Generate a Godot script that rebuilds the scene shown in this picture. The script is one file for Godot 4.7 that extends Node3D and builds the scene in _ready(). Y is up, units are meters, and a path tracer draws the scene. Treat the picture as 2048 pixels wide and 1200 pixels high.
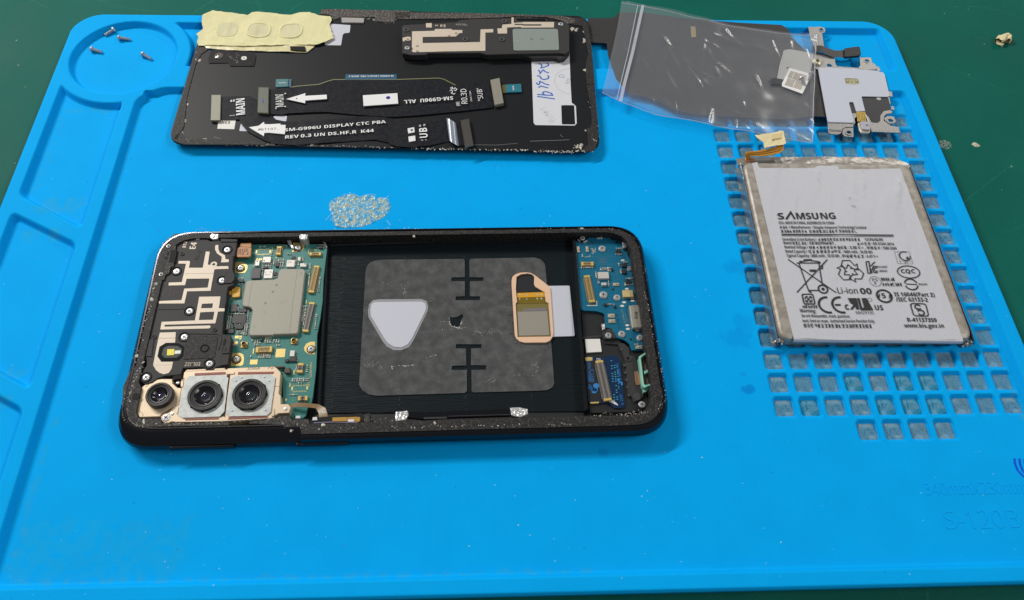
extends Node3D
# A repair bench seen from above: a blue silicone mat with an opened phone, its parts and its battery. Lengths below are millimetres until place() and MB.done() turn them into metres.

const MM := 0.001
var rng := RandomNumberGenerator.new()
var taken := {}
var mats := {}
var glyphs := {}
var sans := SystemFont.new()
var sans_bold := SystemFont.new()
var mono := SystemFont.new()


class MB:
	# collects faces of one mesh; front faces run clockwise, each face carries its own normal
	var v := PackedVector3Array()
	var n := PackedVector3Array()
	var uv := PackedVector2Array()
	var c := PackedColorArray()
	var col := Color.WHITE

	func tri(a: Vector3, b: Vector3, d: Vector3, na: Vector3, nb = null, nd = null) -> void:
		var m2: Vector3 = na if nb == null else nb
		var m3: Vector3 = na if nd == null else nd
		if (b - a).cross(d - a).dot(na + m2 + m3) > 0.0:
			var t := b
			b = d
			d = t
			var tn := m2
			m2 = m3
			m3 = tn
		v.append_array([a, b, d])
		n.append_array([na, m2, m3])
		uv.append_array([Vector2(a.x, a.z) * 0.01, Vector2(b.x, b.z) * 0.01, Vector2(d.x, d.z) * 0.01])
		c.append_array([col, col, col])

	func quad(a: Vector3, b: Vector3, d: Vector3, e: Vector3, na: Vector3, nb = null, nd = null, ne = null) -> void:
		if nb == null:
			tri(a, b, d, na)
			tri(a, d, e, na)
		else:
			tri(a, b, d, na, nb, nd)
			tri(a, d, e, na, nd, ne)

	func done() -> ArrayMesh:
		var arr := []
		arr.resize(Mesh.ARRAY_MAX)
		var s := PackedVector3Array()
		s.resize(v.size())
		for i in v.size():
			s[i] = v[i] * 0.001
		arr[Mesh.ARRAY_VERTEX] = s
		arr[Mesh.ARRAY_NORMAL] = n
		arr[Mesh.ARRAY_TEX_UV] = uv
		arr[Mesh.ARRAY_COLOR] = c
		var m := ArrayMesh.new()
		if v.size():
			m.add_surface_from_arrays(Mesh.PRIMITIVE_TRIANGLES, arr)
		return m


# ---------------------------------------------------------------- shapes
func pts(a: Array) -> PackedVector2Array:
	var p := PackedVector2Array()
	for i in range(0, a.size(), 2):
		p.append(Vector2(a[i], a[i + 1]))
	return p

func rect(cu: float, cv: float, w: float, h: float) -> PackedVector2Array:
	return PackedVector2Array([Vector2(cu - w / 2, cv - h / 2), Vector2(cu + w / 2, cv - h / 2), Vector2(cu + w / 2, cv + h / 2), Vector2(cu - w / 2, cv + h / 2)])

func rounded(poly: PackedVector2Array, r: float, steps := 4) -> PackedVector2Array:
	var o := PackedVector2Array()
	var k := poly.size()
	for i in k:
		var p := poly[i]
		var a := poly[(i + k - 1) % k] - p
		var b := poly[(i + 1) % k] - p
		var rr := minf(r, minf(a.length(), b.length()) * 0.45)
		var half := absf(a.angle_to(b)) / 2.0
		if half > PI / 2.0 - 0.06:
			o.append(p)
			continue
		var t := minf(rr / tan(half), minf(a.length(), b.length()) * 0.48)
		rr = t * tan(half)
		var p0 := p + a.normalized() * t
		var p1 := p + b.normalized() * t
		for s in steps + 1:
			var f := float(s) / steps
			o.append(p0.lerp(p, f).lerp(p.lerp(p1, f), f))
	return o

func rrect(cu: float, cv: float, w: float, h: float, r: float, steps := 4) -> PackedVector2Array:
	return rounded(rect(cu, cv, w, h), r, steps)

func disc(c: Vector2, ru: float, rv := -1.0, k := 20) -> PackedVector2Array:
	var o := PackedVector2Array()
	for i in k:
		var a := TAU * i / k
		o.append(c + Vector2(cos(a) * ru, sin(a) * (rv if rv > 0 else ru)))
	return o

func turned(poly: PackedVector2Array) -> PackedVector2Array:
	# counter-clockwise in (u, v)
	var area := 0.0
	for i in poly.size():
		area += poly[i].cross(poly[(i + 1) % poly.size()])
	if area < 0:
		var r := poly.duplicate()
		r.reverse()
		return r
	return poly

func inset(poly: PackedVector2Array, d: float) -> PackedVector2Array:
	# poly runs counter-clockwise; moves each corner inwards by d
	var o := PackedVector2Array()
	var k := poly.size()
	for i in k:
		var a := (poly[i] - poly[(i + k - 1) % k]).normalized()
		var b := (poly[(i + 1) % k] - poly[i]).normalized()
		var na := Vector2(-a.y, a.x)
		var nb := Vector2(-b.y, b.x)
		var m := na + nb
		var l := m.length_squared()
		o.append(poly[i] + (m * (2.0 * d / l) if l > 0.25 else na * d))
	return o

func cap(mb: MB, poly: PackedVector2Array, y: float, up := 1.0) -> void:
	var t := Geometry2D.triangulate_polygon(poly)
	for i in range(0, t.size(), 3):
		var a := poly[t[i]]
		var b := poly[t[i + 1]]
		var d := poly[t[i + 2]]
		mb.tri(Vector3(a.x, y, a.y), Vector3(b.x, y, b.y), Vector3(d.x, y, d.y), Vector3(0, up, 0))

func wall(mb: MB, lo: PackedVector2Array, y0: float, hi: PackedVector2Array, y1: float, smooth := false, inward := false) -> void:
	# the side between two loops of equally many corners, both counter-clockwise
	var k := lo.size()
	var flip := -1.0 if inward else 1.0
	var nn := PackedVector3Array()
	for i in k:
		var j := (i + 1) % k
		var e := Vector3(lo[j].x - lo[i].x, 0, lo[j].y - lo[i].y) + Vector3(hi[j].x - hi[i].x, 0, hi[j].y - hi[i].y)
		var up := Vector3(hi[i].x - lo[i].x, y1 - y0, hi[i].y - lo[i].y) + Vector3(hi[j].x - lo[j].x, y1 - y0, hi[j].y - lo[j].y)
		nn.append(up.cross(e).normalized() * flip)
	for i in k:
		var j := (i + 1) % k
		var na := nn[i]
		var nb := nn[i]
		if smooth:
			na = (nn[i] + nn[(i + k - 1) % k]).normalized()
			nb = (nn[i] + nn[j]).normalized()
		mb.quad(Vector3(lo[i].x, y0, lo[i].y), Vector3(lo[j].x, y0, lo[j].y), Vector3(hi[j].x, y1, hi[j].y), Vector3(hi[i].x, y1, hi[i].y), na, nb, nb, na)

func prism(mb: MB, poly: PackedVector2Array, y0: float, y1: float, bevel := 0.0, smooth := false) -> void:
	var p := turned(poly)
	if bevel > 0.0:
		var q := inset(p, bevel)
		wall(mb, p, y0, p, y1 - bevel, smooth)
		wall(mb, p, y1 - bevel, q, y1, smooth)
		cap(mb, q, y1)
	else:
		wall(mb, p, y0, p, y1, smooth)
		cap(mb, p, y1)

func box(mb: MB, cu: float, cv: float, w: float, h: float, y0: float, y1: float, bevel := 0.0) -> void:
	prism(mb, rect(cu, cv, w, h), y0, y1, bevel)

func ring(mb: MB, outer: PackedVector2Array, inner: PackedVector2Array, y0: float, y1: float, bevel := 0.0) -> void:
	# a flat frame between two loops of equally many corners
	var a := turned(outer)
	var b := turned(inner)
	var a2 := inset(a, bevel)
	var b2 := inset(b, -bevel)
	wall(mb, a, y0, a, y1 - bevel)
	wall(mb, b, y0, b, y1 - bevel, false, true)
	if bevel > 0.0:
		wall(mb, a, y1 - bevel, a2, y1)
		wall(mb, b, y1 - bevel, b2, y1, false, true)
	for i in a.size():
		var j := (i + 1) % a.size()
		mb.quad(Vector3(a2[i].x, y1, a2[i].y), Vector3(a2[j].x, y1, a2[j].y), Vector3(b2[j].x, y1, b2[j].y), Vector3(b2[i].x, y1, b2[i].y), Vector3.UP)

func plate(mb: MB, outer: PackedVector2Array, holes: Array, y0: float, y1: float) -> void:
	# a sheet with openings: each opening is joined to the outline by a slit
	var p := turned(outer)
	wall(mb, p, y0, p, y1)
	var cuts := []
	var lo := INF
	var hi := -INF
	for q in p:
		lo = minf(lo, q.x)
		hi = maxf(hi, q.x)
	for h in holes:
		var q: PackedVector2Array = turned(h)
		wall(mb, q, y0, q, y1, false, true)
		var mid := 0.0
		for e in q:
			mid += e.x / q.size()
		cuts.append(mid)
	cuts.sort()
	cuts.append(hi + 1.0)
	# cut into bands through the middle of each opening, so that no band has an opening inside it
	var from := lo - 1.0
	for x in cuts:
		var pieces := Geometry2D.intersect_polygons(p, PackedVector2Array([Vector2(from, -500), Vector2(x, -500), Vector2(x, 500), Vector2(from, 500)]))
		for h in holes:
			var next := []
			for e in pieces:
				next.append_array(Geometry2D.clip_polygons(e, h))
			pieces.assign(next)
		for e in pieces:
			cap(mb, e, y1)
		from = x

func lathe(mb: MB, c: Vector2, prof: Array, k := 24) -> void:
	# prof: radius, height pairs from the outside in
	for s in range(0, prof.size() - 2, 2):
		var r0: float = prof[s]
		var y0: float = prof[s + 1]
		var r1: float = prof[s + 2]
		var y1: float = prof[s + 3]
		var l := Vector2(y1 - y0, r0 - r1).normalized()
		for i in k:
			var a0 := TAU * i / k
			var a1 := TAU * (i + 1) / k
			var d0 := Vector3(cos(a0), 0, sin(a0))
			var d1 := Vector3(cos(a1), 0, sin(a1))
			var n0 := d0 * l.x + Vector3(0, l.y, 0)
			var n1 := d1 * l.x + Vector3(0, l.y, 0)
			var o := Vector3(c.x, 0, c.y)
			mb.quad(o + d0 * r0 + Vector3(0, y0, 0), o + d1 * r0 + Vector3(0, y0, 0), o + d1 * r1 + Vector3(0, y1, 0), o + d0 * r1 + Vector3(0, y1, 0), n0, n1, n1, n0)

func ribbon(mb: MB, line: PackedVector2Array, w: float, y: float, y0 := -1.0) -> void:
	# a stroke of one width along a line, mitred; with y0 it is as thick as y - y0
	var a := PackedVector2Array()
	var b := PackedVector2Array()
	for i in line.size():
		var d0 := (line[i] - line[i - 1]).normalized() if i > 0 else (line[1] - line[0]).normalized()
		var d1 := (line[i + 1] - line[i]).normalized() if i < line.size() - 1 else d0
		var m := (d0 + d1)
		m = m.normalized() if m.length() > 0.1 else d0
		var k := w / 2.0 / maxf(0.5, m.dot(d0))
		a.append(line[i] + Vector2(-m.y, m.x) * k)
		b.append(line[i] - Vector2(-m.y, m.x) * k)
	if y0 < -0.5:
		for i in line.size() - 1:
			mb.quad(Vector3(a[i].x, y, a[i].y), Vector3(a[i + 1].x, y, a[i + 1].y), Vector3(b[i + 1].x, y, b[i + 1].y), Vector3(b[i].x, y, b[i].y), Vector3.UP)
	else:
		b.reverse()
		a.append_array(b)
		prism(mb, a, y0, y)

func tube(mb: MB, line: Array, r: float, k := 8) -> void:
	var prev := []
	for i in line.size():
		var p: Vector3 = line[i]
		var d: Vector3 = (line[mini(i + 1, line.size() - 1)] - line[maxi(i - 1, 0)]).normalized()
		var s := d.cross(Vector3.UP)
		s = s.normalized() if s.length() > 0.05 else Vector3.RIGHT
		var t := s.cross(d)
		var loop := []
		for j in k:
			loop.append(p + (s * cos(TAU * j / k) + t * sin(TAU * j / k)) * r)
		if i:
			var q: Vector3 = line[i - 1]
			for j in k:
				var m := (j + 1) % k
				mb.quad(prev[j], prev[m], loop[m], loop[j], prev[j] - q, prev[m] - q, loop[m] - p, loop[j] - p)
		prev = loop

func strip(mb: MB, left: Array, right: Array, thick := 0.08) -> void:
	# a bent band of sheet between two 3-D lines
	var k := left.size()
	var nn := []
	for i in k:
		var d: Vector3 = left[mini(i + 1, k - 1)] - left[maxi(i - 1, 0)]
		var x: Vector3 = right[i] - left[i]
		var m := d.cross(x).normalized()
		nn.append(m if m.y >= 0 else -m)
	for i in k - 1:
		mb.quad(left[i], left[i + 1], right[i + 1], right[i], nn[i], nn[i + 1], nn[i + 1], nn[i])
		var a: Vector3 = nn[i] * thick
		var b: Vector3 = nn[i + 1] * thick
		mb.quad(left[i] - a, left[i + 1] - b, right[i + 1] - b, right[i] - a, -nn[i], -nn[i + 1], -nn[i + 1], -nn[i])
		mb.quad(left[i], left[i + 1], left[i + 1] - b, left[i] - a, (left[i] - right[i]).normalized())
		mb.quad(right[i], right[i + 1], right[i + 1] - b, right[i] - a, (right[i] - left[i]).normalized())

func letters(mb: MB, text: String, font: Font, high: float, at: Vector2, deg: float, y: float, wide := 1.0, middle := false, deep := 0.0) -> float:
	# flat lettering of capital height `high`, its base line starting at `at` and running deg degrees clockwise from +u
	var key := text + str(font.get_instance_id()) + str(deep > 0.0)
	if not glyphs.has(key):
		var tm := TextMesh.new()
		tm.text = text
		tm.font = font
		tm.font_size = 40
		tm.pixel_size = 1.0
		tm.depth = deep * 28.5 / high
		tm.curve_step = 2.5
		tm.horizontal_alignment = HORIZONTAL_ALIGNMENT_LEFT
		tm.vertical_alignment = VERTICAL_ALIGNMENT_BOTTOM
		var arr := tm.surface_get_arrays(0) if tm.get_surface_count() else []
		if arr.size() == 0:
			glyphs[key] = [PackedVector3Array(), PackedInt32Array(), 0.0, 0.0]
		else:
			var vs: PackedVector3Array = arr[Mesh.ARRAY_VERTEX]
			var ix: PackedInt32Array = arr[Mesh.ARRAY_INDEX] if arr[Mesh.ARRAY_INDEX] != null else PackedInt32Array(range(vs.size()))
			glyphs[key] = [vs, ix, font.get_descent(40), font.get_string_size(text, HORIZONTAL_ALIGNMENT_LEFT, -1, 40).x]
	var g: Array = glyphs[key]
	var vs: PackedVector3Array = g[0]
	var ix: PackedInt32Array = g[1]
	var k := high / 28.5
	var co := cos(deg_to_rad(deg))
	var si := sin(deg_to_rad(deg))
	var off: float = -g[3] * 0.5 if middle else 0.0
	for i in range(0, ix.size(), 3):
		var p := [Vector3.ZERO, Vector3.ZERO, Vector3.ZERO]
		for j in 3:
			var q := vs[ix[i + j]]
			var x := (q.x + off) * k * wide
			var z: float = -(q.y - g[2]) * k
			p[j] = Vector3(at.x + x * co - z * si, y + q.z * k, at.y + x * si + z * co)
		mb.tri(p[0], p[1], p[2], Vector3.UP if deep == 0.0 else (p[2] - p[0]).cross(p[1] - p[0]).normalized())
	return g[3] * k * wide


func fit(mb: MB, text: String, font: Font, a: Vector2, b: Vector2, high: float, y: float) -> void:
	# lettering stretched to run from a to b
	var w := font.get_string_size(text, HORIZONTAL_ALIGNMENT_LEFT, -1, 40).x * high / 28.5
	letters(mb, text, font, high, a, rad_to_deg((b - a).angle()), y, a.distance_to(b) / maxf(w, 0.01))

func characters(mb: MB, a: Vector2, b: Vector2, n: int, high: float, y: float) -> void:
	# square characters of crossing strokes
	var d := (b - a) / n
	var up := -d.normalized().orthogonal() * -1.0 * high
	var w := high * 0.15
	for i in n:
		var o := a + d * i + d * 0.08
		var e := d * 0.8
		for k in 3:
			if rng.randf() < 0.85:
				var f := 0.08 + k * 0.42
				ribbon(mb, PackedVector2Array([o + e * rng.randf_range(0, 0.2) + up * f, o + e * rng.randf_range(0.75, 1.0) + up * f]), w, y)
		for k in rng.randi_range(2, 3):
			var f := rng.randf_range(0.05, 0.95)
			ribbon(mb, PackedVector2Array([o + e * f + up * rng.randf_range(0, 0.3), o + e * clampf(f + rng.randf_range(-0.15, 0.15), 0, 1) + up * rng.randf_range(0.7, 1.0)]), w, y)

func sheet(poly: PackedVector2Array, step: float, height: Callable, thick := 0.0) -> MB:
	# a sheet that follows height(u, v) inside an outline
	var mb := MB.new()
	var p := PackedVector2Array()
	var k := poly.size()
	for i in k:
		var n := maxi(1, int(poly[i].distance_to(poly[(i + 1) % k]) / step))
		for j in n:
			p.append(poly[i].lerp(poly[(i + 1) % k], float(j) / n))
	var edge := p.size()
	var r := Rect2(p[0], Vector2.ZERO)
	for q in p:
		r = r.expand(q)
	var inner := Geometry2D.offset_polygon(poly, -step * 0.4)
	var x := r.position.x
	var odd := 0
	while x < r.end.x:
		var z := r.position.y + (step * 0.5 if odd % 2 else 0.0)
		while z < r.end.y:
			var q := Vector2(x, z) + Vector2(sin(x * 12.9 + z * 7.1), cos(x * 5.3 - z * 9.7)) * step * 0.12
			for e in inner:
				if Geometry2D.is_point_in_polygon(q, e):
					p.append(q)
					break
			z += step
		x += step * 0.87
		odd += 1
	var t := Geometry2D.triangulate_delaunay(p)
	var at := PackedVector3Array()
	var nn := PackedVector3Array()
	for q in p:
		at.append(Vector3(q.x, height.call(q.x, q.y), q.y))
		var d := step * 0.3
		nn.append(Vector3(-(height.call(q.x + d, q.y) - height.call(q.x - d, q.y)) / (2 * d), 1.0, -(height.call(q.x, q.y + d) - height.call(q.x, q.y - d)) / (2 * d)).normalized())
	for i in range(0, t.size(), 3):
		if Geometry2D.is_point_in_polygon((p[t[i]] + p[t[i + 1]] + p[t[i + 2]]) / 3.0, poly):
			mb.tri(at[t[i]], at[t[i + 1]], at[t[i + 2]], nn[t[i]], nn[t[i + 1]], nn[t[i + 2]])
	if thick > 0.0:
		for i in edge:
			var a := at[i]
			var b := at[(i + 1) % edge]
			var out := (b - a).cross(Vector3.UP).normalized()
			mb.quad(a, b, b - Vector3(0, thick, 0), a - Vector3(0, thick, 0), out)
	return mb


# ---------------------------------------------------------------- things and parts
func numbered(called: String) -> String:
	taken[called] = taken.get(called, -1) + 1
	return called if taken[called] == 0 else "%s_%03d" % [called, taken[called]]

func place(x: float, y: float, z: float, a: float, t: float) -> Transform3D:
	return Transform3D(Basis(Vector3.UP, -a) * Basis(Vector3.RIGHT, t), Vector3(x, y, z) * MM)

func thing(called: String, label: String, category: String, at: Transform3D, group := "") -> Node3D:
	var o := Node3D.new()
	o.name = numbered(called)
	add_child(o, true)
	o.transform = at
	o.set_meta("label", label)
	o.set_meta("category", category)
	if group:
		o.set_meta("group", group)
	return o

func part(parent: Node3D, called: String, shape, material: Material, label := "", stuff := false) -> MeshInstance3D:
	var o := MeshInstance3D.new()
	o.name = called
	o.mesh = shape.done() if shape is MB else shape
	o.material_override = material
	parent.add_child(o, true)
	if label:
		o.set_meta("label", label)
	if stuff:
		o.set_meta("kind", "stuff")
	return o


# ---------------------------------------------------------------- materials
func lin(r: float, g: float, b: float, a := 1.0) -> Color:
	return Color(r, g, b, a).linear_to_srgb()

func hue(hex: String) -> Color:
	return Color(hex)

func mat(key: String, color: Color, rough := 0.5, metal := 0.0, spec := 0.5) -> StandardMaterial3D:
	if mats.has(key):
		return mats[key]
	var m := StandardMaterial3D.new()
	m.resource_name = key
	m.albedo_color = color
	m.roughness = rough
	m.metallic = metal
	m.metallic_specular = spec
	mats[key] = m
	return m

func noise(size: int, freq: float, seed_: int, octaves := 4, kind := FastNoiseLite.TYPE_SIMPLEX_SMOOTH) -> Image:
	var f := FastNoiseLite.new()
	f.noise_type = kind
	f.seed = seed_
	f.frequency = freq
	f.fractal_octaves = octaves
	return f.get_seamless_image(size, size)

func tinted(img: Image, lo: Color, hi: Color, from := 0.0, to := 1.0) -> ImageTexture:
	# maps grey to a ramp between two colours
	var o := Image.create(img.get_width(), img.get_height(), false, Image.FORMAT_RGB8)
	for y in img.get_height():
		for x in img.get_width():
			o.set_pixel(x, y, lo.lerp(hi, clampf((img.get_pixel(x, y).r - from) / (to - from), 0.0, 1.0)))
	return ImageTexture.create_from_image(o)

func tri_map(m: StandardMaterial3D, per_metre: float) -> void:
	m.uv1_triplanar = true
	m.uv1_scale = Vector3.ONE * per_metre
	m.uv1_triplanar_sharpness = 4.0


# ---------------------------------------------------------------- the scene
func _ready() -> void:
	rng.seed = 11
	sans.font_names = PackedStringArray(["Droid Sans"])
	sans_bold.font_names = PackedStringArray(["Droid Sans"])
	sans_bold.font_weight = 700
	mono.font_names = PackedStringArray(["Droid Sans Mono"])
	var cam := Camera3D.new()
	cam.name = "camera"
	cam.fov = 42.634
	cam.near = 0.02
	cam.far = 20.0
	cam.transform = Transform3D(Basis.from_euler(Vector3(deg_to_rad(-58.713), deg_to_rad(-4.859), deg_to_rad(3.764))), Vector3(163.5 - 170.0, 216.45, 268.33 - 115.0) * MM)
	add_child(cam)
	cam.current = true
	var env := Environment.new()
	env.background_mode = Environment.BG_COLOR
	env.background_color = lin(0.17, 0.178, 0.186)
	env.tonemap_mode = Environment.TONE_MAPPER_LINEAR
	env.tonemap_exposure = 1.0
	env.sdfgi_enabled = true
	env.ssao_enabled = true
	env.ssil_enabled = true
	var we := WorldEnvironment.new()
	we.name = "world"
	we.environment = env
	add_child(we)
	# ceiling lamps: the main one to the back left, a weaker one to the near right, and one far off to the back right
	ceiling_lamp(Vector3(-1.02, 1.05, -0.86), 0.9, 25.0, 3.95, "white ceiling lamp tube over the back left of the bench, nearer the wall")
	ceiling_lamp(Vector3(1.1, 1.25, 0.32), 0.9, 80.0, 1.0, "white ceiling lamp tube to the right of the bench, nearer the viewer")
	ceiling_lamp(Vector3(1.7, 1.6, -2.4), 1.2, 80.0, 2.0, "white ceiling lamp tube far behind the bench on the right")
	setting()
	repair_mat()
	phone()
	back_panel()
	battery()
	charging_coil()
	plastic_bag()
	loose_bits()


func ceiling_lamp(at: Vector3, long: float, deg: float, energy: float, label: String) -> void:
	var o := thing("ceiling_lamp", label, "lamp", Transform3D(Basis(Vector3.UP, deg_to_rad(deg)), at), "ceiling lamps above the bench")
	var hood := MB.new()
	box(hood, 0, 0, long * 1000 + 40, 90, 12, 50, 6)
	part(o, "lamp_housing", hood, mat("lamp white", lin(0.75, 0.75, 0.75), 0.5))
	var t := MB.new()
	tube(t, [Vector3(-long * 500, 0, 0), Vector3(long * 500, 0, 0)], 13, 12)
	var glow := mat("lamp glow", Color.WHITE, 0.6)
	glow.emission_enabled = true
	glow.emission = Color(1.0, 0.98, 0.95)
	glow.emission_energy_multiplier = 3.0
	part(o, "lamp_tube", t, glow)
	var l := AreaLight3D.new()
	l.name = "lamp_light"
	l.area_size = Vector2(long, 0.06)
	l.light_color = Color(1.0, 0.985, 0.96)
	l.light_energy = energy
	l.shadow_enabled = true
	l.position = Vector3(0, -0.02, 0)
	l.rotation.x = -PI / 2
	o.add_child(l)


func setting() -> void:
	var t := MB.new()
	box(t, 0, 0, 1500, 1100, -32, -2.3, 1)
	var o := part(self, "table_surface", t, table_material())
	o.set_meta("kind", "structure")
	o.set_meta("label", "dark green scratched bench surface under and around the blue mat")


func scratch(img: Image, a: Vector2, b: Vector2, tint: Color, bow := 0.0) -> void:
	var k := int(a.distance_to(b)) + 1
	var side := (b - a).orthogonal().normalized() * bow
	for i in k:
		var f := float(i) / k
		var p := a.lerp(b, f) + side * sin(f * PI)
		if rng.randf() < 0.2:
			continue
		var x := int(p.x)
		var y := int(p.y)
		if x >= 0 and y >= 0 and x < img.get_width() and y < img.get_height():
			var c := img.get_pixel(x, y)
			img.set_pixel(x, y, c.lerp(tint, tint.a * rng.randf_range(0.5, 1.0)))


func table_material() -> StandardMaterial3D:
	# green rubber with pale scratches, scuffs and specks of dirt; one tile is 420 mm wide
	var n := noise(1024, 0.006, 3)
	var fine := noise(1024, 0.35, 4, 2)
	var img := Image.create(1024, 1024, false, Image.FORMAT_RGB8)
	var a := lin(0.002, 0.100, 0.076)
	var b := lin(0.008, 0.138, 0.106)
	for y in 1024:
		for x in 1024:
			img.set_pixel(x, y, a.lerp(b, clampf(n.get_pixel(x, y).r * 0.75 + (fine.get_pixel(x, y).r - 0.5) * 0.5, 0, 1)))
	for i in 260:
		var p := Vector2(rng.randf() * 1024, rng.randf() * 1024)
		var d := Vector2.from_angle(rng.randf() * TAU) * rng.randf_range(6, 120)
		scratch(img, p, p + d, Color(0.30, 0.55, 0.47, rng.randf_range(0.12, 0.5)), rng.randf_range(-14, 14))
	for i in 70:
		var p := Vector2(rng.randf() * 1020, rng.randf() * 1020)
		for k in rng.randi_range(1, 5):
			img.set_pixelv(Vector2i(p + Vector2(rng.randf() * 3, rng.randf() * 2)), Color(0.5, 0.62, 0.55))
	var m := mat("bench rubber", Color.WHITE, 0.62, 0.0, 0.2)
	m.albedo_texture = ImageTexture.create_from_image(img)
	m.roughness_texture = tinted(n, Color(0.85, 0.85, 0.85), Color(1.15, 1.15, 1.15))
	m.uv1_scale = Vector3(1.0 / 4.2, 1.0 / 4.2, 1)
	var bump := noise(512, 0.25, 8, 3)
	m.heightmap_enabled = true
	m.heightmap_scale = 0.006
	m.heightmap_texture = ImageTexture.create_from_image(bump)
	return m


# ---------------------------------------------------------------- the blue mat
# in mat millimetres: x 0..340 from the left edge, z 0..230 from the rear edge; height 0 is the work surface
var trays := []
var tray_boxes := []

func slope_in(p: Vector2, poly: PackedVector2Array) -> float:
	# how far inside a convex counter-clockwise polygon p lies, corners rounded by 1.5 mm
	var d := INF
	var second := INF
	for i in poly.size():
		var a := poly[i]
		var e := (poly[(i + 1) % poly.size()] - a).normalized()
		var s := (p - a).dot(Vector2(-e.y, e.x))
		if s < d:
			second = d
			d = s
		elif s < second:
			second = s
	var k := maxf(2.2 - (second - d), 0.0)
	return d - k * k / 8.8

func step_in(d: float) -> float:
	return smoothstep(-0.5, 1.0, d)

func mat_height(x: float, z: float) -> float:
	const RIM := 2.25
	# outer edge
	var q := Vector2(absf(x - 170.0) - 158.0, absf(z - 115.0) - 103.0)
	var out := Vector2(maxf(q.x, 0), maxf(q.y, 0)).length() - 12.0 if q.x > 0 and q.y > 0 else maxf(q.x, q.y) - 12.0
	if out > -0.9:
		var f := clampf((out + 0.9) / 0.9, 0, 1)
		return RIM - 0.9 * (1.0 - sqrt(maxf(0.0, 1.0 - f * f)))
	if x > 37 and x < 333.4 and z > 44 and z < 223.6:
		var c := (x - 254.52) / 8.024
		var r := (z - 157.24) / 8.024 + 14.0
		var ci := floori(c)
		var ri := floori(r)
		if ri < 0 or ri > 17 or ci < 0 or ci > 9 or ((ri == 0 or ri == 17) and (ci < 3 or ci > 6)):
			return 0.0
		var lx := absf((c - ci) * 8.024 - 3.17) - 3.17 + 1.0
		var lz := absf((r - ri) * 8.024 - 3.17) - 3.17 + 1.0
		var d := 1.0 - (Vector2(lx, lz).length() if lx > 0 and lz > 0 else maxf(lx, lz))
		return -1.15 * smoothstep(-0.2, 0.4, d)
	var p := Vector2(x, z)
	var h := RIM
	var rc := p.distance_to(Vector2(24.8, 25.2))
	h = minf(h, RIM * (1.0 - step_in(20.3 - rc)))
	for i in trays.size():
		var b: Rect2 = tray_boxes[i]
		if b.has_point(p):
			var d := slope_in(p, trays[i])
			if i < 2:
				d = minf(d, rc - 25.6)
			h = minf(h, RIM * (1.0 - step_in(d)))
	return h


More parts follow.
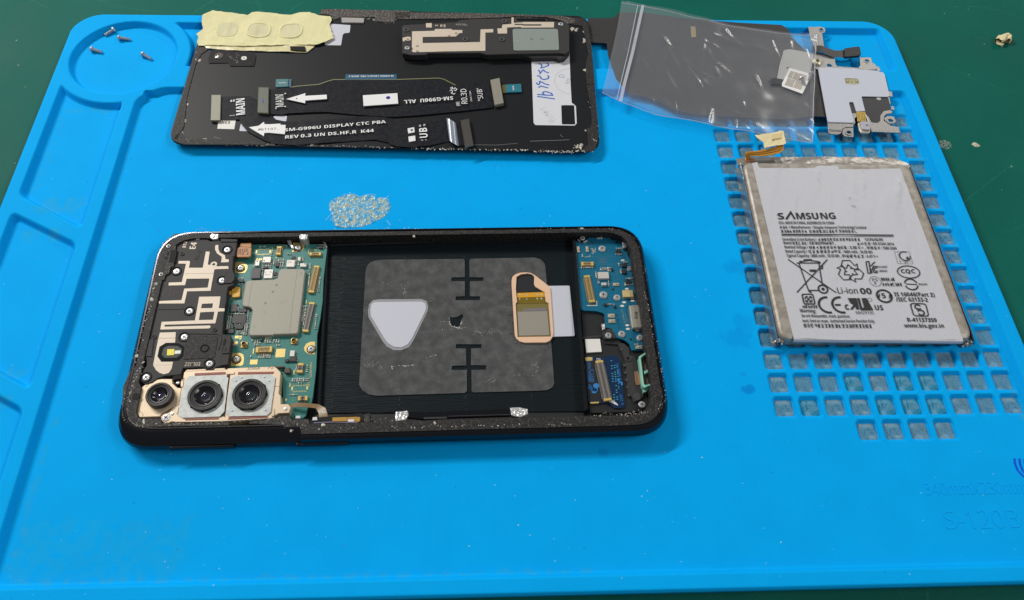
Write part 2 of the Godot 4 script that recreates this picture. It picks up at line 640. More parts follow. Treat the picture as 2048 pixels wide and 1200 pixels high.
func repair_mat() -> void:
	var o := thing("repair_mat", "bright blue silicone work mat with trays, ridges and a grid of small pockets", "repair mat", Transform3D(Basis(), Vector3.ZERO))
	trays = [
		pts([5.1, 40, 29.6, 40, 29.6, 108.6, 5.1, 94.6]), pts([40, 5.2, 334.8, 5.2, 334.8, 30.2, 40, 30.2]), pts([5.1, 102.4, 29.6, 115.4, 29.6, 168.1, 5.1, 155]),
		pts([5.1, 162, 29.8, 175, 29.8, 225, 5.1, 225]), pts([34.7, 48.4, 42.2, 42.3, 334.7, 42.3, 334.7, 225, 34.7, 225]),
	]
	for t in trays:
		var b := Rect2(t[0], Vector2.ZERO)
		for p in t:
			b = b.expand(p)
		tray_boxes.append(b.grow(1.0))
	# grid lines, close together where walls stand
	var xs := []
	var zs := []
	var x := 0.0
	while x < 340.0:
		xs.append(x)
		x += 0.4 if x < 52.0 or x > 253.0 else (4.0 if x < 249.0 else 0.5)
	xs.append(340.0)
	var z := 0.0
	while z < 230.0:
		zs.append(z)
		z += 0.5
	zs.append(230.0)
	var nx := xs.size()
	var nz := zs.size()
	var hs := PackedFloat32Array()
	hs.resize(nx * nz)
	for j in nz:
		for i in nx:
			hs[j * nx + i] = mat_height(xs[i], zs[j])
	var vs := PackedVector3Array()
	var ns := PackedVector3Array()
	var us := PackedVector2Array()
	vs.resize(nx * nz)
	ns.resize(nx * nz)
	us.resize(nx * nz)
	for j in nz:
		for i in nx:
			var k := j * nx + i
			# corners of the mat are rounded: pull grid points outside the outline onto it
			var px: float = xs[i]
			var pz: float = zs[j]
			var qx := absf(px - 170.0) - 158.0
			var qz := absf(pz - 115.0) - 103.0
			if qx > 0 and qz > 0:
				var l := Vector2(qx, qz).length()
				if l > 12.0:
					px = 170.0 + signf(px - 170.0) * (158.0 + qx / l * 12.0)
					pz = 115.0 + signf(pz - 115.0) * (103.0 + qz / l * 12.0)
			vs[k] = Vector3(px - 170.0, hs[k], pz - 115.0) * MM
			us[k] = Vector2(px / 340.0, pz / 230.0)
			var i0 := maxi(i - 1, 0)
			var i1 := mini(i + 1, nx - 1)
			var j0 := maxi(j - 1, 0)
			var j1 := mini(j + 1, nz - 1)
			ns[k] = Vector3(-(hs[j * nx + i1] - hs[j * nx + i0]) / (xs[i1] - xs[i0]), 1.0, -(hs[j1 * nx + i] - hs[j0 * nx + i]) / (zs[j1] - zs[j0])).normalized()
	var ix := PackedInt32Array()
	for j in nz - 1:
		for i in nx - 1:
			var k := j * nx + i
			ix.append_array([k, k + 1, k + nx + 1, k, k + nx + 1, k + nx])
	var arr := []
	arr.resize(Mesh.ARRAY_MAX)
	arr[Mesh.ARRAY_VERTEX] = vs
	arr[Mesh.ARRAY_NORMAL] = ns
	arr[Mesh.ARRAY_TEX_UV] = us
	arr[Mesh.ARRAY_INDEX] = ix
	var top := ArrayMesh.new()
	top.add_surface_from_arrays(Mesh.PRIMITIVE_TRIANGLES, arr)
	var blue := mat_material()
	part(o, "mat_sheet", top, blue)
	# the skirt from the rim down to the bench
	var plain := mat("mat blue plain", lin(0.0, 0.40, 0.91), 0.7, 0.0, 0.2)
	var sk := MB.new()
	var loop := turned(rrect(0, 0, 340, 230, 12, 12))
	var under := inset(loop, 0.4)
	wall(sk, under, -2.3, loop, 1.12, true)
	part(o, "mat_edge", sk, plain)
	# pocket floors under a film of grey flux residue, some still wet
	var films := []
	for k in 4:
		var f := mat("pocket film %d" % k, Color.WHITE, 0.62, 0.0, 0.4)
		var base := [lin(0.085, 0.265, 0.42), lin(0.055, 0.26, 0.43), lin(0.125, 0.265, 0.37), lin(0.012, 0.25, 0.41)]
		f.albedo_texture = tinted(noise(128, 0.05, 40 + k, 4), base[k].darkened(0.12), base[(k + 1) % 3].lightened(0.16), 0.25, 0.8)
		f.heightmap_enabled = true
		f.heightmap_scale = 0.012
		f.heightmap_texture = ImageTexture.create_from_image(noise(128, 0.09, 60 + k, 3))
		f.uv1_scale = Vector3(4, 4, 1)
		films.append(f)
	films[3].roughness = 0.12
	var wet := [Vector2i(5, 15), Vector2i(6, 15), Vector2i(1, 16), Vector2i(5, 16), Vector2i(6, 16), Vector2i(4, 16), Vector2i(3, 15)]
	var floor_shapes := []
	for k in 3:
		var f := MB.new()
		prism(f, rrect(0.06 * k, 0, 5.75 - 0.06 * k, 5.75, 0.9, 3), -0.12, 0.0)
		floor_shapes.append(f.done())
	var num := MB.new()
	var count := 0
	for r in 18:
		for c in 10:
			if (r == 0 or r == 17) and (c < 3 or c > 6):
				continue
			count += 1
			var cx := 254.52 + c * 8.024 + 3.17
			var cz := 157.24 + (r - 14) * 8.024 + 3.17
			var w := 3 if wet.has(Vector2i(c, r)) else rng.randi_range(0, 2)
			var f := part(o, "pocket_floor", floor_shapes[rng.randi_range(0, 2)], films[w])
			f.position = Vector3(cx - 170.0 + rng.randf_range(-0.1, 0.1), -1.06, cz - 115.0 + rng.randf_range(-0.1, 0.1)) * MM
			var s := str(count)
			letters(num, s, sans_bold, 2.1, Vector2(cx - 170.0, cz - 115.0 + 1.0), 0, -0.98, 1.0, true)
	part(o, "pocket_number", num, mat("pocket digits", lin(0.085, 0.27, 0.43), 0.4), "", true)
	# size and model moulded into the lower right
	for spec in [["340mmX230mm", 3.6, Vector2(293.2, 204.6), 0.83], ["S-120B", 5.2, Vector2(295.9, 214.4), 1.0]]:
		var lm := MB.new()
		letters(lm, spec[0], sans, spec[1], spec[2] - Vector2(170, 115), 0, 0.0, spec[3], false, 0.22)
		part(o, "moulded_lettering", lm, plain)


func mat_material() -> StandardMaterial3D:
	# 1360 x 920: four texels a millimetre. Blue rubber with dirt films, oil spots, specks and a pen mark
	var w := 1360
	var h := 920
	var broad := noise(512, 0.012, 21, 3)
	var grain := noise(512, 0.45, 22, 2)
	var img := Image.create(w, h, false, Image.FORMAT_RGB8)
	var lo := lin(0.0, 0.375, 0.87)
	var hi := lin(0.0, 0.425, 0.96)
	for y in h:
		for x in w:
			img.set_pixel(x, y, lo.lerp(hi, clampf(broad.get_pixel(x % 512, y % 512).r * 0.5 + 0.25 + (grain.get_pixel(x % 512, (y + 77) % 512).r - 0.5) * 0.35, 0, 1)))
	# grey dirt with a grain, lying where the photograph shows it: x, z, width, depth in mm, strength
	for d in [[329.3, 46, 4.6, 176, 0.5], [6, 48, 5, 46, 0.28], [7, 50, 20, 5, 0.38], [9, 92, 19, 13, 0.42], [7, 107, 21, 7, 0.45], [6, 158, 21, 8, 0.4], [8, 168, 20, 8, 0.4], [331, 8, 3.4, 22, 0.32], [300, 6, 30, 3, 0.22], [36, 170, 5, 54, 0.3], [36, 205, 50, 20, 0.22], [36, 222, 160, 3, 0.35], [35, 55, 2, 100, 0.25]]:
		dirt(img, d)
	# oil spots
	for s in [[247.3, 170.4, 2.4, 1.9, 0.7], [199.9, 190.1, 1.8, 1.6, 0.35], [252, 124.5, 5.5, 3.2, 0.3], [247, 152, 6, 4, 0.22], [250, 147, 4, 4.5, 0.22], [246.6, 165, 1.2, 0.9, 0.3]]:
		var r := Vector2(s[2], s[3]) * 4
		for y in range(int(s[1] * 4 - r.y * 1.5), int(s[1] * 4 + r.y * 1.5)):
			for x in range(int(s[0] * 4 - r.x * 1.5), int(s[0] * 4 + r.x * 1.5)):
				var q := Vector2((x - s[0] * 4) / r.x, (y - s[1] * 4) / r.y).length() + (broad.get_pixel((x * 5) % 512, (y * 5) % 512).r - 0.5) * 0.7
				if q < 1.0 and x < w and y < h:
					img.set_pixel(x, y, img.get_pixel(x, y).lerp(lin(0.0, 0.22, 0.66), s[4] * clampf((1.0 - q) * 2.5, 0, 1)))
	# blue ink at the right
	for k in 3:
		var a := Vector2(323.6 + k * 0.5, 194.0 + k * 0.9) * 4
		for i in 60:
			var f := i / 60.0
			var p := a + Vector2(-5 * sin(f * 3.0) + k * 4 + f * 6, f * 26 - k * 3)
			for e in 3:
				var q := Vector2i(p) + Vector2i(e, 0)
				img.set_pixelv(q, img.get_pixelv(q).lerp(lin(0.01, 0.07, 0.66), rng.randf_range(0.3, 0.9)))
	# specks of dust, nicks and scratches
	for i in 420:
		var p := Vector2i(rng.randi_range(8, w - 9), rng.randi_range(8, h - 9))
		var tint := lin(0.35, 0.62, 0.86) if rng.randf() < 0.7 else lin(0.02, 0.12, 0.25)
		img.set_pixelv(p, img.get_pixelv(p).lerp(tint, rng.randf_range(0.4, 1.0)))
		if rng.randf() < 0.3:
			img.set_pixelv(p + Vector2i(1, 0), img.get_pixelv(p).lerp(tint, 0.6))
	for i in 140:
		var p := Vector2(rng.randf() * w, rng.randf() * h)
		scratch(img, p, p + Vector2.from_angle(rng.randf() * TAU) * rng.randf_range(8, 60), Color(0.3, 0.72, 0.95, rng.randf_range(0.08, 0.3)), rng.randf_range(-9, 9))
	var m := mat("mat blue", Color.WHITE, 0.75, 0.0, 0.18)
	m.albedo_texture = ImageTexture.create_from_image(img)
	m.texture_repeat = false
	return m


func dirt(img: Image, d: Array) -> void:
	var g := noise(256, 0.05, 31, 5)
	for y in range(int(d[1] * 4), int((d[1] + d[3]) * 4)):
		for x in range(int(d[0] * 4), int((d[0] + d[2]) * 4)):
			var e := minf(minf(x / 4.0 - d[0], d[0] + d[2] - x / 4.0) / minf(3.0, d[2] * 0.5), minf(y / 4.0 - d[1], d[1] + d[3] - y / 4.0) / minf(3.0, d[3] * 0.5))
			var q: float = g.get_pixel(x % 256, y % 256).r + clampf(e, 0, 1) * 0.55 - 0.78
			if q > 0 and x < img.get_width() and y < img.get_height():
				img.set_pixel(x, y, img.get_pixel(x, y).lerp(lin(0.20, 0.36, 0.50), minf(1.0, q * 3.0) * d[4] * 0.7 * rng.randf_range(0.5, 1.2)))


# ---------------------------------------------------------------- the opened phone
func screw(parent: Node3D, at: Vector2, y: float, r := 1.0, turn := 0.4) -> void:
	var s := MB.new()
	lathe(s, at, [r, y - 0.45, r, y - 0.12, r * 0.86, y, r * 0.6, y + 0.02, 0.0, y + 0.02], 20)
	part(parent, "screw", s, mat("screw steel", lin(0.62, 0.62, 0.63), 0.36, 0.55))
	s = MB.new()
	for k in 2:
		var d := Vector2.from_angle(turn + k * PI / 2) * r * 0.62
		ribbon(s, PackedVector2Array([at - d, at + d]), r * 0.26, y + 0.035)
	part(parent, "screw_cross", s, mat("cross dark", lin(0.06, 0.06, 0.065), 0.5, 0.3))

func counterbore(parent: Node3D, at: Vector2, y: float, r := 1.55) -> void:
	var s := MB.new()
	lathe(s, at, [r + 0.25, y - 0.1, r + 0.12, y + 0.28, r - 0.12, y + 0.28, r - 0.25, y - 0.6, 0.0, y - 0.62], 22)
	part(parent, "screw_recess", s, mat("cover plastic dark", lin(0.012, 0.012, 0.014), 0.7, 0.0, 0.3))

func boxes(list: Array, y0: float, y1: float, bevel := 0.04) -> MB:
	var m := MB.new()
	for b in list:
		box(m, b[0], b[1], b[2], b[3], y0, y1 if b.size() < 5 else b[4], bevel)
	return m

func each_chip(parent: Node3D, called: String, list: Array, y0: float, y1: float, material: Material) -> void:
	for b in list:
		var m := MB.new()
		box(m, b[0], b[1], b[2], b[3], y0, y1, 0.06)
		part(parent, called, m, material)

func smd(mb: MB, list: Array, y: float, high := 0.35) -> void:
	# small two-ended components: a body between bright ends
	for b in list:
		var w: float = b[2]
		var h: float = b[3]
		var body: Color = [Color(0.16, 0.13, 0.10), Color(0.50, 0.44, 0.34), Color(0.03, 0.03, 0.035), Color(0.66, 0.65, 0.62)][rng.randi_range(0, 3)]
		mb.col = body
		box(mb, b[0], b[1], w * 0.94, h * 0.94, y, y + high, 0.03)
		mb.col = Color(0.82, 0.80, 0.74)
		if w > h:
			for s in [-1, 1]:
				box(mb, b[0] + s * w * 0.38, b[1], w * 0.26, h, y, y + high + 0.02, 0.03)
		else:
			for s in [-1, 1]:
				box(mb, b[0], b[1] + s * h * 0.38, w, h * 0.26, y, y + high + 0.02, 0.03)
	mb.col = Color.WHITE

func cluster(mb: MB, c: Array, n: int, y: float) -> void:
	# a patch of tiny parts: centre u, v, width, depth
	var cols := maxi(1, int(c[2] / 0.62))
	var rows := maxi(1, int(c[3] / 0.58))
	var put := []
	for i in cols * rows:
		put.append(i)
	for i in range(put.size() - 1, 0, -1):
		var j := rng.randi_range(0, i)
		var t: int = put[i]
		put[i] = put[j]
		put[j] = t
	for k in mini(int(n * 1.7), put.size()):
		var cx: float = c[0] - c[2] / 2 + (put[k] % cols + 0.5) * c[2] / cols
		var cy: float = c[1] - c[3] / 2 + (put[k] / cols + 0.5) * c[3] / rows
		if rng.randf() < 0.5:
			smd(mb, [[cx, cy, 0.52, 0.28]], y)
		else:
			smd(mb, [[cx, cy, 0.28, 0.5]], y)

func connector(parent: Node3D, c: Vector2, long: float, wide: float, deg: float, y: float, gold := true) -> void:
	# a board socket: rim, tongue, two end caps and a row of pins on both long sides
	var m := MB.new()
	m.col = Color(0.30, 0.21, 0.10) if gold else Color(0.13, 0.12, 0.115)
	ring(m, rrect(0, 0, wide, long, 0.25, 2), rrect(0, 0, wide * 0.58, long - 0.9, 0.2, 2), 0, 0.75, 0.06)
	box(m, 0, 0, wide * 0.6, long - 0.8, 0, 0.25)
	box(m, 0, 0, wide * 0.2, long - 1.6, 0.2, 0.68, 0.05)
	m.col = Color(0.62, 0.46, 0.20) if gold else Color(0.40, 0.38, 0.34)
	var k := int((long - 1.6) / 0.36)
	for i in k:
		var z := -long / 2 + 0.95 + i * (long - 1.9) / maxi(1, k - 1)
		for s in [-1, 1]:
			box(m, s * wide * 0.28, z, wide * 0.3, 0.17, 0.1, 0.79)
			box(m, s * (wide * 0.5 + 0.22), z, 0.4, 0.17, -0.02, 0.12)
	m.col = Color(0.66, 0.47, 0.14)
	for s in [-1, 1]:
		box(m, 0, s * (long / 2 - 0.3), wide + 0.1, 0.85, 0, 0.84, 0.1)
	var o := part(parent, "board_connector", m, mat("connector", Color.WHITE, 0.38, 0.2))
	mats["connector"].vertex_color_use_as_albedo = true
	o.transform = place(c.x, y, c.y, deg_to_rad(deg), 0)

func phone_outline(steps: int, top: float, bottom: float, left: float, right: float, r: float) -> PackedVector2Array:
	# the outline moved inwards by a measure of its own on each side, with two extra corners on the near side where the camera bump ends
	var x0 := -80.75 + left
	var x1 := 80.75 - right
	var z0 := -37.8 + top
	var z1 := 37.8 - bottom
	var o := rounded(PackedVector2Array([Vector2(x0, z0), Vector2(x1, z0), Vector2(x1, z1), Vector2(x0, z1)]), r, steps)
	var at := steps * 3 + 3
	o.insert(at, Vector2(-27.0, z1))
	o.insert(at + 1, Vector2(-27.9, z1))
	return o

func frame_loop(d: float, extra: float) -> PackedVector2Array:
	var o := phone_outline(9, d, d, d, d, 11.5 - d * 0.5)
	for i in o.size():
		if o[i].x < -27.5 and o[i].y > 15.0:
			o[i].y -= extra * smoothstep(15.0, 34.0, o[i].y)
			o[i].x += extra * 0.25 * smoothstep(-70.0, -79.0, o[i].x)
	return o

func phone() -> void:
	var o := thing("opened_phone", "black phone lying open on the mat with boards, three cameras and an empty battery well", "phone", place(-30.73, 0, 34.58, -0.0141, 0.0000))
	mat("contact gold", lin(0.50, 0.36, 0.13), 0.4, 0.7)
	mat("cover plastic dark", lin(0.012, 0.012, 0.014), 0.7, 0.0, 0.3)
	# metal frame: a turned profile round the outline
	var gloss := mat("frame gloss", lin(0.045, 0.046, 0.053), 0.2, 1.0, 0.5)
	var f := MB.new()
	var prof := [[2.4, 0.1, 0.0], [1.0, 0.8, 0.0], [0.25, 2.0, 0.0], [0.0, 3.4, 0.0], [0.15, 4.7, 0.25], [0.6, 5.8, 0.9], [1.05, 6.4, 1.9], [1.3, 6.62, 2.6], [1.75, 6.66, 2.75], [1.85, 6.3, 2.8], [2.15, 6.3, 2.8]]
	for i in prof.size() - 1:
		wall(f, frame_loop(prof[i][0], prof[i][2]), prof[i][1], frame_loop(prof[i + 1][0], prof[i + 1][2]), prof[i + 1][1], true)
	part(o, "metal_frame", f, gloss)
	# ledge that carried the back, under torn black adhesive
	var l := MB.new()
	ring(l, frame_loop(2.15, 2.8), phone_outline(9, 3.7, 5.3, 4.6, 4.9, 9.0), 1.2, 6.55)
	part(o, "glue_ledge", l, glue_material(), "ledge covered in torn black adhesive with pale flecks")
	# wider parts of the ledge: round the cameras, behind the antenna cover and at the key flex
	var wide := glue_material().duplicate()
	wide.resource_name = "torn adhesive grey"
	wide.albedo_color = Color(1.3, 1.27, 1.23)
	for q in [pts([-80.36, 19.43, -79.28, 12.72, -75.9, 12.59, -76.54, 14.55, -76.76, 16.51, -75.65, 18.92, -75.09, 19.79, -74.95, 27.37, -74.22, 28.94, -73.45, 29.51, -67.61, 29.68, -67.09, 30.92, -63.62, 31.47, -48.05, 31.39, -47.91, 32.35, -74.31, 32.13, -76.96, 31, -78.8, 28.5]), pts([-79.53, -26.79, -78.51, -32.11, -75.58, -36.08, -65.03, -36.33, -63.92, -33.68, -65.64, -34.4, -73.88, -34.26, -74.59, -33.13, -74.14, -30.9, -73.51, -23.13, -74.45, -22.66, -74.33, -20.53, -75.44, -19.58, -75.53, -18.01, -77.55, -16.66, -77.94, -7, -79.19, -7.03, -79.68, -17.24]), pts([-34.72, 30.44, -33.54, 29.75, -31.02, 29.82, -30.16, 31.09, -25.46, 31, -25.07, 32.48, -24.19, 33, -9.61, 32.59, -9.23, 29.87, -7.91, 29.68, -7.67, 34.33, -31.61, 34.08, -32.81, 32.59, -42.23, 31.98, -42.3, 31.42])]:
		l = MB.new()
		prism(l, q, 1.2, 6.5, 0.08)
		part(o, "glue_ledge", l, wide, "wider part of the ledge, rough with torn adhesive")
	residue(o)
	var floor_ := MB.new()
	prism(floor_, phone_outline(4, 3, 3, 3, 3, 8), 0.3, 1.2)
	part(o, "mid_plate", floor_, mat("plate black", lin(0.010, 0.011, 0.012), 0.5))
	well(o)
	main_board(o)
	antenna_cover(o)
	cameras(o)
	sub_board(o)
	speaker_bay(o)
	edges(o)

func glue_material() -> StandardMaterial3D:
	if mats.has("torn adhesive"):
		return mats["torn adhesive"]
	var m := mat("torn adhesive", Color.WHITE, 0.62, 0.0, 0.4)
	var a := noise(512, 0.03, 91, 4)
	var b := noise(512, 0.22, 92, 3)
	var img := Image.create(512, 512, false, Image.FORMAT_RGB8)
	for y in 512:
		for x in 512:
			var q := b.get_pixel(x, y).r * 0.6 + a.get_pixel(x, y).r * 0.55
			var c := lin(0.010, 0.010, 0.011).lerp(lin(0.045, 0.042, 0.039), smoothstep(0.45, 0.75, q))
			if q > 0.82:
				c = c.lerp(lin(0.30, 0.285, 0.26), smoothstep(0.82, 0.92, q))
			img.set_pixel(x, y, c)
	m.albedo_texture = ImageTexture.create_from_image(img)
	tri_map(m, 60.0)
	return m

func flake(mb: MB, at: Vector3, size: float) -> void:
	# a ragged crumb
	var k := rng.randi_range(5, 7)
	var top := at + Vector3(rng.randf_range(-0.2, 0.2) * size, size * rng.randf_range(0.15, 0.4), rng.randf_range(-0.2, 0.2) * size)
	var ringp := []
	var a0 := rng.randf() * TAU
	var long := rng.randf_range(0.6, 1.9)
	for i in k:
		var a := TAU * i / k
		var d := Vector2(cos(a) * long, sin(a)).rotated(a0) * size * 0.5 * rng.randf_range(0.6, 1.2)
		ringp.append(at + Vector3(d.x, 0, d.y))
	for i in k:
		var p: Vector3 = ringp[i]
		var q: Vector3 = ringp[(i + 1) % k]
		mb.tri(p, q, top, ((q - top).cross(p - top)).normalized() if ((q - top).cross(p - top)).y > 0 else -((q - top).cross(p - top)).normalized())

func along(mb: MB, line: PackedVector2Array, y: float, n: int, spread: float, lo: float, hi: float) -> void:
	for i in n:
		var k := rng.randi_range(0, line.size() - 2)
		var p := line[k].lerp(line[k + 1], rng.randf()) + Vector2(rng.randfn() * spread, rng.randfn() * spread)
		flake(mb, Vector3(p.x, y, p.y), rng.randf_range(lo, hi))

func residue(o: Node3D) -> void:
	var m := MB.new()
	var pale := [Color(0.50, 0.47, 0.42), Color(0.34, 0.32, 0.29), Color(0.62, 0.60, 0.55)]
	var y := 6.56
	for set_ in [
		[pts([-78.72, -23.73, -79.32, -19.93, -79.6, -14.58, -79.41, -7.03]), 34, 0.5], [pts([-77.98, -16.41, -77.97, -12.97, -77.73, -7.25]), 40, 0.3], [pts([-77.75, -9.59, -78.19, -5.24, -78.58, -0.72]), 42, 0.4], [pts([-78.37, 0.28, -78.76, 5.66, -79.01, 8.54]), 40, 0.6],
		[pts([-79.23, 9.49, -76.45, 11.93, -76.51, 9.56]), 30, 0.5], [pts([-76.3, 13.02, -77.74, 17.35, -78.15, 22.68, -77.75, 27.29]), 190, 0.9], [pts([-77.77, 28.94, -75.42, 31.25, -71.55, 31.97]), 130, 0.6], [pts([-68.9, 31.24, -61.38, 31.45, -48.2, 31.63]), 130, 0.35],
		[pts([-50.57, 31.52, -42.32, 31.31, -34.1, 30.41, -31.71, 33.19, -29.48, 34.59]), 120, 0.45], [pts([-29.72, 32.35, -23.32, 33.88, -8.67, 34.3]), 80, 0.7], [pts([-9.47, 31.47, -0.37, 32.16, -0.66, 35.1]), 60, 0.7], [pts([-0.29, 34.69, 19.41, 34.42, 39.27, 35, 51.28, 34.92]), 110, 0.5],
		[pts([-78.56, -27.61, -78.1, -32.39, -76.18, -34.36, -71.99, -36.59]), 120, 0.8], [pts([-72.14, -37.47, -58.27, -37.52]), 30, 0.3], [pts([-27.98, -36.61, -2.64, -36.69, 27.24, -36.17, 57.42, -35.85]), 110, 0.35], [pts([57.79, -35.9, 69.76, -35.69, 76.43, -34]), 40, 0.5], [pts([76.4, -33.79, 79.29, -29.57, 79.24, -21.45, 79.19, -13.59]), 60, 0.6],
		[pts([78.11, -11.6, 78.82, -2.41, 78.85, 7.39]), 70, 0.5], [pts([79.56, 7.7, 79.71, 18.08, 79.36, 26.78, 76.87, 31.53]), 90, 0.6], [pts([57.15, 32.16, 66.05, 32.18, 73.93, 31.69]), 110, 0.7],
	]:
		var line: PackedVector2Array = set_[0]
		m.col = pale[rng.randi_range(0, 2)]
		along(m, line, y, int(set_[1] * 0.45), set_[2] * 0.6, 0.1, 0.36)
	# a few larger torn lumps
	m.col = Color(0.60, 0.57, 0.50)
	for p in [Vector2(-72.23, 30.43), Vector2(-72.04, 30.94), Vector2(-20.99, 33.09), Vector2(-30.11, 34.57), Vector2(-22.24, 34.36), Vector2(10.91, 33.33), Vector2(-78.65, 9.27), Vector2(-76.13, 11.46), Vector2(-71.61, -35.72), Vector2(-77.76, -16.4), Vector2(-78.17, -14.55), Vector2(-77.95, -10.61), Vector2(3.38, -33.53), Vector2(60, -35.76)]:
		flake(m, Vector3(p.x, 6.55, p.y), rng.randf_range(0.6, 1.2))
	var rm := mat("residue flecks", Color.WHITE, 0.6)
	rm.vertex_color_use_as_albedo = true
	part(o, "adhesive_residue", m, rm, "", true)

func well(o: Node3D) -> void:
	# milled floor of the battery well
	var n := Image.create(256, 256, false, Image.FORMAT_RGB8)
	var src := noise(256, 0.045, 71, 3)
	for y in 256:
		for x in 256:
			var q := src.get_pixel((x / 9 + (y / 5) * 37) % 256, (y * 4) % 256).r
			n.set_pixel(x, y, Color(q, q, q))
	var m := mat("milled floor", lin(0.007, 0.012, 0.015), 0.38, 0.0, 0.3)
	m.heightmap_enabled = true
	m.heightmap_scale = 0.014
	m.heightmap_texture = ImageTexture.create_from_image(n)
	m.uv1_scale = Vector3(5, 5, 1)
	var s := MB.new()
	prism(s, pts([-26.72, -35.23, 57.71, -37.07, 56.11, 28.79, -25.17, 27.13]), 1.0, 1.6)
	part(o, "well_floor", s, m)
	var w := MB.new()
	var gl := mat("well wall", lin(0.006, 0.007, 0.009), 0.18, 0.0, 0.5)
	prism(w, pts([56.93, -35.92, 57.96, -35.9, 56.43, 29.8, 55.23, 29.76]), 1.2, 4.4, 0.3)
	prism(w, pts([-26.28, -35.32, -25.28, -35.3, -23.1, 25.63, -24.28, 25.6]), 1.2, 3.0, 0.3)
	prism(w, pts([-25.98, -34.5, 57.18, -36.14, 57.09, -35.08, -25.88, -33.26]), 1.2, 2.3, 0.35)
	part(o, "well_wall", w, gl)
	# graphite sheet with two slotted cuts and a torn hole
	var sheet := pts([-12.67, -22.05, -12.41, -24.82, -11.35, -26.33, -9.5, -27.16, -7.4, -27.43, 19.68, -27.21, 20.19, -26.68, 20.16, -19.87, 15.75, -19.86, 15.58, -18.46, 20.14, -18.27, 20.08, -12.46, 17.14, -12.43, 16.97, -10.98, 24.89, -10.9, 25.09, -12.3, 21.69, -12.42, 21.78, -18.24, 26.14, -18.29, 26.34, -19.64, 21.71, -19.84, 21.73, -26.76, 22.33, -27.26, 43.78, -27.26, 45.89, -26.49, 47.06, -24.66, 47.25, -22.35])
	sheet.append_array(pts([47.14, 19.52, 46.41, 20.88, 44.89, 21.66, 42.79, 21.83, 22.36, 21.86, 21.74, 21.39, 21.81, 14.3, 26.2, 14.32, 26.49, 12.82, 21.67, 12.6, 21.8, 6.83, 25.02, 6.76, 25.13, 5.41, 17.14, 5.16, 16.92, 6.66, 20.21, 6.84, 20.23, 12.66, 15.83, 12.73, 15.66, 14.14, 20.42, 14.26, 20.33, 21.36, 19.66, 21.97, -6.9, 22.15, -9.38, 21.63, -11.31, 20.22, -12.36, 18.38]))
	var g := MB.new()
	plate(g, sheet, [pts([15.06, -4.91, 15.88, -4.52, 17.3, -4.67, 18.32, -5.21, 19.23, -5.85, 19.54, -4.71, 18.8, -3.42, 18.91, -2.24, 18.29, -1.19, 17.89, -0.64, 16.68, -1.13, 15.67, -1.25, 15.14, -2.33])], 1.55, 1.9)
	part(o, "graphite_sheet", g, graphite(), "grey felt-like sheet with slots and a torn hole")
	var tear := MB.new()
	tear.col = Color(0.55, 0.54, 0.52)
	along(tear, pts([15.07, -4.88, 15.15, -2.3, 15.67, -1.22, 16.68, -1.11, 17.89, -0.61, 18.79, -2.22, 19.12, -3.38]), 1.9, 40, 0.1, 0.15, 0.4)
	along(tear, pts([11.84, -0.06, 17.89, -0.38, 20.31, -0.56]), 1.9, 24, 0.15, 0.1, 0.25)
	along(tear, pts([11.42, -3.09, 15.07, -3.01]), 1.9, 8, 0.03, 0.1, 0.2)
	along(tear, pts([-2.29, 13.6, -2.76, 12.42, 3.95, 12.12, 1.02, 12.52]), 1.9, 44, 0.1, 0.12, 0.3)
	along(tear, pts([7.7, 9.85, 11.08, 8.75]), 1.9, 16, 0.08, 0.1, 0.25)
	along(tear, pts([-11.95, -18.02, -0.77, -18.28, 0.58, -14.8, 0.65, -12.37]), 1.9, 46, 0.35, 0.08, 0.2)
	along(tear, pts([26.2, 17.6, 28.71, 18.13]), 1.9, 20, 0.4, 0.1, 0.22)
	along(tear, pts([40.75, 13.31, 42.51, 12.41, 41.84, 16.62, 34.66, 16.43]), 1.9, 40, 0.3, 0.08, 0.2)
	along(tear, pts([-12.43, 11.47, -7.42, 11.12, -5.62, 13.98]), 1.9, 40, 0.6, 0.08, 0.2)
	for q in 3:
		along(tear, pts([22.71, 0.89, 31.19, 1.09]), 1.9, 24, 0.6, 0.08, 0.2)
	part(o, "fibre_crumbs", tear, mat("residue flecks", Color.WHITE), "", true)
	# dimples left by the battery adhesive
	var dim := MB.new()
	for p in [Vector2(34.58, -16.15), Vector2(34.45, -12.76), Vector2(34.44, -9.26), Vector2(34.35, -5.65), Vector2(34.37, -2.24), Vector2(34.42, 0.96), Vector2(35.72, 4.61), Vector2(34.72, -19.59), Vector2(-11.48, -10.74), Vector2(-11.38, -9.07), Vector2(8.81, -10.96)]:
		lathe(dim, p, [0.85, 1.89, 0.78, 1.99, 0.66, 1.99, 0.58, 1.91, 0.0, 1.905], 16)
	part(o, "glue_ring", dim, graphite(), "", true)
	# clear film with a lilac-grey pad shaped like a rounded triangle
	var film := MB.new()
	prism(film, pts([-10.89, -9.95, -9.75, -11.51, -7.93, -11.85, 6.01, -11.64, 7.67, -10.83, 8.19, -8.8, 8.05, -7.14, 3.7, 3.65, 2.37, 5.87, 0.03, 6.93, -2.33, 6.87, -4.55, 5.47, -6.03, 3.41, -10.76, -5.21, -11.06, -7.81]), 1.9, 1.98)
	var fm := mat("pad film", lin(0.33, 0.33, 0.35), 0.25)
	part(o, "pad_film", film, fm)
	var pad := MB.new()
	prism(pad, rounded(pts([-10.06, -10.05, -9.08, -10.75, 6.05, -10.6, 7.29, -9.9, 7.64, -8.22, 7.26, -6.71, 3.19, 3.2, 1.97, 5.07, 0.03, 6.1, -2.35, 5.77, -4.18, 4.47, -5.44, 2.63, -10.03, -5.55, -10.33, -8.15]), 0.9, 3), 1.98, 2.15, 0.05)
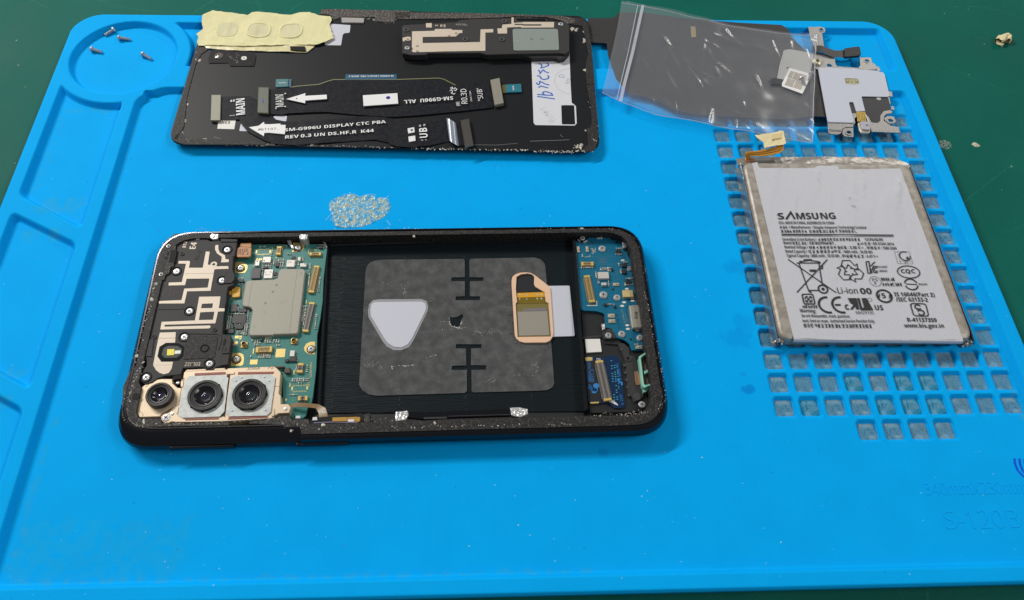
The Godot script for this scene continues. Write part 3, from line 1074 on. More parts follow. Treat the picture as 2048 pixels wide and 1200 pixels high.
	part(o, "adhesive_pad", pad, mat("lilac film", lin(0.56, 0.57, 0.65), 0.5), "lilac-grey rounded triangle pad")
	# fingerprint reader seen through its opening
	var tape := MB.new()
	prism(tape, rounded(pts([47.12, -15.76, 54.73, -15.73, 54.84, 3.23, 47.18, 3.29]), 0.4, 2), 1.6, 2.05)
	part(o, "lilac_tape", tape, mat("lilac film", Color.WHITE), "plain lilac-grey tape strip beside the sensor")
	var rimo := pts([35.61, -18.03, 35.94, -19.34, 36.95, -20.24, 38.51, -20.87, 40.46, -20.97, 42.11, -20.7, 43.71, -19.51, 47.36, -15.83, 48.13, -15, 48.22, -13.86, 48.03, 2.07, 47.66, 3.57, 46.77, 4.9, 45.4, 5.55, 38.56, 5.44, 37.13, 4.96, 36.13, 3.89, 35.73, 2.68, 35.52, -16.08])
	var rim := MB.new()
	plate(rim, rimo, [pts([36.82, -14.43, 37.27, -19.31, 38.76, -20.27, 40.99, -20.56, 42.5, -20.13, 43.2, -19.19, 42.92, -16.41, 43.33, -15.26, 46.22, -13.1, 46.39, -9.42, 47.3, -8.77, 47.26, 3.5, 36.6, 3.42, 36.52, -9.01, 37.01, -9.63])], 1.6, 2.5)
	var peach := mat("copper peach", lin(0.80, 0.53, 0.36), 0.42)
	part(o, "sensor_surround", rim, peach, "peach copper surround of the fingerprint reader")
	var sn := Node3D.new()
	sn.name = "fingerprint_sensor"
	o.add_child(sn, true)
	var b := MB.new()
	prism(b, pts([37.09, -19.77, 39.09, -20.89, 42.56, -20.58, 43.35, -19.64, 42.99, -16.85, 43.39, -15.7, 46.43, -13.53, 37.22, -13.4]), 1.5, 2.0)
	part(sn, "sensor_flex", b, mat("flex black", lin(0.015, 0.016, 0.019), 0.4))
	b = MB.new()
	prism(b, pts([37.14, -13.19, 45.85, -13.35, 46.36, -12.8, 46.31, -11.58, 37.19, -11.42]), 1.5, 2.1)
	part(sn, "flex_band", b, mat("kapton orange", lin(0.70, 0.34, 0.02), 0.35), "orange band with round contacts")
	for p in [Vector2(38.06, -12.43), Vector2(40.39, -12.41), Vector2(43.65, -12.44), Vector2(45.1, -12.41)]:
		b = MB.new()
		lathe(b, p, [0.42, 2.1, 0.36, 2.16, 0.22, 2.16, 0.14, 2.11, 0, 2.1], 14)
		part(sn, "round_contact", b, mat("contact pale", lin(0.75, 0.62, 0.38), 0.3, 0.5))
	b = MB.new()
	prism(b, pts([37.15, -11.46, 46.35, -11.61, 46.57, -9.08, 36.88, -9.17]), 1.5, 2.0)
	part(sn, "olive_flex", b, mat("flex olive", lin(0.17, 0.125, 0.012), 0.3))
	b = MB.new()
	for q in [["T", Vector2(37.71, -10.65)], ["L", Vector2(40.11, -10.72)], ["D", Vector2(43.44, -10.71)], ["G", Vector2(44.81, -10.71)]]:
		letters(b, q[0], sans_bold, 0.55, q[1], 0, 2.02)
	part(sn, "flex_print", b, mat("print white", lin(0.8, 0.8, 0.8), 0.5))
	b = MB.new()
	prism(b, pts([36.67, -9.02, 47.2, -8.98, 47.23, 3.22, 36.73, 3.18]), 1.5, 2.1, 0.06)
	part(sn, "sensor_carrier", b, mat("carrier olive", lin(0.20, 0.165, 0.05), 0.15))
	b = MB.new()
	prism(b, pts([36.99, -6.03, 46.62, -6.07, 46.73, 2.78, 37.01, 2.79]), 2.0, 2.2)
	part(sn, "sensor_die", b, mat("die grey", lin(0.36, 0.335, 0.28), 0.4, 0.3))
	b = MB.new()
	prism(b, pts([38.73, -7.18, 46.36, -7.39, 46.52, -6.16, 38.7, -6.12]), 2.0, 2.18)
	part(sn, "sensor_strip", b, mat("die strip", lin(0.20, 0.175, 0.185), 0.3))

func graphite() -> StandardMaterial3D:
	if mats.has("graphite felt"):
		return mats["graphite felt"]
	var m := mat("graphite felt", Color.WHITE, 0.85, 0.0, 0.12)
	var a := noise(512, 0.5, 81, 2)
	var b := noise(512, 0.02, 82, 4)
	var img := Image.create(512, 512, false, Image.FORMAT_RGB8)
	for y in 512:
		for x in 512:
			var q := a.get_pixel(x, y).r
			var c := lin(0.062, 0.063, 0.065).lerp(lin(0.15, 0.15, 0.153), clampf(q * 1.2 - 0.2 + (b.get_pixel(x, y).r - 0.5) * 0.7, 0, 1))
			if q > 0.74:
				c = c.lerp(lin(0.36, 0.36, 0.36), (q - 0.74) * 3.0)
			img.set_pixel(x, y, c)
	m.albedo_texture = ImageTexture.create_from_image(img)
	m.uv1_scale = Vector3(2.2, 2.2, 1)
	m.heightmap_enabled = true
	m.heightmap_scale = 0.012
	m.heightmap_texture = ImageTexture.create_from_image(a)
	return m

func board_material(key: String, a: Color, b: Color, seed_: int) -> StandardMaterial3D:
	# solder mask over copper: traces show as a slightly different tone
	if mats.has(key):
		return mats[key]
	var m := mat(key, Color.WHITE, 0.35, 0.0, 0.5)
	var img := Image.create(512, 512, false, Image.FORMAT_RGB8)
	img.fill(a)
	var r := RandomNumberGenerator.new()
	r.seed = seed_
	for i in 150:
		var p := Vector2i(r.randi_range(0, 511), r.randi_range(0, 511))
		for leg in r.randi_range(2, 5):
			var d: Vector2i = [Vector2i(1, 0), Vector2i(0, 1), Vector2i(1, 1), Vector2i(-1, 1), Vector2i(-1, 0)][r.randi_range(0, 4)]
			for s in r.randi_range(8, 60):
				p = (p + d + Vector2i(512, 512)) % 512
				img.set_pixelv(p, b)
		if i % 3 == 0:
			img.fill_rect(Rect2i(p, Vector2i(3, 3)), b)
	m.albedo_texture = ImageTexture.create_from_image(img)
	m.uv1_scale = Vector3(3.5, 3.5, 1)
	return m

func main_board(o: Node3D) -> void:
	var h := Node3D.new()
	h.name = "main_board"
	o.add_child(h, true)
	var y := 3.4
	var outline := pts([-59.15, -33.06, -49.74, -33.34, -26.35, -33.01, -25.72, -31.92, -25.93, -19.22])
	outline.append_array(pts([-25.52, -10.63, -25.72, -4.16, -26.18, 1.68, -25.7, 8.48]))
	outline.append_array(pts([-25.46, 13.12, -25.6, 22.35, -25.9, 25.17, -26.89, 26.55, -27.08, 28.64, -28.09, 29.64, -30.18, 29.88, -31.21, 29.21, -31.8, 26.65, -34.17, 24.47, -35.23, 14.84]))
	outline.append_array(pts([-37.46, 12.88, -52.47, 12.49]))
	var b := MB.new()
	prism(b, outline, 2.5, y)
	part(h, "circuit_board", b, board_material("board green", lin(0.042, 0.21, 0.19), lin(0.022, 0.14, 0.132), 5))
	# nickel shield with a rolled edge
	var sh := pts([-50.43, -17.39, -49.84, -18.22, -48.27, -18.35, -41.33, -18.52, -40.48, -18.98, -40.3, -21.77, -39.39, -22.63, -32.52, -22.42, -31.67, -21.59])
	sh.append_array(pts([-31.65, -10.38, -31.7, 0.98, -32.28, 1.92, -39.16, 1.98, -39.5, 2.25, -46.27, 2.22, -46.94, 1.5, -46.89, -6.92, -47.39, -7.78, -48.23, -8.25, -49.5, -8.33, -50.25, -8.83, -50.42, -9.64]))
	b = MB.new()
	prism(b, sh, y, 4.8, 0.28)
	var nickel := mat("nickel silver", lin(0.345, 0.335, 0.285), 0.6, 0.3)
	nickel.heightmap_enabled = true
	nickel.heightmap_scale = 0.004
	nickel.heightmap_texture = ImageTexture.create_from_image(noise(256, 0.2, 55, 3))
	nickel.uv1_scale = Vector3(6, 6, 1)
	part(h, "shield_can", b, nickel, "large nickel shield over the processor")
	for p in [Vector2(-40.37, -16.23), Vector2(-41.21, -13.69), Vector2(-43.06, -9.48)]:
		b = MB.new()
		lathe(b, p, [0.34, 4.82, 0.24, 4.815, 0.22, 4.4, 0.0, 4.4], 14)
		part(h, "vent_hole", b, mat("hole black", lin(0.004, 0.004, 0.004), 0.8))
	b = MB.new()
	var crease := pts([-34.33, -22.38, -34.49, -17.06])
	crease.append_array(pts([-34.56, -9.98, -34.47, 1.47]))
	ribbon(b, crease, 0.16, 4.86, 4.7)
	ribbon(b, pts([-48.26, -18.26, -48.43, -14.97, -48.41, -8.9]), 0.16, 4.86, 4.7)
	ribbon(b, pts([-48.32, -15.68, -48.34, -9.83]), 0.1, 4.85, 4.7)
	for q in [pts([-43.22, -6.31, -42.35, -6.29]), pts([-42.9, -6.83, -42.8, -5.75]), pts([-38.57, -6.39, -38.49, -5.36]), pts([-45.5, -6.66, -44.89, -6.48]), pts([-45.78, -1.31, -44.91, -1.29]), pts([-45.81, -0.87, -44.95, -0.85]), pts([-45.9, -0.07, -45.61, -0.06]), pts([-33.5, -21.09, -32.59, -21.03]), pts([-33.45, -20.61, -32.58, -20.54]), pts([-33.4, -20.12, -32.57, -20.05]), pts([-39.06, -9.04, -36.47, -10.37]), pts([-45.69, -13.62, -45.05, -13.25])]:
		ribbon(b, q, 0.1, 4.84)
	part(h, "shield_crease", b, nickel)
	# chips
	var black := mat("chip black", lin(0.022, 0.022, 0.026), 0.42)
	var grey := mat("chip grey", lin(0.075, 0.072, 0.080), 0.5)
	var white := mat("can pale", lin(0.68, 0.65, 0.60), 0.35, 0.3)
	each_chip(h, "chip", [[-47.6, -21.29, 2.81, 4.02]], y, 4.3, grey)
	each_chip(h, "chip", [[-50.76, -4.4, 4.17, 3.18], [-53.05, -9.25, 2.15, 1.39], [-52.99, -7.87, 2.19, 1.61], [-49.96, -7.57, 2.11, 1.5], [-50.33, -1.51, 2.31, 1.46], [-52.9, -0.08, 2.11, 1.56], [-53.61, -6.33, 1.17, 0.69], [-52.59, -1.52, 0.92, 1.12], [-41.26, -24.77, 1.26, 1.54], [-45.05, -23.67, 1.33, 0.64], [-27.69, -31.66, 1.28, 1.28], [-52.19, -18.61, 1.6, 0.96], [-32.54, 10.22, 2.08, 1.61], [-34.39, 10.6, 1.04, 0.96], [-43.2, 3.18, 1.15, 0.66], [-41.71, -21.3, 0.89, 1.17], [-36.32, -27.36, 1.12, 1]], y, 4.0, black)
	each_chip(h, "filter_can", [[-44.86, -26.64, 2.6, 2.24], [-47.78, -25.38, 1.34, 2.11], [-43.68, -21.03, 2.72, 3.41], [-36.96, -24.99, 2.64, 2.73], [-32.8, -24.29, 2.03, 1.39], [-34.34, -26.75, 0.9, 1.5], [-32.98, 8.34, 1.42, 2.05]], y, 4.2, white)
	# print and marks on the pale cans
	b = MB.new()
	b.col = Color(0.03, 0.03, 0.03)
	for q in [[-45.67, -26.16, 0.53, 0.55], [-47.86, -25.88, 0.65, 0.65], [-32.2, -24.66, 0.53, 0.64]]:
		lathe(b, Vector2(q[0], q[1]), [0.22, 4.22, 0, 4.22], 12)
	letters(b, "ZC 10G", mono, 0.45, Vector2(-44.91, -21.4), -2, 4.22)
	letters(b, "2K31Z", mono, 0.45, Vector2(-44.79, -20.43), -2, 4.22)
	letters(b, "SC81", mono, 0.45, Vector2(-38.08, -25.19), -2, 4.22)
	b.col = Color(0.22, 0.22, 0.23)
	letters(b, "SDR875", sans, 0.42, Vector2(-48.74, -21.78), -3, 4.32)
	letters(b, "0114", sans, 0.42, Vector2(-48.49, -20.56), -3, 4.32)
	letters(b, "1M2", sans, 0.3, Vector2(-33.1, 10.32), 0, 4.02)
	var vc := mat("marks", Color.WHITE, 0.5)
	vc.vertex_color_use_as_albedo = true
	part(h, "chip_print", b, vc)
	# gold land round the screws, and the screws
	var gold := mat("gold land", lin(0.80, 0.62, 0.24), 0.35, 0.55)
	for q in [pts([-55.24, -22.23, -55.3, -26.16, -54.11, -26.34, -52.25, -26.1, -51.07, -24.84, -50.97, -23.36, -51.52, -22.15, -52.9, -21.98]), pts([-51.63, 11.48, -51.73, 7.42, -49.05, 7.38, -48.03, 7.94, -47.6, 9.03, -47.5, 11.16, -47.88, 11.83, -51.25, 11.81]), pts([-37.11, -30.02, -37.21, -33.89, -33.88, -33.83, -33.33, -32.8, -33.43, -31.27, -34.17, -30.39, -35.37, -30.04]), pts([-26.59, 4.02, -28.11, 4.09, -29.21, 4.72, -29.75, 6.02, -29.55, 7.11, -28.71, 8, -27.72, 8.41, -26.29, 8.45])]:
		b = MB.new()
		prism(b, q, y, y + 0.06)
		part(h, "gold_land", b, gold)
	for q in [[Vector2(-53.1, -23.73), 0.3], [Vector2(-49.75, 9.68), 1.1], [Vector2(-35.29, -31.55), 0.7], [Vector2(-27.48, 6.76), 0.9]]:
		b = MB.new()
		lathe(b, q[0], [1.45, y + 0.08, 1.4, y + 0.2, 1.2, y + 0.2, 1.1, y + 0.05, 0, y + 0.05], 20)
		part(h, "screw_seat", b, mat("seat dark", lin(0.05, 0.04, 0.03), 0.4, 0.4))
		screw(h, q[0], 4.05, 0.95, q[1])
	# sockets
	connector(h, Vector2(-41.38, -30.24), 3.2, 1.5, 0, y)
	connector(h, Vector2(-29.27, -28.67), 3.6, 1.3, 91, y)
	connector(h, Vector2(-28.8, -18.73), 10.2, 1.75, 5.5, y)
	connector(h, Vector2(-29.19, -4.53), 10.6, 1.75, 6, y, false)
	connector(h, Vector2(-41.71, 6.73), 4.7, 1.9, 89, y)
	connector(h, Vector2(-30.07, 13.33), 3.0, 1.7, 2, y, false)
	connector(h, Vector2(-28.35, 23.38), 2.6, 1.4, 90, y, false)
	# coaxial sockets
	for p in [Vector2(-48.08, 4.77), Vector2(-32.93, 3.94)]:
		b = MB.new()
		box(b, p.x, p.y, 2.0, 1.9, y, y + 0.3, 0.05)
		lathe(b, p + Vector2(-0.1, -0.2), [0.72, y + 0.2, 0.72, y + 1.0, 0.55, y + 1.05, 0.5, y + 0.4], 18)
		part(h, "coax_socket", b, mat("contact gold", Color.WHITE))
		b = MB.new()
		lathe(b, p + Vector2(-0.1, -0.2), [0.52, y + 0.8, 0.3, y + 0.85, 0.0, y + 0.85], 16)
		part(h, "coax_core", b, mat("hole black", Color.WHITE))
	# bare gold pads, empty footprints, print
	b = MB.new()
	for q in [[-50.77, 1.82, 1.19, 0.93], [-50.82, 3.93, 1.18, 1.05], [-44.48, 10.64, 2.26, 1.62], [-36.75, 7.75, 2.85, 2.92], [-33.37, 23.43, 0.56, 0.62], [-49.65, 1.69, 0.81, 0.53], [-49.64, 2.42, 0.69, 0.44], [-45.05, 6.9, 0.3, 1.84], [-31.98, 14.41, 0.34, 1.47], [-32.73, 18.7, 0.3, 1.21], [-48.84, -30.34, 0.45, 1.27], [-44.38, -30.41, 0.45, 1.32], [-31.96, 19.81, 0.48, 1.2], [-27.52, 19.73, 0.48, 1.11], [-48.26, -27.39, 0.49, 0.65], [-47.54, -27.3, 0.49, 0.65], [-46.92, -27.29, 0.45, 0.65]]:
		box(b, q[0], q[1], q[2], q[3], y, y + 0.05)
	for row in [[Vector2(-48.44, -31.25), Vector2(-44.86, -31.33), 10], [Vector2(-48.39, -29.22), Vector2(-44.72, -29.33), 10], [Vector2(-31.73, 18.9), Vector2(-27.82, 18.86), 9], [Vector2(-31.53, 20.82), Vector2(-27.81, 20.83), 9], [Vector2(-42.1, -27.85), Vector2(-40.57, -27.87), 3]]:
		for i in int(row[2]):
			var p: Vector2 = row[0].lerp(row[1], i / float(row[2] - 1))
			box(b, p.x, p.y, 0.16, 0.42, y, y + 0.05)
	for q in [pts([-44.83, -31.99, -43.83, -32.18, -43.77, -30.95]), pts([-40.88, -32.55, -39.19, -32.7, -39.2, -31.63]), pts([-31.75, -29.21, -31.77, -30.73, -29.15, -30.73]), pts([-55.11, -27.7, -54.29, -27.64]), pts([-30.61, -11.18, -30.67, -9.78]), pts([-54.6, -12.88, -54.49, -12.06, -53.01, -12.02])]:
		ribbon(b, q, 0.2, y + 0.05)
	letters(b, "10-0", sans, 0.75, Vector2(-26.84, 19.58), -92, y + 0.04)
	letters(b, "%UCE8H1Z94V-0", sans, 0.6, Vector2(-26.53, 16.32), -93, y + 0.04, 0.82)
	part(h, "gold_pads", b, gold, "", true)
	# tiny parts
	var s := MB.new()
	for c in [[[-48.77, -25.7, 1.02, 3.23], 8], [[-44.58, -24.62, 3.05, 1.98], 14], [[-47.15, -32.32, 2.47, 0.66], 5], [[-43.73, -29.47, 0.62, 2.53], 5], [[-41.89, -25.93, 2.24, 1.99], 6], [[-40, -25.4, 1.63, 3.48], 11], [[-40.42, -31.05, 0.82, 2.29], 4], [[-37.95, -29.11, 1.44, 1.01], 4], [[-34.98, -26.04, 1.84, 2.99], 9], [[-33.24, -27.01, 1.23, 1.75], 5], [[-30.66, -23.48, 1.02, 3.46], 9], [[-30.48, -19.32, 1.21, 4.86], 10], [[-27.04, -16.83, 1.01, 5.78], 14], [[-30.37, -15.94, 0.8, 3.36], 8], [[-52.58, -19.53, 1.8, 1.21], 4], [[-52.31, -17.6, 1.8, 0.96], 7], [[-45.89, -22.07, 0.81, 3.68], 8], [[-41.68, -20.52, 1.61, 1.71], 6], [[-27.72, -31.96, 2.28, 1.79], 5], [[-53.88, -3.68, 1.36, 5.89], 22], [[-51.36, -6.47, 3.9, 1.15], 10], [[-48.46, -5.14, 0.97, 5.48], 16], [[-50.46, -2.7, 3.48, 0.9], 9], [[-48.38, -0.86, 1.35, 4.48], 18], [[-50.05, 0.22, 2.12, 1.56], 16], [[-30.92, -6.11, 1.37, 5.98], 22], [[-30.68, -1.56, 0.97, 3.16], 8], [[-26.93, -3.05, 0.98, 5.68], 18], [[-44.19, 4.11, 2.1, 2.2], 9], [[-41.07, 3.09, 2.11, 2.43], 10], [[-38.43, 3.59, 2.3, 1.32], 7], [[-37.77, 5.14, 1.53, 0.88], 4], [[-41.42, 8.84, 3.98, 1.29], 12], [[-50.86, 4.71, 1.33, 0.66], 2], [[-45.58, 8.73, 0.76, 0.65], 2], [[-31.33, 10.38, 0.57, 1.29], 2], [[-28.12, 13.33, 0.94, 2.75], 8], [[-31.34, 13.04, 0.75, 2.33], 5], [[-29.75, 17.06, 5.25, 1.22], 12], [[-31.43, 21.95, 2.16, 0.95], 5], [[-29.76, 18.03, 1.75, 0.49], 3], [[-51.8, -8.2, 0.78, 1.85], 3], [[-45.83, 3.19, 1.15, 1.1], 3]]:
		cluster(s, c[0], int(c[1]), y)
	part(h, "small_components", s, vc, "", true)
	# folded orange flex at the rear and a small orange tab at the left
	b = MB.new()
	prism(b, rounded(pts([-54.45, -27.05, -54.81, -30.43, -53.85, -31.17, -50.05, -30.84, -49.9, -27.09]), 0.7, 3), 4.6, 5.3, 0.1)
	prism(b, pts([-54.22, -31.47, -54.1, -32.99, -50.58, -32.97, -50.34, -31.14]), 4.0, 4.9, 0.1)
	part(h, "folded_flex", b, mat("kapton brown", lin(0.46, 0.20, 0.06), 0.35), "folded orange flex printed with letters")
	b = MB.new()
	b.col = Color(0.12, 0.04, 0.015)
	letters(b, "T_EU", sans_bold, 1.15, Vector2(-50.57, -29.09), 180, 5.33)
	letters(b, "EUD", sans_bold, 1.15, Vector2(-51.1, -30.36), 180, 5.33)
	part(h, "flex_print", b, vc)
	b = MB.new()
	prism(b, rounded(pts([-54.23, -12.41, -54.64, -15.96, -54.2, -16.3, -52, -16.14, -51.63, -12.47, -53.62, -12.21]), 0.6, 3), 3.7, 4.2, 0.1)
	prism(b, pts([-55.92, -13.28, -55.95, -15.04, -54.43, -14.77, -54.36, -13.59]), 3.6, 4.0)
	part(h, "orange_tab", b, mat("kapton bright", lin(0.74, 0.40, 0.06), 0.3))

func antenna_cover(o: Node3D) -> void:
	var h := Node3D.new()
	h.name = "antenna_cover"
	o.add_child(h, true)
	var y := 6.0
	var plastic := mat("cover plastic", Color.WHITE, 0.6, 0.0, 0.4)
	plastic.albedo_texture = tinted(noise(256, 0.4, 61, 2), lin(0.024, 0.024, 0.025), lin(0.052, 0.050, 0.050), 0.3, 0.75)
	plastic.heightmap_enabled = true
	plastic.heightmap_scale = 0.006
	plastic.heightmap_texture = ImageTexture.create_from_image(noise(256, 0.5, 62, 2))
	plastic.uv1_scale = Vector3(4, 4, 1)
	var outline := pts([-74.19, -31.25, -74.58, -33.4, -73.95, -34.39, -65.81, -34.47, -63.53, -33.17, -60.09, -33.22])
	outline.append_array(pts([-54.82, -32.7, -54.76, -30.38, -54.73, -27.02, -55.18, -26.65, -54.65, -21.51, -53.64, -19.32, -53.63, -15.75, -55.18, -14.95, -55.24, -12.03]))
	outline.append_array(pts([-54.94, -9.94, -55.08, -6.97, -54.83, -3.35, -54.4, 2.09, -51.99, 2.47, -51.49, 4.23, -51.15, 12.76]))
	outline.append_array(pts([-54.36, 13.31, -55.36, 14.23, -57.33, 14.29, -58.52, 13.32, -64.31, 13.53, -64.56, 15.62, -69.24, 15.97, -71.16, 16.73, -72.56, 17.96, -74.3, 18.48, -76.13, 17.52, -76.84, 16, -76.17, 14.27, -75.3, 12.42, -75.59, 10.4, -76.75, 9.3, -76.93, 7.86, -77.07, 3.48, -77.82, 2.36, -77.08, -4.11]))
	outline.append_array(pts([-78.02, -7.3, -77.94, -9.62, -77.58, -16.85, -76.63, -17.63, -75.5, -18.15, -75.47, -19.77, -74.31, -20.69, -74.49, -22.88, -73.57, -23.41]))
	var b := MB.new()
	prism(b, outline, 2.6, y, 0.18)
	part(h, "cover_plate", b, plastic)
	# raised right-hand blocks and ribs
	b = MB.new()
	prism(b, pts([-56.52, -20.62, -53.99, -20.21, -53.5, -18.88, -53.46, -17.45, -54.31, -16.28, -56.66, -16.21, -56.96, -18.24, -56.34, -19.42]), y - 0.1, 6.35, 0.15)
	prism(b, pts([-53.64, 2.82, -51.86, 2.75, -51.38, 4.39, -51.26, 8.9, -53.46, 9.06]), y - 0.1, 6.3, 0.15)
	prism(b, pts([-53.44, 9.43, -51.23, 9.28, -51.11, 12.65, -53.45, 13]), y - 0.1, 6.2, 0.15)
	prism(b, pts([-76.55, 3.61, -74.59, 3.41, -74.14, 9.46, -76.55, 9.4]), y - 0.1, 6.25, 0.15)
	prism(b, pts([-60.32, -33.88, -54.88, -33.53, -54.74, -32.51, -60.12, -32.56]), y - 0.4, 6.3, 0.1)
	ribbon(b, pts([-64.23, 1.63, -56.06, 1.95, -54.92, 2.48, -54.46, 4.09, -54.79, 7.5]), 0.3, 6.2, 5.9)
	ribbon(b, pts([-75.94, -7.34, -67.92, -7.29]), 0.5, 6.12, 5.9)
	part(h, "cover_rib", b, plastic)
	b = MB.new()
	prism(b, pts([-53.6, 4.29, -52.97, 3.76, -52.64, 4.74, -53.02, 6.56, -53.54, 6.49]), 6.2, 6.33)
	part(h, "cover_slot", b, mat("hole black", Color.WHITE))
	# plated antenna tracks
	var beige := mat("track beige", Color.WHITE, 0.5, 0.15, 0.5)
	beige.albedo_texture = tinted(noise(256, 0.5, 64, 2), lin(0.55, 0.46, 0.36), lin(0.74, 0.65, 0.54), 0.25, 0.75)
	beige.uv1_scale = Vector3(5, 5, 1)
	b = MB.new()
	prism(b, pts([-72.4, -24.35, -72.46, -25.32, -68.96, -25.31, -68.74, -24.7, -68.73, -22.63, -64.33, -22.54, -64.35, -28.94, -63.12, -28.83, -62.91, -23.75, -59.46, -22.99, -59.07, -21.97, -60.52, -21.86, -60.47, -13.69, -67.74, -13.64, -67.85, -9.19, -75.7, -9.31, -75.77, -10.22, -68.93, -10.41, -68.8, -14.67, -61.55, -14.91, -61.54, -18.34, -68.74, -18.41, -68.81, -16, -73.93, -15.97, -74.04, -17.04, -70.01, -17.15, -69.9, -24.22]), y - 0.1, y + 0.07)
	part(h, "antenna_track", b, beige)
	b = MB.new()
	prism(b, pts([-59.34, -22.99, -56.3, -23.01, -56.04, -21.96, -59.17, -21.89]), y - 0.1, y + 0.1)
	lathe(b, Vector2(-61.02, -23.8), [1.05, y, 1.05, y + 0.09, 0.5, y + 0.09, 0.3, y - 0.3, 0, y - 0.3], 20)
	part(h, "antenna_track", b, beige)
	b = MB.new()
	prism(b, pts([-61.7, -31.02, -61.55, -31.5, -60.69, -31.43, -60.5, -29.86, -59.83, -28.43, -57.95, -27.27, -57.62, -25.87, -56.45, -25.57, -56.42, -24.59, -58.78, -24.5, -58.89, -26.73, -60.7, -28.17, -61.51, -29.74]), y - 0.1, y + 0.07)
	part(h, "antenna_track", b, beige)
	var net := pts([-63.65, -11.52, -57.05, -11.51, -56.92, -8.89])
	net.append_array(pts([-56.95, -7.23, -55.07, -7.06, -55.03, -6.03, -56.97, -5.94, -57.13, -1.75, -72.31, -1.61, -72.56, -1.24, -72.29, -0.9, -58.7, -1.03, -58.3, -0.52, -58.75, 0.02, -73.49, 0.07, -73.58, -2.64, -63.52, -2.91]))
	b = MB.new()
	plate(b, net, [pts([-62.34, -8.9, -58.97, -9.01, -58.92, -7.27, -62.4, -7.28]), pts([-62.38, -5.81, -58.06, -5.97, -58.04, -3.04, -62.36, -3.01])], y - 0.1, y + 0.07)
	part(h, "antenna_track", b, beige)
	b = MB.new()
	prism(b, pts([-73.39, 1.16, -68.61, 1.1, -68.17, 4.73, -70.91, 4.76, -72.61, 6.03, -72.56, 9.4, -71.07, 11.2, -67.62, 11.29, -67.62, 13.56, -68.2, 14.95, -69.56, 15.38, -70.89, 14.88, -72.11, 13.91, -73.26, 12.23, -73.46, 3.57]), y - 0.1, y + 0.07)
	part(h, "antenna_track", b, beige)
	b = MB.new()
	ribbon(b, pts([-69.68, -20.38, -60.62, -20.36]), 0.1, y + 0.13, y)
	ribbon(b, pts([-73.51, 3.08, -68.36, 3.08]), 0.12, y + 0.15, y)
	ribbon(b, pts([-73.17, 12.19, -67.61, 12.26]), 0.1, y + 0.12, y)
	part(h, "mould_line", b, beige)
	b = MB.new()
	letters(b, "B12", sans_bold, 1.05, Vector2(-71.21, -30.49), -86, y + 0.05)
	letters(b, "E4", sans_bold, 1.9, Vector2(-68, -29.72), -86, y + 0.05)
	letters(b, "E0LJ2Z", mono, 1.15, Vector2(-59.38, 11.64), 180, y + 0.05, 0.8)
	part(h, "cover_lettering", b, beige)
	b = MB.new()
	letters(b, "02-2", mono, 1.1, Vector2(-66.51, -25.48), -75, y + 0.04)
	letters(b, "T2", mono, 1.1, Vector2(-53.85, 8.26), -5, 6.33)
	part(h, "moulded_mark", b, mat("cover plastic dark", Color.WHITE))
	b = MB.new()
	for q in [pts([-75.06, -14, -74.55, -14.79, -74.69, -13.21, -75.15, -12.16]), pts([-74.38, -15.05, -73, -14.76, -73.15, -13.17, -73.13, -11.86]), pts([-72.54, -13.42, -71.53, -13.93, -71.73, -12.61, -72.42, -11.58, -71.25, -12.34]), pts([-71.39, -13.13, -70.32, -13.9])]:
		ribbon(b, q, 0.28, y + 0.03)
	part(h, "pen_scrawl", b, mat("maroon ink", lin(0.060, 0.020, 0.032), 0.6))
	# flash window with its two emitters, and the sensor hole beside it in ragged foam
	b = MB.new()
	prism(b, pts([-72.54, 8.93, -72.38, 5.92, -70.88, 4.96, -67.07, 5, -65.06, 6.22, -64.77, 9.12, -66.04, 10.81, -70.99, 11.06]), y, y + 0.1)
	part(h, "flash_window", b, mat("window black", lin(0.006, 0.008, 0.009), 0.15))
	b = MB.new()
	prism(b, pts([-71.43, 8.71, -71.21, 6.55, -70.08, 5.85, -67.33, 5.92, -65.78, 6.93, -65.65, 8.86, -66.82, 9.91, -70.37, 9.94]), y, y + 0.12)
	part(h, "flash_well", b, mat("well green black", lin(0.02, 0.028, 0.026), 0.3))
	b = MB.new()
	prism(b, pts([-70.04, 7.07, -67.9, 7.03, -67.65, 9.15, -69.77, 9.22]), y, y + 0.3, 0.05)
	part(h, "flash_phosphor", b, mat("phosphor yellow", lin(0.86, 0.74, 0.05), 0.4), "yellow square flash emitter")
	b = MB.new()
	prism(b, pts([-67.68, 7.57, -65.88, 7.51, -65.83, 8.67, -67.63, 8.77]), y, y + 0.28, 0.05)
	part(h, "flash_chip", b, mat("chip white", lin(0.82, 0.80, 0.76), 0.4))
	b = MB.new()
	prism(b, rounded(pts([-64.55, 2.44, -55.75, 2.82, -55.52, 4.01, -55.57, 10.19, -64.82, 10.6, -65.06, 6.22]), 0.5, 2), y - 0.1, y + 0.14)
	part(h, "foam_patch", b, glue_material(), "ragged black foam round the sensor hole")
	b = MB.new()
	lathe(b, Vector2(-58.97, 6.96), [1.35, y, 1.3, y + 0.3, 1.0, y + 0.3, 0.75, y - 0.2, 0.0, y - 0.25], 22)
	part(h, "sensor_hole", b, mat("window black", Color.WHITE))
	b = MB.new()
	lathe(b, Vector2(-58.82, 7.21), [0.35, y - 0.2, 0.3, y, 0.0, y + 0.02], 16)
	part(h, "sensor_lens", b, mat("lens violet", lin(0.05, 0.045, 0.06), 0.1))
	for p in [Vector2(-71.82, -28.1), Vector2(-56.98, 0.63), Vector2(-74.8, 2.68)]:
		b = MB.new()
		lathe(b, p, [0.75, y, 0.7, y + 0.22, 0.5, y + 0.22, 0.4, y + 0.05, 0.2, y + 0.05, 0.15, y + 0.2, 0, y + 0.2], 18)
		part(h, "moulded_boss", b, plastic)
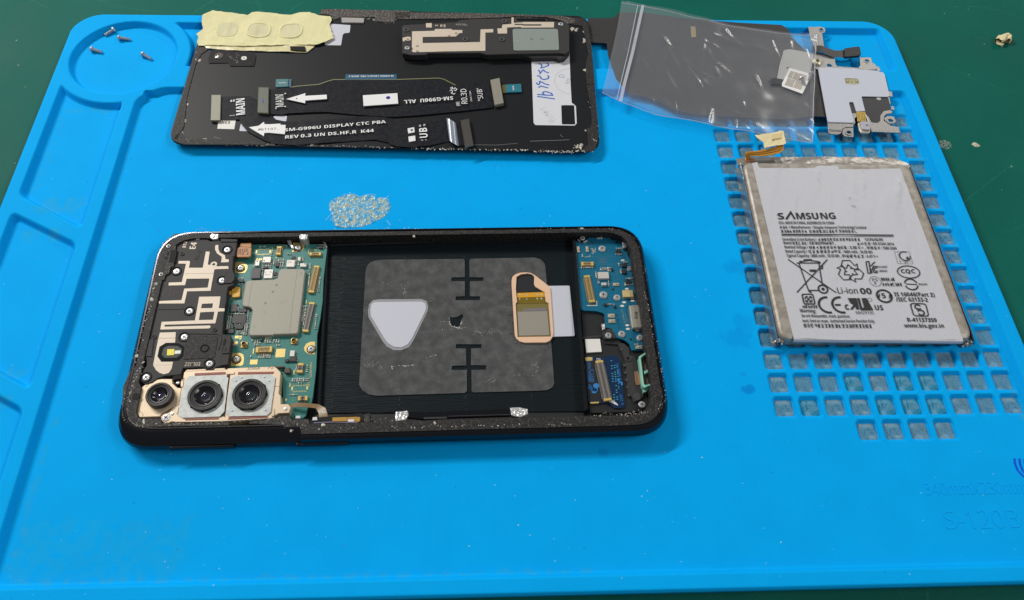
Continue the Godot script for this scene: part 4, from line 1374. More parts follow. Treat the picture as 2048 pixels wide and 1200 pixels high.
	for q in [[Vector2(-72.45, -21.38), 0.5], [Vector2(-57.6, -29.54), 0.9], [Vector2(-57.46, -17.6), 0.3], [Vector2(-65.78, -6.37), 0.75], [Vector2(-65.78, 2.85), 0.6], [Vector2(-56.73, 12.16), 0.55], [Vector2(-74.57, 16.2), 0.8]]:
		counterbore(h, q[0], y - 0.1)
		screw(h, q[0], y + 0.08, 1.02, q[1])

func lens(h: Node3D, at: Vector2, y: float, r: float, glass: float, tone: Color) -> void:
	# barrel with a stepped throat and a domed front element
	var b := MB.new()
	lathe(b, at, [r * 1.02, y - 1.6, r, y - 0.15, r * 0.96, y, r * 0.84, y, r * 0.8, y - 0.28, r * 0.74, y - 0.3, r * 0.7, y - 0.12, r * 0.62, y - 0.16], 36)
	part(h, "lens_barrel", b, mat("barrel black", lin(0.010, 0.010, 0.011), 0.42))
	b = MB.new()
	lathe(b, at, [r * 0.62, y - 0.16, r * 0.52, y - 0.55, glass * 1.45, y - 0.95, glass, y - 1.0], 36)
	part(h, "lens_throat", b, mat("throat black", lin(0.006, 0.005, 0.008), 0.2))
	b = MB.new()
	var prof := []
	for i in 9:
		var a := i / 8.0 * 1.15
		prof.append_array([glass * (1.0 - sin(a) / sin(1.15)) if i < 8 else 0.0, y - 1.0 + (1.0 - pow(1.0 - i / 8.0, 2.0)) * glass * 0.34])
	lathe(b, at, prof, 28)
	var g := mat("coated glass " + tone.to_html(), tone, 0.03, 0.0, 0.7)
	g.clearcoat_enabled = true
	g.clearcoat = 1.0
	g.clearcoat_roughness = 0.02
	part(h, "front_element", b, g)
	b = MB.new()
	for k in 6:
		var a := TAU * k / 6 + 0.4
		var d := Vector2.from_angle(a)
		ribbon(b, PackedVector2Array([at + d * r * 0.86, at + d * r * 0.97]), 0.18, y + 0.03)
	part(h, "barrel_notch", b, mat("hole black", Color.WHITE))

func cameras(o: Node3D) -> void:
	var cream := mat("camera frame cream", lin(0.70, 0.56, 0.40), 0.42, 0.35)
	var tin := mat("camera plate tin", Color.WHITE, 0.5, 0.2)
	tin.albedo_texture = tinted(noise(256, 0.03, 66, 4), lin(0.47, 0.50, 0.49), lin(0.56, 0.58, 0.57), 0.3, 0.7)
	tin.uv1_scale = Vector3(6, 6, 1)
	var h := Node3D.new()
	h.name = "wide_camera"
	o.add_child(h, true)
	h.set_meta("label", "small camera on a cream plate at the corner")
	var b := MB.new()
	prism(b, pts([-75.35, 19.2, -74.46, 18.36, -72.87, 17.65, -71.94, 16.95, -70.26, 16.63, -66.91, 16.72, -66.51, 18.25, -64.87, 19.66, -63.7, 19.73, -63.47, 25.37, -65.13, 25.68, -67.99, 27.64, -68.34, 28.77, -74.12, 28.85, -75.18, 27.07]), 1.4, 5.7, 0.2)
	part(h, "camera_plate", b, cream)
	b = MB.new()
	ribbon(b, pts([-74.27, 19.34, -73.09, 18.01]), 0.12, 5.73)
	ribbon(b, pts([-74.73, 26.52, -73.1, 28.02, -73.38, 28.52]), 0.1, 5.73)
	part(h, "plate_seam", b, mat("seam brown", lin(0.12, 0.08, 0.05), 0.6))
	lens(h, Vector2(-69.04, 22.58), 7.7, 3.85, 1.0, lin(0.010, 0.008, 0.045))
	h = Node3D.new()
	h.name = "twin_camera"
	o.add_child(h, true)
	h.set_meta("label", "two large cameras side by side in one cream frame")
	var out := pts([-63.55, 25.31, -63.7, 19.56, -63.95, 17.61, -63.86, 14.76, -63.24, 13.85, -52.21, 13.56])
	out.append_array(pts([-51.45, 14.16, -51.09, 13.69, -37.47, 13.45, -36.64, 14.01, -35.24, 15.51, -35.04, 22.46, -34.38, 23.18, -34.1, 25.76, -31.91, 25.86, -31.09, 27, -31.46, 28.71, -34.43, 28.79, -35.91, 29.62, -36.25, 30.29, -50.88, 30.82]))
	out.append_array(pts([-63.25, 30.67, -64.6, 30.46, -65.48, 30.81, -66.61, 30.77, -67.7, 29.96, -67.94, 28.72, -67.34, 27.91, -66.12, 27.32, -64.9, 25.73]))
	b = MB.new()
	prism(b, out, 1.4, 5.8, 0.15)
	part(h, "camera_frame", b, cream)
	b = MB.new()
	for q in [pts([-64.06, 18.78, -64.23, 17.04, -63.49, 17.06, -63.29, 19.56, -63.93, 19.54]), pts([-64.04, 27.47, -63.92, 26.01, -63.34, 26.07, -63.32, 28.32]), pts([-51.26, 15.79, -51.04, 15.15, -48.89, 15.13, -48.9, 15.78]), pts([-36.28, 29.69, -36.29, 27.28, -35.72, 27.3, -35.61, 29.48])]:
		prism(b, q, 5.7, 6.05, 0.06)
	part(h, "frame_clip", b, cream)
	b = MB.new()
	ribbon(b, pts([-63.38, 14.68, -62.94, 14.4, -51.9, 14.25, -51.22, 13.56]), 0.08, 5.83)
	ribbon(b, pts([-36.48, 20.11, -35.09, 20.1]), 0.08, 5.83)
	letters(b, "J09GA   P2", mono, 0.95, Vector2(-45.57, 14.52), -2, 5.83)
	part(h, "frame_print", b, mat("seam brown", Color.WHITE))
	b = MB.new()
	for q in [pts([-60.54, 15.16, -51.68, 14.96, -51.46, 15.75, -60.56, 15.95]), pts([-61.05, 29.62, -51.62, 29.5, -51.15, 30.11, -60.77, 30.16]), pts([-47.84, 15.11, -37.34, 15.26, -37.42, 15.94, -47.9, 15.91]), pts([-48.59, 29.52, -37.69, 29.45, -37.25, 29.98, -48.61, 30.25])]:
		prism(b, q, 5.0, 5.95, 0.05)
	part(h, "red_strip", b, mat("strip red", lin(0.30, 0.085, 0.07), 0.4), "dull red strip along a camera")
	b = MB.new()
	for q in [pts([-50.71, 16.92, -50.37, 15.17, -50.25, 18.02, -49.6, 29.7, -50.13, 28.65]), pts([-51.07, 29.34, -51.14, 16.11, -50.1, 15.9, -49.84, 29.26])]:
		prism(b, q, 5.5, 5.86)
	part(h, "gap_shade_strip", b, mat("gap brown", lin(0.03, 0.008, 0.006), 0.6))  # dark strips paint the shade in the gap between the camera plates
	var plates := [pts([-62.9, 17.51, -61.96, 16.19, -51.74, 16.15, -50.4, 17.06, -50.35, 18.98, -50, 27.91, -51.11, 29.37, -61.67, 29.48, -63.07, 28.47, -63.24, 21.64]), pts([-49.55, 17.5, -48.57, 16.42, -38.16, 16.21, -36.6, 17.22, -36.69, 28.35, -37.64, 29.46, -48.3, 29.43, -49.48, 28.44])]
	var at := [Vector2(-56.19, 22.86), Vector2(-43.35, 22.83)]
	for k in 2:
		b = MB.new()
		plate(b, rounded(plates[k], 0.25, 2), [disc(at[k], 5.05, -1, 8 if k == 0 else 10)], 4.5, 6.15)
		part(h, "steel_plate", b, tin)
		b = MB.new()
		lathe(b, at[k], [5.2, 6.16, 5.15, 6.2, 4.9, 6.1, 4.85, 4.6], 8 if k == 0 else 10)
		part(h, "lens_opening", b, mat("opening black", lin(0.010, 0.010, 0.011), 0.3))
		lens(h, at[k], 7.05, 4.9, 1.15, [lin(0.006, 0.006, 0.03), lin(0.005, 0.014, 0.012)][k])
	b = MB.new()
	for p in [Vector2(-38.33, 18.3), Vector2(-48.05, 18.04), Vector2(-47.8, 27.71), Vector2(-38.27, 27.68), Vector2(-46.47, 17.08), Vector2(-39.85, 17.08)]:
		lathe(b, p, [0.36, 6.15, 0.3, 6.3, 0.12, 6.33, 0, 6.3], 14)
	part(h, "plate_rivet", b, tin)
	for p in [Vector2(-64.98, 18.12), Vector2(-64.89, 27.98), Vector2(-32.61, 27.41)]:
		b = MB.new()
		lathe(b, p, [0.55, 5.8, 0.5, 5.95, 0.2, 6.0, 0, 5.98], 16)
		part(h, "locating_pin", b, mat("screw steel", Color.WHITE))
	screw(h, Vector2(-66.34, 29.22), 6.05, 1.12, 0.5)
	b = MB.new()
	prism(b, pts([-34.68, 13.67, -33.08, 13.22, -32.88, 15.19, -34.53, 15.02]), 3.0, 4.6, 0.1)
	prism(b, pts([-37.83, 12.85, -34.78, 12.73, -34.73, 13.18, -36.91, 13.24]), 3.0, 4.6)
	part(h, "flex_end", b, mat("flex brown", lin(0.075, 0.055, 0.042), 0.5))

func sub_board(o: Node3D) -> void:
	var h := Node3D.new()
	h.name = "charging_board"
	o.add_child(h, true)
	var y := 3.3
	var b := MB.new()
	prism(b, pts([57.29, -33.1, 57.37, -6.11, 57.96, -5.44, 62.15, -5.07, 64.35, -4.36, 64.93, -3.7, 64.75, 1.1, 66.63, 1.51, 67.53, 3.53, 67.87, 4.8, 70.31, 5.75, 71.73, 7.22, 72.1, 9.36, 77.32, 9.49, 78.02, 6.66, 76.59, 1.74, 76.13, -8.53, 76.15, -12.57, 75.72, -18.46, 75.84, -24.9, 75.24, -26.95, 75.65, -31.71, 74.79, -33.2, 73.32, -33.96, 70.96, -32.95, 69.53, -34.14, 69.07, -36.26, 63.16, -36.16, 62.83, -34.47, 61.6, -32.39, 59.52, -32.12]), 2.4, y)
	part(h, "circuit_board", b, board_material("board blue", lin(0.002, 0.125, 0.22), lin(0.010, 0.16, 0.275), 9), "deep blue board with the charging socket")
	var black := mat("chip black", Color.WHITE)
	var pale := mat("can pale", Color.WHITE)
	each_chip(h, "chip", [[72.17, -27.94, 1.62, 1.36], [73.5, -22.34, 1.77, 1.33], [73.12, -19.82, 1.31, 1.59], [74.1, -15.81, 1.75, 1.47], [69.11, -20.76, 0.84, 1], [65.59, -7.1, 1.06, 0.86], [68.61, -6.35, 0.64, 0.92]], y, 3.9, black)
	each_chip(h, "filter_can", [[66.01, -18.25, 3.58, 2.56], [65.83, -14.84, 1.65, 1.01]], y, 4.2, pale)
	var gold := mat("contact gold", Color.WHITE)
	each_chip(h, "microphone", [[73.29, -10.89, 3.38, 2.59]], y, 4.3, mat("mic gold", lin(0.74, 0.58, 0.28), 0.4, 0.5))
	# spring contacts along the outer edge
	for q in [pts([73.85, -31.38, 74.75, -31.47, 74.99, -29.49, 74.88, -28.97, 73.84, -28.89, 73.82, -31.17]), pts([76.11, -24.45, 77.05, -24.49, 77.27, -22.91, 77.18, -22.2, 76.16, -22.12, 76.05, -23.94]), pts([75.95, -21.12, 76.96, -21.1, 77.32, -19.3, 77.17, -18.11, 76.08, -18.14]), pts([76.09, -16.85, 77.01, -16.93, 77.31, -15.36, 77.16, -14.19, 76.04, -13.82])]:
		b = MB.new()
		prism(b, q, y, 4.5, 0.15)
		part(h, "spring_contact", b, mat("spring steel", lin(0.5, 0.5, 0.5), 0.35, 0.8))
	for q in [[58.66, -29.18, 1.05, 2.47], [61.71, -29.23, 0.99, 2.27], [69.95, -14.92, 2.07, 1.13], [67.06, -3.05, 2.19, 1.41], [67.02, -1.08, 2.18, 1.31], [74.53, 8.53, 2.06, 1.15]]:
		b = MB.new()
		box(b, q[0], q[1], q[2], q[3], y, 3.7, 0.08)
		box(b, q[0] + q[2] * 0.1, q[1] - q[3] * 0.05, q[2] * 0.5, q[3] * 0.4, 3.6, 3.95, 0.08)
		part(h, "antenna_clip", b, mat("clip pale", lin(0.72, 0.66, 0.52), 0.3, 0.6))
	# charging socket
	b = MB.new()
	prism(b, pts([72.99, -6.15, 75.92, -6.29, 76.37, -5.67, 76.37, 2.03, 76.01, 2.42, 73.08, 2.25, 72.93, 0.97]), y, 4.9, 0.35)
	part(h, "charging_socket", b, mat("socket steel", lin(0.55, 0.52, 0.44), 0.32, 0.7), "bare metal charging socket marked with letters")
	b = MB.new()
	b.col = Color(0.02, 0.02, 0.02)
	letters(b, "EUR", sans_bold, 1.05, Vector2(75.13, -0.8), -82, 4.93)
	b.col = Color(0.015, 0.03, 0.06)
	letters(b, "X1104M AA", mono, 0.72, Vector2(69.61, 1.55), -94, y + 0.03)
	letters(b, "E", sans_bold, 1.0, Vector2(63.94, -32.63), 180, y + 0.03)
	b.col = Color(0.30, 0.32, 0.25)
	letters(b, "05 G9960_SUB", sans, 0.5, Vector2(71.33, -0.4), -94, y + 0.03, 1.1)
	letters(b, "20200 18.11", sans, 0.42, Vector2(72.23, -0.58), -94, y + 0.03, 1.1)
	b.col = Color(0.16, 0.22, 0.28)
	for r in 4:
		letters(b, ["SAC2031CBBO", "AP-200811-04", "SM-0996_UB2", "REV0.3 2020"][r], mono, 0.36, Vector2(64.84, -25.38) + Vector2(0, r * 0.62), -1, y + 0.03, 0.95)
	letters(b, "20J4P-NG8", mono, 0.4, Vector2(63.09, -31.8), 88, y + 0.03)
	b.col = Color(0.42, 0.40, 0.34)
	for q in [pts([63.03, -29.42, 63.23, -29.72, 63.72, -29.51, 63.41, -29, 64.34, -28.88, 64.62, -29.59, 64.43, -29.8]), pts([63.12, -27.77, 63.53, -27.55, 63.85, -28.16, 63.38, -28.69, 64.31, -28.57, 64.34, -27.95])]:
		ribbon(b, q, 0.22, y + 0.03)
	b.col = Color(0.05, 0.20, 0.30)
	for q in [pts([62.25, -24.82, 63.76, -26.42, 70.88, -26.22]), pts([62.57, -21.19, 64.77, -23.01, 70.51, -22.94]), pts([73.68, -26.85, 74.79, -26.82, 74.8, -24.07]), pts([68.63, -19.67, 70.62, -19.43, 70.69, -17.15, 69.46, -16.58])]:
		ribbon(b, q, 0.08, y + 0.025)
	b.col = Color(0.62, 0.58, 0.44)
	ribbon(b, pts([59.56, -7.17, 62.83, -7.16, 62.88, -8.91]), 0.3, y + 0.04)
	ribbon(b, pts([60.59, -26.18, 62.48, -26.35, 62.38, -27.06]), 0.12, y + 0.03)
	part(h, "board_print", b, mat("marks", Color.WHITE))
	# white solder dots
	for p in [Vector2(73.35, -24.57), Vector2(73.4, -13.23), Vector2(74.68, -8.61), Vector2(71.84, -8.1), Vector2(71.03, -6.74), Vector2(71.86, 0.48), Vector2(71.87, 1.82), Vector2(74.82, 2.39), Vector2(74.66, -9.65)]:
		b = MB.new()
		prism(b, disc(p, 0.68, 0.4, 14), y, y + 0.12, 0.04, true)
		part(h, "solder_pad", b, mat("solder white", lin(0.80, 0.78, 0.70), 0.35, 0.2))
	b = MB.new()
	for p in [Vector2(68.8, -13.12), Vector2(72.38, 5.62), Vector2(72.04, -31.96)]:
		lathe(b, p, [0.42, y + 0.02, 0.36, y + 0.01, 0, y], 14)
	part(h, "board_hole", b, mat("hole black", Color.WHITE))
	connector(h, Vector2(61.14, -22.99), 3.9, 1.5, 91, y)
	var mid := Vector2(60.88, -13.18)
	connector(h, mid, 10.2, 1.9, -4.5, y)
	for q in [[Vector2(66.79, -29.33), 1.0], [Vector2(65.31, -10.96), 1.05], [Vector2(69.64, -9.83), 0.9], [Vector2(69.62, 3.72), 0.9], [Vector2(65.28, 4.14), 0.8], [Vector2(75.23, 5.28), 0.85]]:
		b = MB.new()
		lathe(b, q[0], [q[1] * 1.28, y, q[1] * 1.25, y + 0.3, q[1], y + 0.32], 20)
		part(h, "screw_washer", b, mat("screw steel", Color.WHITE))
		screw(h, q[0], 3.95, q[1], rng.randf() * 1.5)
	for q in [[Vector2(60.45, -33.48), 0.85], [Vector2(71.27, -34.34), 0.85]]:
		screw(h, q[0], 4.2, q[1], 0.5)
	b = MB.new()
	for q in [pts([58.62, -33.1, 59.14, -33.2, 59.68, -32.45, 59.48, -32.14]), pts([60.5, -32.12, 61.96, -33.04, 62.05, -32.51, 60.83, -31.91]), pts([69.18, -35.47, 69.42, -35.64, 69.79, -33.98, 69.51, -33.78])]:
		prism(b, q, y, 3.9, 0.1)
	part(h, "screw_lug", b, mat("screw steel", Color.WHITE))
	var s := MB.new()
	for c in [[[66.44, -34.61, 1.9, 2.32], 9], [[59.84, -26.63, 0.76, 1.22], 3], [[72.53, -29.38, 2.4, 0.83], 7], [[72.17, -27.01, 2.38, 1.02], 8], [[71.78, -22.85, 1.18, 1.41], 6], [[74.17, -23.71, 1.69, 0.81], 6], [[75.03, -21.07, 1.35, 1.8], 8], [[72.14, -20.13, 0.67, 1.79], 5], [[66.61, -21.14, 3.02, 1.2], 10], [[63.69, -18.91, 0.84, 2.57], 8], [[68.45, -21, 1.51, 1.8], 5], [[67.51, -15.48, 0.83, 2.34], 7], [[64.23, -15.94, 0.83, 1.17], 3], [[74.56, -17.2, 2.34, 0.79], 8], [[74.27, -14.85, 2.83, 0.98], 13], [[72.45, -14.98, 1, 1.37], 5], [[66.76, -7.41, 2.12, 0.82], 6], [[68.33, -7.17, 1.06, 1.02], 4], [[73.92, 7.48, 1.55, 0.58], 3], [[60.96, -21.86, 4.37, 0.44], 9]]:
		cluster(s, c[0], int(c[1]), y)
	part(h, "small_components", s, mat("marks", Color.WHITE), "", true)

func speaker_bay(o: Node3D) -> void:
	var dark := mat("cover plastic", Color.WHITE)
	var b := MB.new()
	prism(b, pts([57.79, -6.07, 62.15, -5.59, 65.3, -4.4, 65.39, 0.79, 67.88, 4.49, 72.1, 9.24, 78.04, 10.1, 77.79, 29.74, 57.13, 29.8]), 1.2, 2.4)
	part(o, "bay_floor", b, mat("bay black", lin(0.014, 0.015, 0.016), 0.42))
	b = MB.new()
	prism(b, pts([63.7, 6.1, 67.71, 6.6, 70.09, 6.66, 71.56, 8.3, 71.48, 10.95, 73.33, 11.26, 73.78, 22.32, 75, 23.6, 73.29, 26.03, 70.65, 26.95, 70.18, 25.21, 69.21, 23.69, 69.74, 13.52, 69.35, 10.9, 68.12, 7.15, 63.88, 6.64]), 2.2, 3.0, 0.2)
	prism(b, pts([63.88, 1.62, 66.52, 1.39, 67.6, 2.6, 67.85, 4.95, 63.84, 5.25, 63.53, 3.29]), 2.2, 3.2, 0.15)
	prism(b, pts([57.06, 4.01, 62.97, 3.66, 63.24, 4.45, 57.16, 4.79]), 2.2, 3.0, 0.15)
	prism(b, pts([75.18, 24.31, 75.84, 22.83, 78.05, 21.89, 79.3, 24.42, 79.18, 27.62, 76.84, 30.47, 74.64, 29.93, 75.47, 28.01, 75.5, 25.31]), 2.2, 6.4, 0.2)
	part(o, "speaker_chamber", b, dark)
	b = MB.new()
	for p in [Vector2(69.05, 8.96), Vector2(69.34, 14.48), Vector2(69.34, 17.06), Vector2(69.44, 19.54), Vector2(69.44, 22.02), Vector2(69.45, 24.56)]:
		lathe(b, p, [0.55, 3.0, 0.5, 3.14, 0, 3.15], 14)
	lathe(b, Vector2(71.91, 25.13), [1.25, 3.0, 1.2, 3.15, 0, 3.16], 22)
	lathe(b, Vector2(70.73, 12.24), [1.0, 3.0, 0.95, 3.3, 0.7, 3.3, 0.5, 3.0, 0.0, 3.0], 20)
	part(o, "chamber_boss", b, mat("boss grey", lin(0.045, 0.047, 0.05), 0.5))
	# pale sticker without its code
	b = MB.new()
	prism(b, pts([57.85, 4.93, 62.62, 4.96, 62.71, 9.5, 57.88, 9.69]), 2.3, 2.95)
	part(o, "white_sticker", b, mat("sticker white", lin(0.76, 0.74, 0.70), 0.55), "small blank white sticker")
	# display flex folded up through the frame, under dark blue film
	var h := Node3D.new()
	h.name = "display_flex"
	o.add_child(h, true)
	b = MB.new()
	prism(b, pts([57.26, 11.32, 59.61, 11.33, 63.58, 11.69, 64.37, 10.93, 66.75, 10.83, 67.61, 11.64, 68.26, 12.49, 68.03, 18.12, 67.97, 27.36, 67.51, 28.33, 66.56, 28.66, 64.52, 28.61, 63.7, 27.73, 63.11, 26.86, 57.22, 26.94, 56.94, 25.83]), 2.2, 2.9)
	var film := mat("flex blue film", lin(0.003, 0.022, 0.075), 0.16, 0.0, 0.6)
	part(h, "blue_film", b, film, "glossy dark blue flex folded through the frame")
	b = MB.new()
	prism(b, pts([57.3, 12.42, 60.92, 12.83, 60.67, 26.72, 57.38, 26.72, 57.3, 20.87]), 2.5, 3.0)
	part(h, "flex_stiffener", b, mat("flex black", Color.WHITE))
	b = MB.new()
	prism(b, pts([57.23, 11.64, 58.2, 11.3, 59.6, 11.49, 59.44, 12.58, 57.41, 12.69]), 2.5, 3.08)
	prism(b, pts([57.45, 26.53, 60.07, 26.5, 60.05, 26.95, 57.44, 27.02]), 2.5, 3.06)
	part(h, "gold_edge", b, mat("gold land", Color.WHITE))
	b = MB.new()
	b.col = Color(0.02, 0.20, 0.55)
	letters(b, "AMB667XU01", mono, 0.95, Vector2(58.35, 19.91), -86, 3.04, 0.92)
	letters(b, "REV1.3", mono, 0.85, Vector2(59.28, 19.94), -86, 3.04)
	letters(b, "0 AMB667XU", mono, 0.75, Vector2(67.88, 19.38), -95, 2.94, 0.9)
	letters(b, "N 2040", mono, 0.75, Vector2(67.6, 27.6), -95, 2.94, 0.9)
	for q in [pts([57.81, 20.78, 57.7, 21.9, 58.29, 22.42, 59.47, 22.2, 59.67, 22.96, 59.11, 23.44, 58.22, 23.17]), pts([57.88, 21.03, 58.1, 22.04, 58.99, 22.31, 59.66, 22.58]), pts([59.25, 23.19, 59.9, 22.46, 59.72, 21.96]), pts([67.23, 18.99, 66.72, 19.35, 67.09, 20.12, 67.76, 20.39, 67.66, 21.27])]:
		ribbon(b, q, 0.55, 3.04)
	prism(b, disc(Vector2(59.8, 21.16), 0.95, 0.8, 16), 3.0, 3.05)
	b.col = Color(0.04, 0.35, 0.45)
	for i in 16:
		for k in 3:
			var p: Vector2 = [Vector2(65.41, 12.74), Vector2(66.23, 14.45), Vector2(67.02, 14.73)][k].lerp([Vector2(64.86, 26.03), Vector2(65.8, 25.81), Vector2(66.64, 22.1)][k], i / 15.0)
			if rng.randf() < 0.75:
				box(b, p.x, p.y, 0.5 if k != 2 else 0.3, 0.26, 2.9, 2.95)
	b.col = Color(0.7, 0.7, 0.72)
	prism(b, pts([63.15, 26.54, 64.24, 25.98, 65.68, 27.42, 65.73, 27.91]), 2.9, 3.05)
	letters(b, "D0", mono, 0.8, Vector2(60.78, 12.64), -4, 3.0)
	part(h, "flex_print", b, mat("marks", Color.WHITE))
	connector(h, Vector2(62.11, 19.75), 13.4, 2.3, -5.5, 3.0, false)
	# mint gasket with two meshes
	b = MB.new()
	ring(b, rounded(pts([73.63, 12.68, 76.97, 10.59, 77.42, 11.21, 77.38, 21.34, 77.14, 22.33, 73.86, 23.29, 73.44, 22.48]), 0.35, 3), rounded(pts([74.29, 13.03, 76.2, 11.88, 76.62, 12.26, 76.62, 20.81, 76.1, 21.85, 74.43, 22.31, 74.1, 22]), 0.3, 3), 2.4, 5.2, 0.15)
	prism(b, pts([74.7, 17.53, 76.52, 16.69, 76.56, 17.71, 74.81, 18.43]), 2.4, 4.8, 0.1)
	prism(b, pts([73.88, 22.78, 75.77, 22.46, 75.8, 23.08, 74.75, 24.05, 73.69, 24.27]), 2.4, 4.0, 0.1)
	part(o, "mint_gasket", b, mat("gasket mint", lin(0.26, 0.58, 0.48), 0.55), "pale mint green speaker gasket")
	b = MB.new()
	prism(b, pts([74.47, 12.02, 77.12, 10.77, 77.19, 20.58, 74.36, 21.76]), 2.4, 3.6)
	var mesh := mat("mesh brown", Color.WHITE, 0.6, 0.2)
	mesh.albedo_texture = tinted(noise(128, 0.5, 68, 1), lin(0.10, 0.075, 0.05), lin(0.26, 0.2, 0.14), 0.3, 0.7)
	mesh.uv1_scale = Vector3(9, 9, 1)
	part(o, "speaker_mesh", b, mesh)
	b = MB.new()
	prism(b, pts([72.13, 16.73, 73.21, 16.56, 73.43, 17.59, 73.55, 19.38, 73.31, 21.19, 72.23, 21.49, 71.96, 20.35]), 2.4, 3.25, 0.12)
	part(o, "copper_tab", b, mat("copper", lin(0.75, 0.38, 0.22), 0.28, 0.9))
	screw(o, Vector2(72.86, 28.15), 4.1, 1.05, 0.2)

func edges(o: Node3D) -> void:
	var silver := mat("dull silver", lin(0.62, 0.61, 0.58), 0.4, 0.5)
	var slot := mat("slot gloss", lin(0.004, 0.004, 0.006), 0.14)
	# antenna modules let into the far and near sides, with their silver tapes
	var b := MB.new()
	prism(b, pts([-60.83, -35.33, -59.69, -35.87, -41.83, -35.71, -41.56, -34.27, -59.47, -34.44, -60.31, -34.55]), 2, 5.4, 0.2)
	prism(b, pts([-41.19, -35.54, -34.81, -35.53, -34.89, -34.25, -40.75, -34.3]), 2, 5.3, 0.2)
	part(o, "side_antenna", b, slot)
	b = MB.new()
	ribbon(b, pts([-59.69, -35.14, -41.83, -34.97]), 0.25, 5.6, 5.2)
	ribbon(b, pts([-60.02, -34.58, -46.49, -34.39, -40.34, -34.48]), 0.3, 5.75, 5.0)
	part(o, "antenna_rail", b, mat("rail grey", lin(0.045, 0.045, 0.05), 0.35))
	for q in [[pts([-63.95, -35.29, -63.33, -35.8, -60.99, -35.59, -60.9, -34.66, -61.37, -33.52, -62.84, -33.4, -63.65, -34.13]), 6.6], [pts([-34.58, -34.47, -34.22, -34.98, -31.75, -34.94, -31.81, -33.4, -32.75, -32.53, -34.46, -33.19]), 6.6], [pts([-72.14, -36.24, -68.52, -35.94, -67.37, -35.28, -67.14, -33.84, -68.13, -33.57, -68.57, -34.87, -71.87, -35.36]), 6.3], [pts([-0.6, 31.3, -0.46, 29.59, 3.1, 29.35, 3.34, 30.77, 2.39, 32.24, -0.36, 32.5]), 6.75], [pts([32.93, 29.24, 35.56, 29.14, 38.15, 29.82, 38.19, 31.34, 35.81, 32.34, 33.23, 31.62]), 6.75], [pts([-39.27, -34.79, -37.89, -34.46, -37.27, -32.45, -36.37, -31.67, -36.44, -30.41, -37.11, -30.92, -39.06, -33.76]), 4.4], [pts([-27.4, -33.98, -26.32, -33.44, -25.59, -31.64, -26.05, -31.39, -26.69, -32.94]), 3.8], [pts([63.53, -0.03, 64.67, -0.1, 64.57, 1.68, 63.56, 2.24]), 3.8]]:
		b = MB.new()
		prism(b, q[0], 3.2, q[1], 0.12)
		part(o, "silver_tape", b, foil())
	for q in [pts([-77.14, -19.53, -77.21, -21.71, -76.64, -22.79, -76.7, -24.3, -73.84, -24.66, -73.74, -22.87, -76.64, -22.79, -76.45, -20.6, -76.67, -19.39])]:
		b = MB.new()
		prism(b, q, 5.4, 6.3, 0.1)
		part(o, "contact_spring", b, silver)
	b = MB.new()
	for p in [Vector2(-76.49, -30.87), Vector2(-76.79, -19.8)]:
		lathe(b, p, [0.7, 6.3, 0.65, 6.75, 0.45, 6.8, 0.25, 6.5, 0, 6.5], 16)
	part(o, "pin_head", b, silver)
	for q in [pts([-75.37, -29.44, -73.55, -29.4, -73.35, -24.52, -75.29, -24.7]), pts([-76.57, -28.62, -76.02, -28.66, -75.91, -27.49, -76.31, -27.21]), pts([-76.91, -26.81, -75.98, -26.65, -76.06, -25.82, -76.87, -25.97]), pts([-66.59, 17.04, -66.36, 16.18, -64.06, 16.02, -64.06, 17.11, -66.12, 17.49]), disc(Vector2(-76.05, 22.58), 1.1), disc(Vector2(77.23, -31.24), 0.8), disc(Vector2(77.68, 27.31), 0.8)]:
		b = MB.new()
		prism(b, q, 5.6, 6.61)
		part(o, "frame_opening", b, mat("hole black", Color.WHITE))
	# the long near-side module
	b = MB.new()
	prism(b, pts([3.13, 29.95, 33.12, 29.51, 33.23, 31.67, 14.67, 31.78, 7.73, 32.09, 3.17, 31.45]), 5.5, 6.68, 0.1)
	part(o, "near_antenna", b, slot)
	b = MB.new()
	ribbon(b, pts([7.73, 31.83, 14.47, 31.81]), 0.5, 6.72, 6.2)
	ribbon(b, pts([14.87, 31.4, 33.04, 31.4]), 0.16, 6.74, 6.2)
	part(o, "antenna_rail", b, mat("rail grey", Color.WHITE))
	# power key flex
	var h := Node3D.new()
	h.name = "key_flex"
	o.add_child(h, true)
	h.set_meta("label", "thin brown flex leading to the side keys")
	b = MB.new()
	prism(b, pts([-24.99, 32.52, -24.79, 31.29, -23.79, 30.75, -10.4, 29.65, -9.71, 30.47, -9.74, 31.83, -10.43, 32.72, -24.26, 32.54]), 5.5, 6.6)
	part(h, "key_slot", b, mat("hole black", Color.WHITE))
	b = MB.new()
	var l := []
	var r := []
	for q in [[Vector2(-31.84, 25.21), Vector2(-31.51, 26.38), 4.4], [Vector2(-29.48, 25.26), Vector2(-29.13, 26.59), 5.2], [Vector2(-26.38, 25.61), Vector2(-26.26, 26.92), 5.5], [Vector2(-23.14, 26.12), Vector2(-23.88, 27.38), 5.6], [Vector2(-21.09, 27.42), Vector2(-22.99, 28.75), 5.9], [Vector2(-20.28, 29.23), Vector2(-22.59, 30.08), 6.4], [Vector2(-19.88, 31.46), Vector2(-22.3, 31.44), 6.6]]:
		l.append(Vector3(q[0].x, q[2], q[0].y))
		r.append(Vector3(q[1].x, q[2], q[1].y))
	strip(b, l, r, 0.12)
	var amber := mat("flex amber", lin(0.20, 0.115, 0.035), 0.3)
	part(h, "flex_band", b, amber)
	b = MB.new()
	prism(b, rounded(pts([-18.62, 30.89, -14.42, 30.88, -14.22, 32.2, -18.52, 32.19]), 0.2, 2), 6.3, 6.9, 0.1)
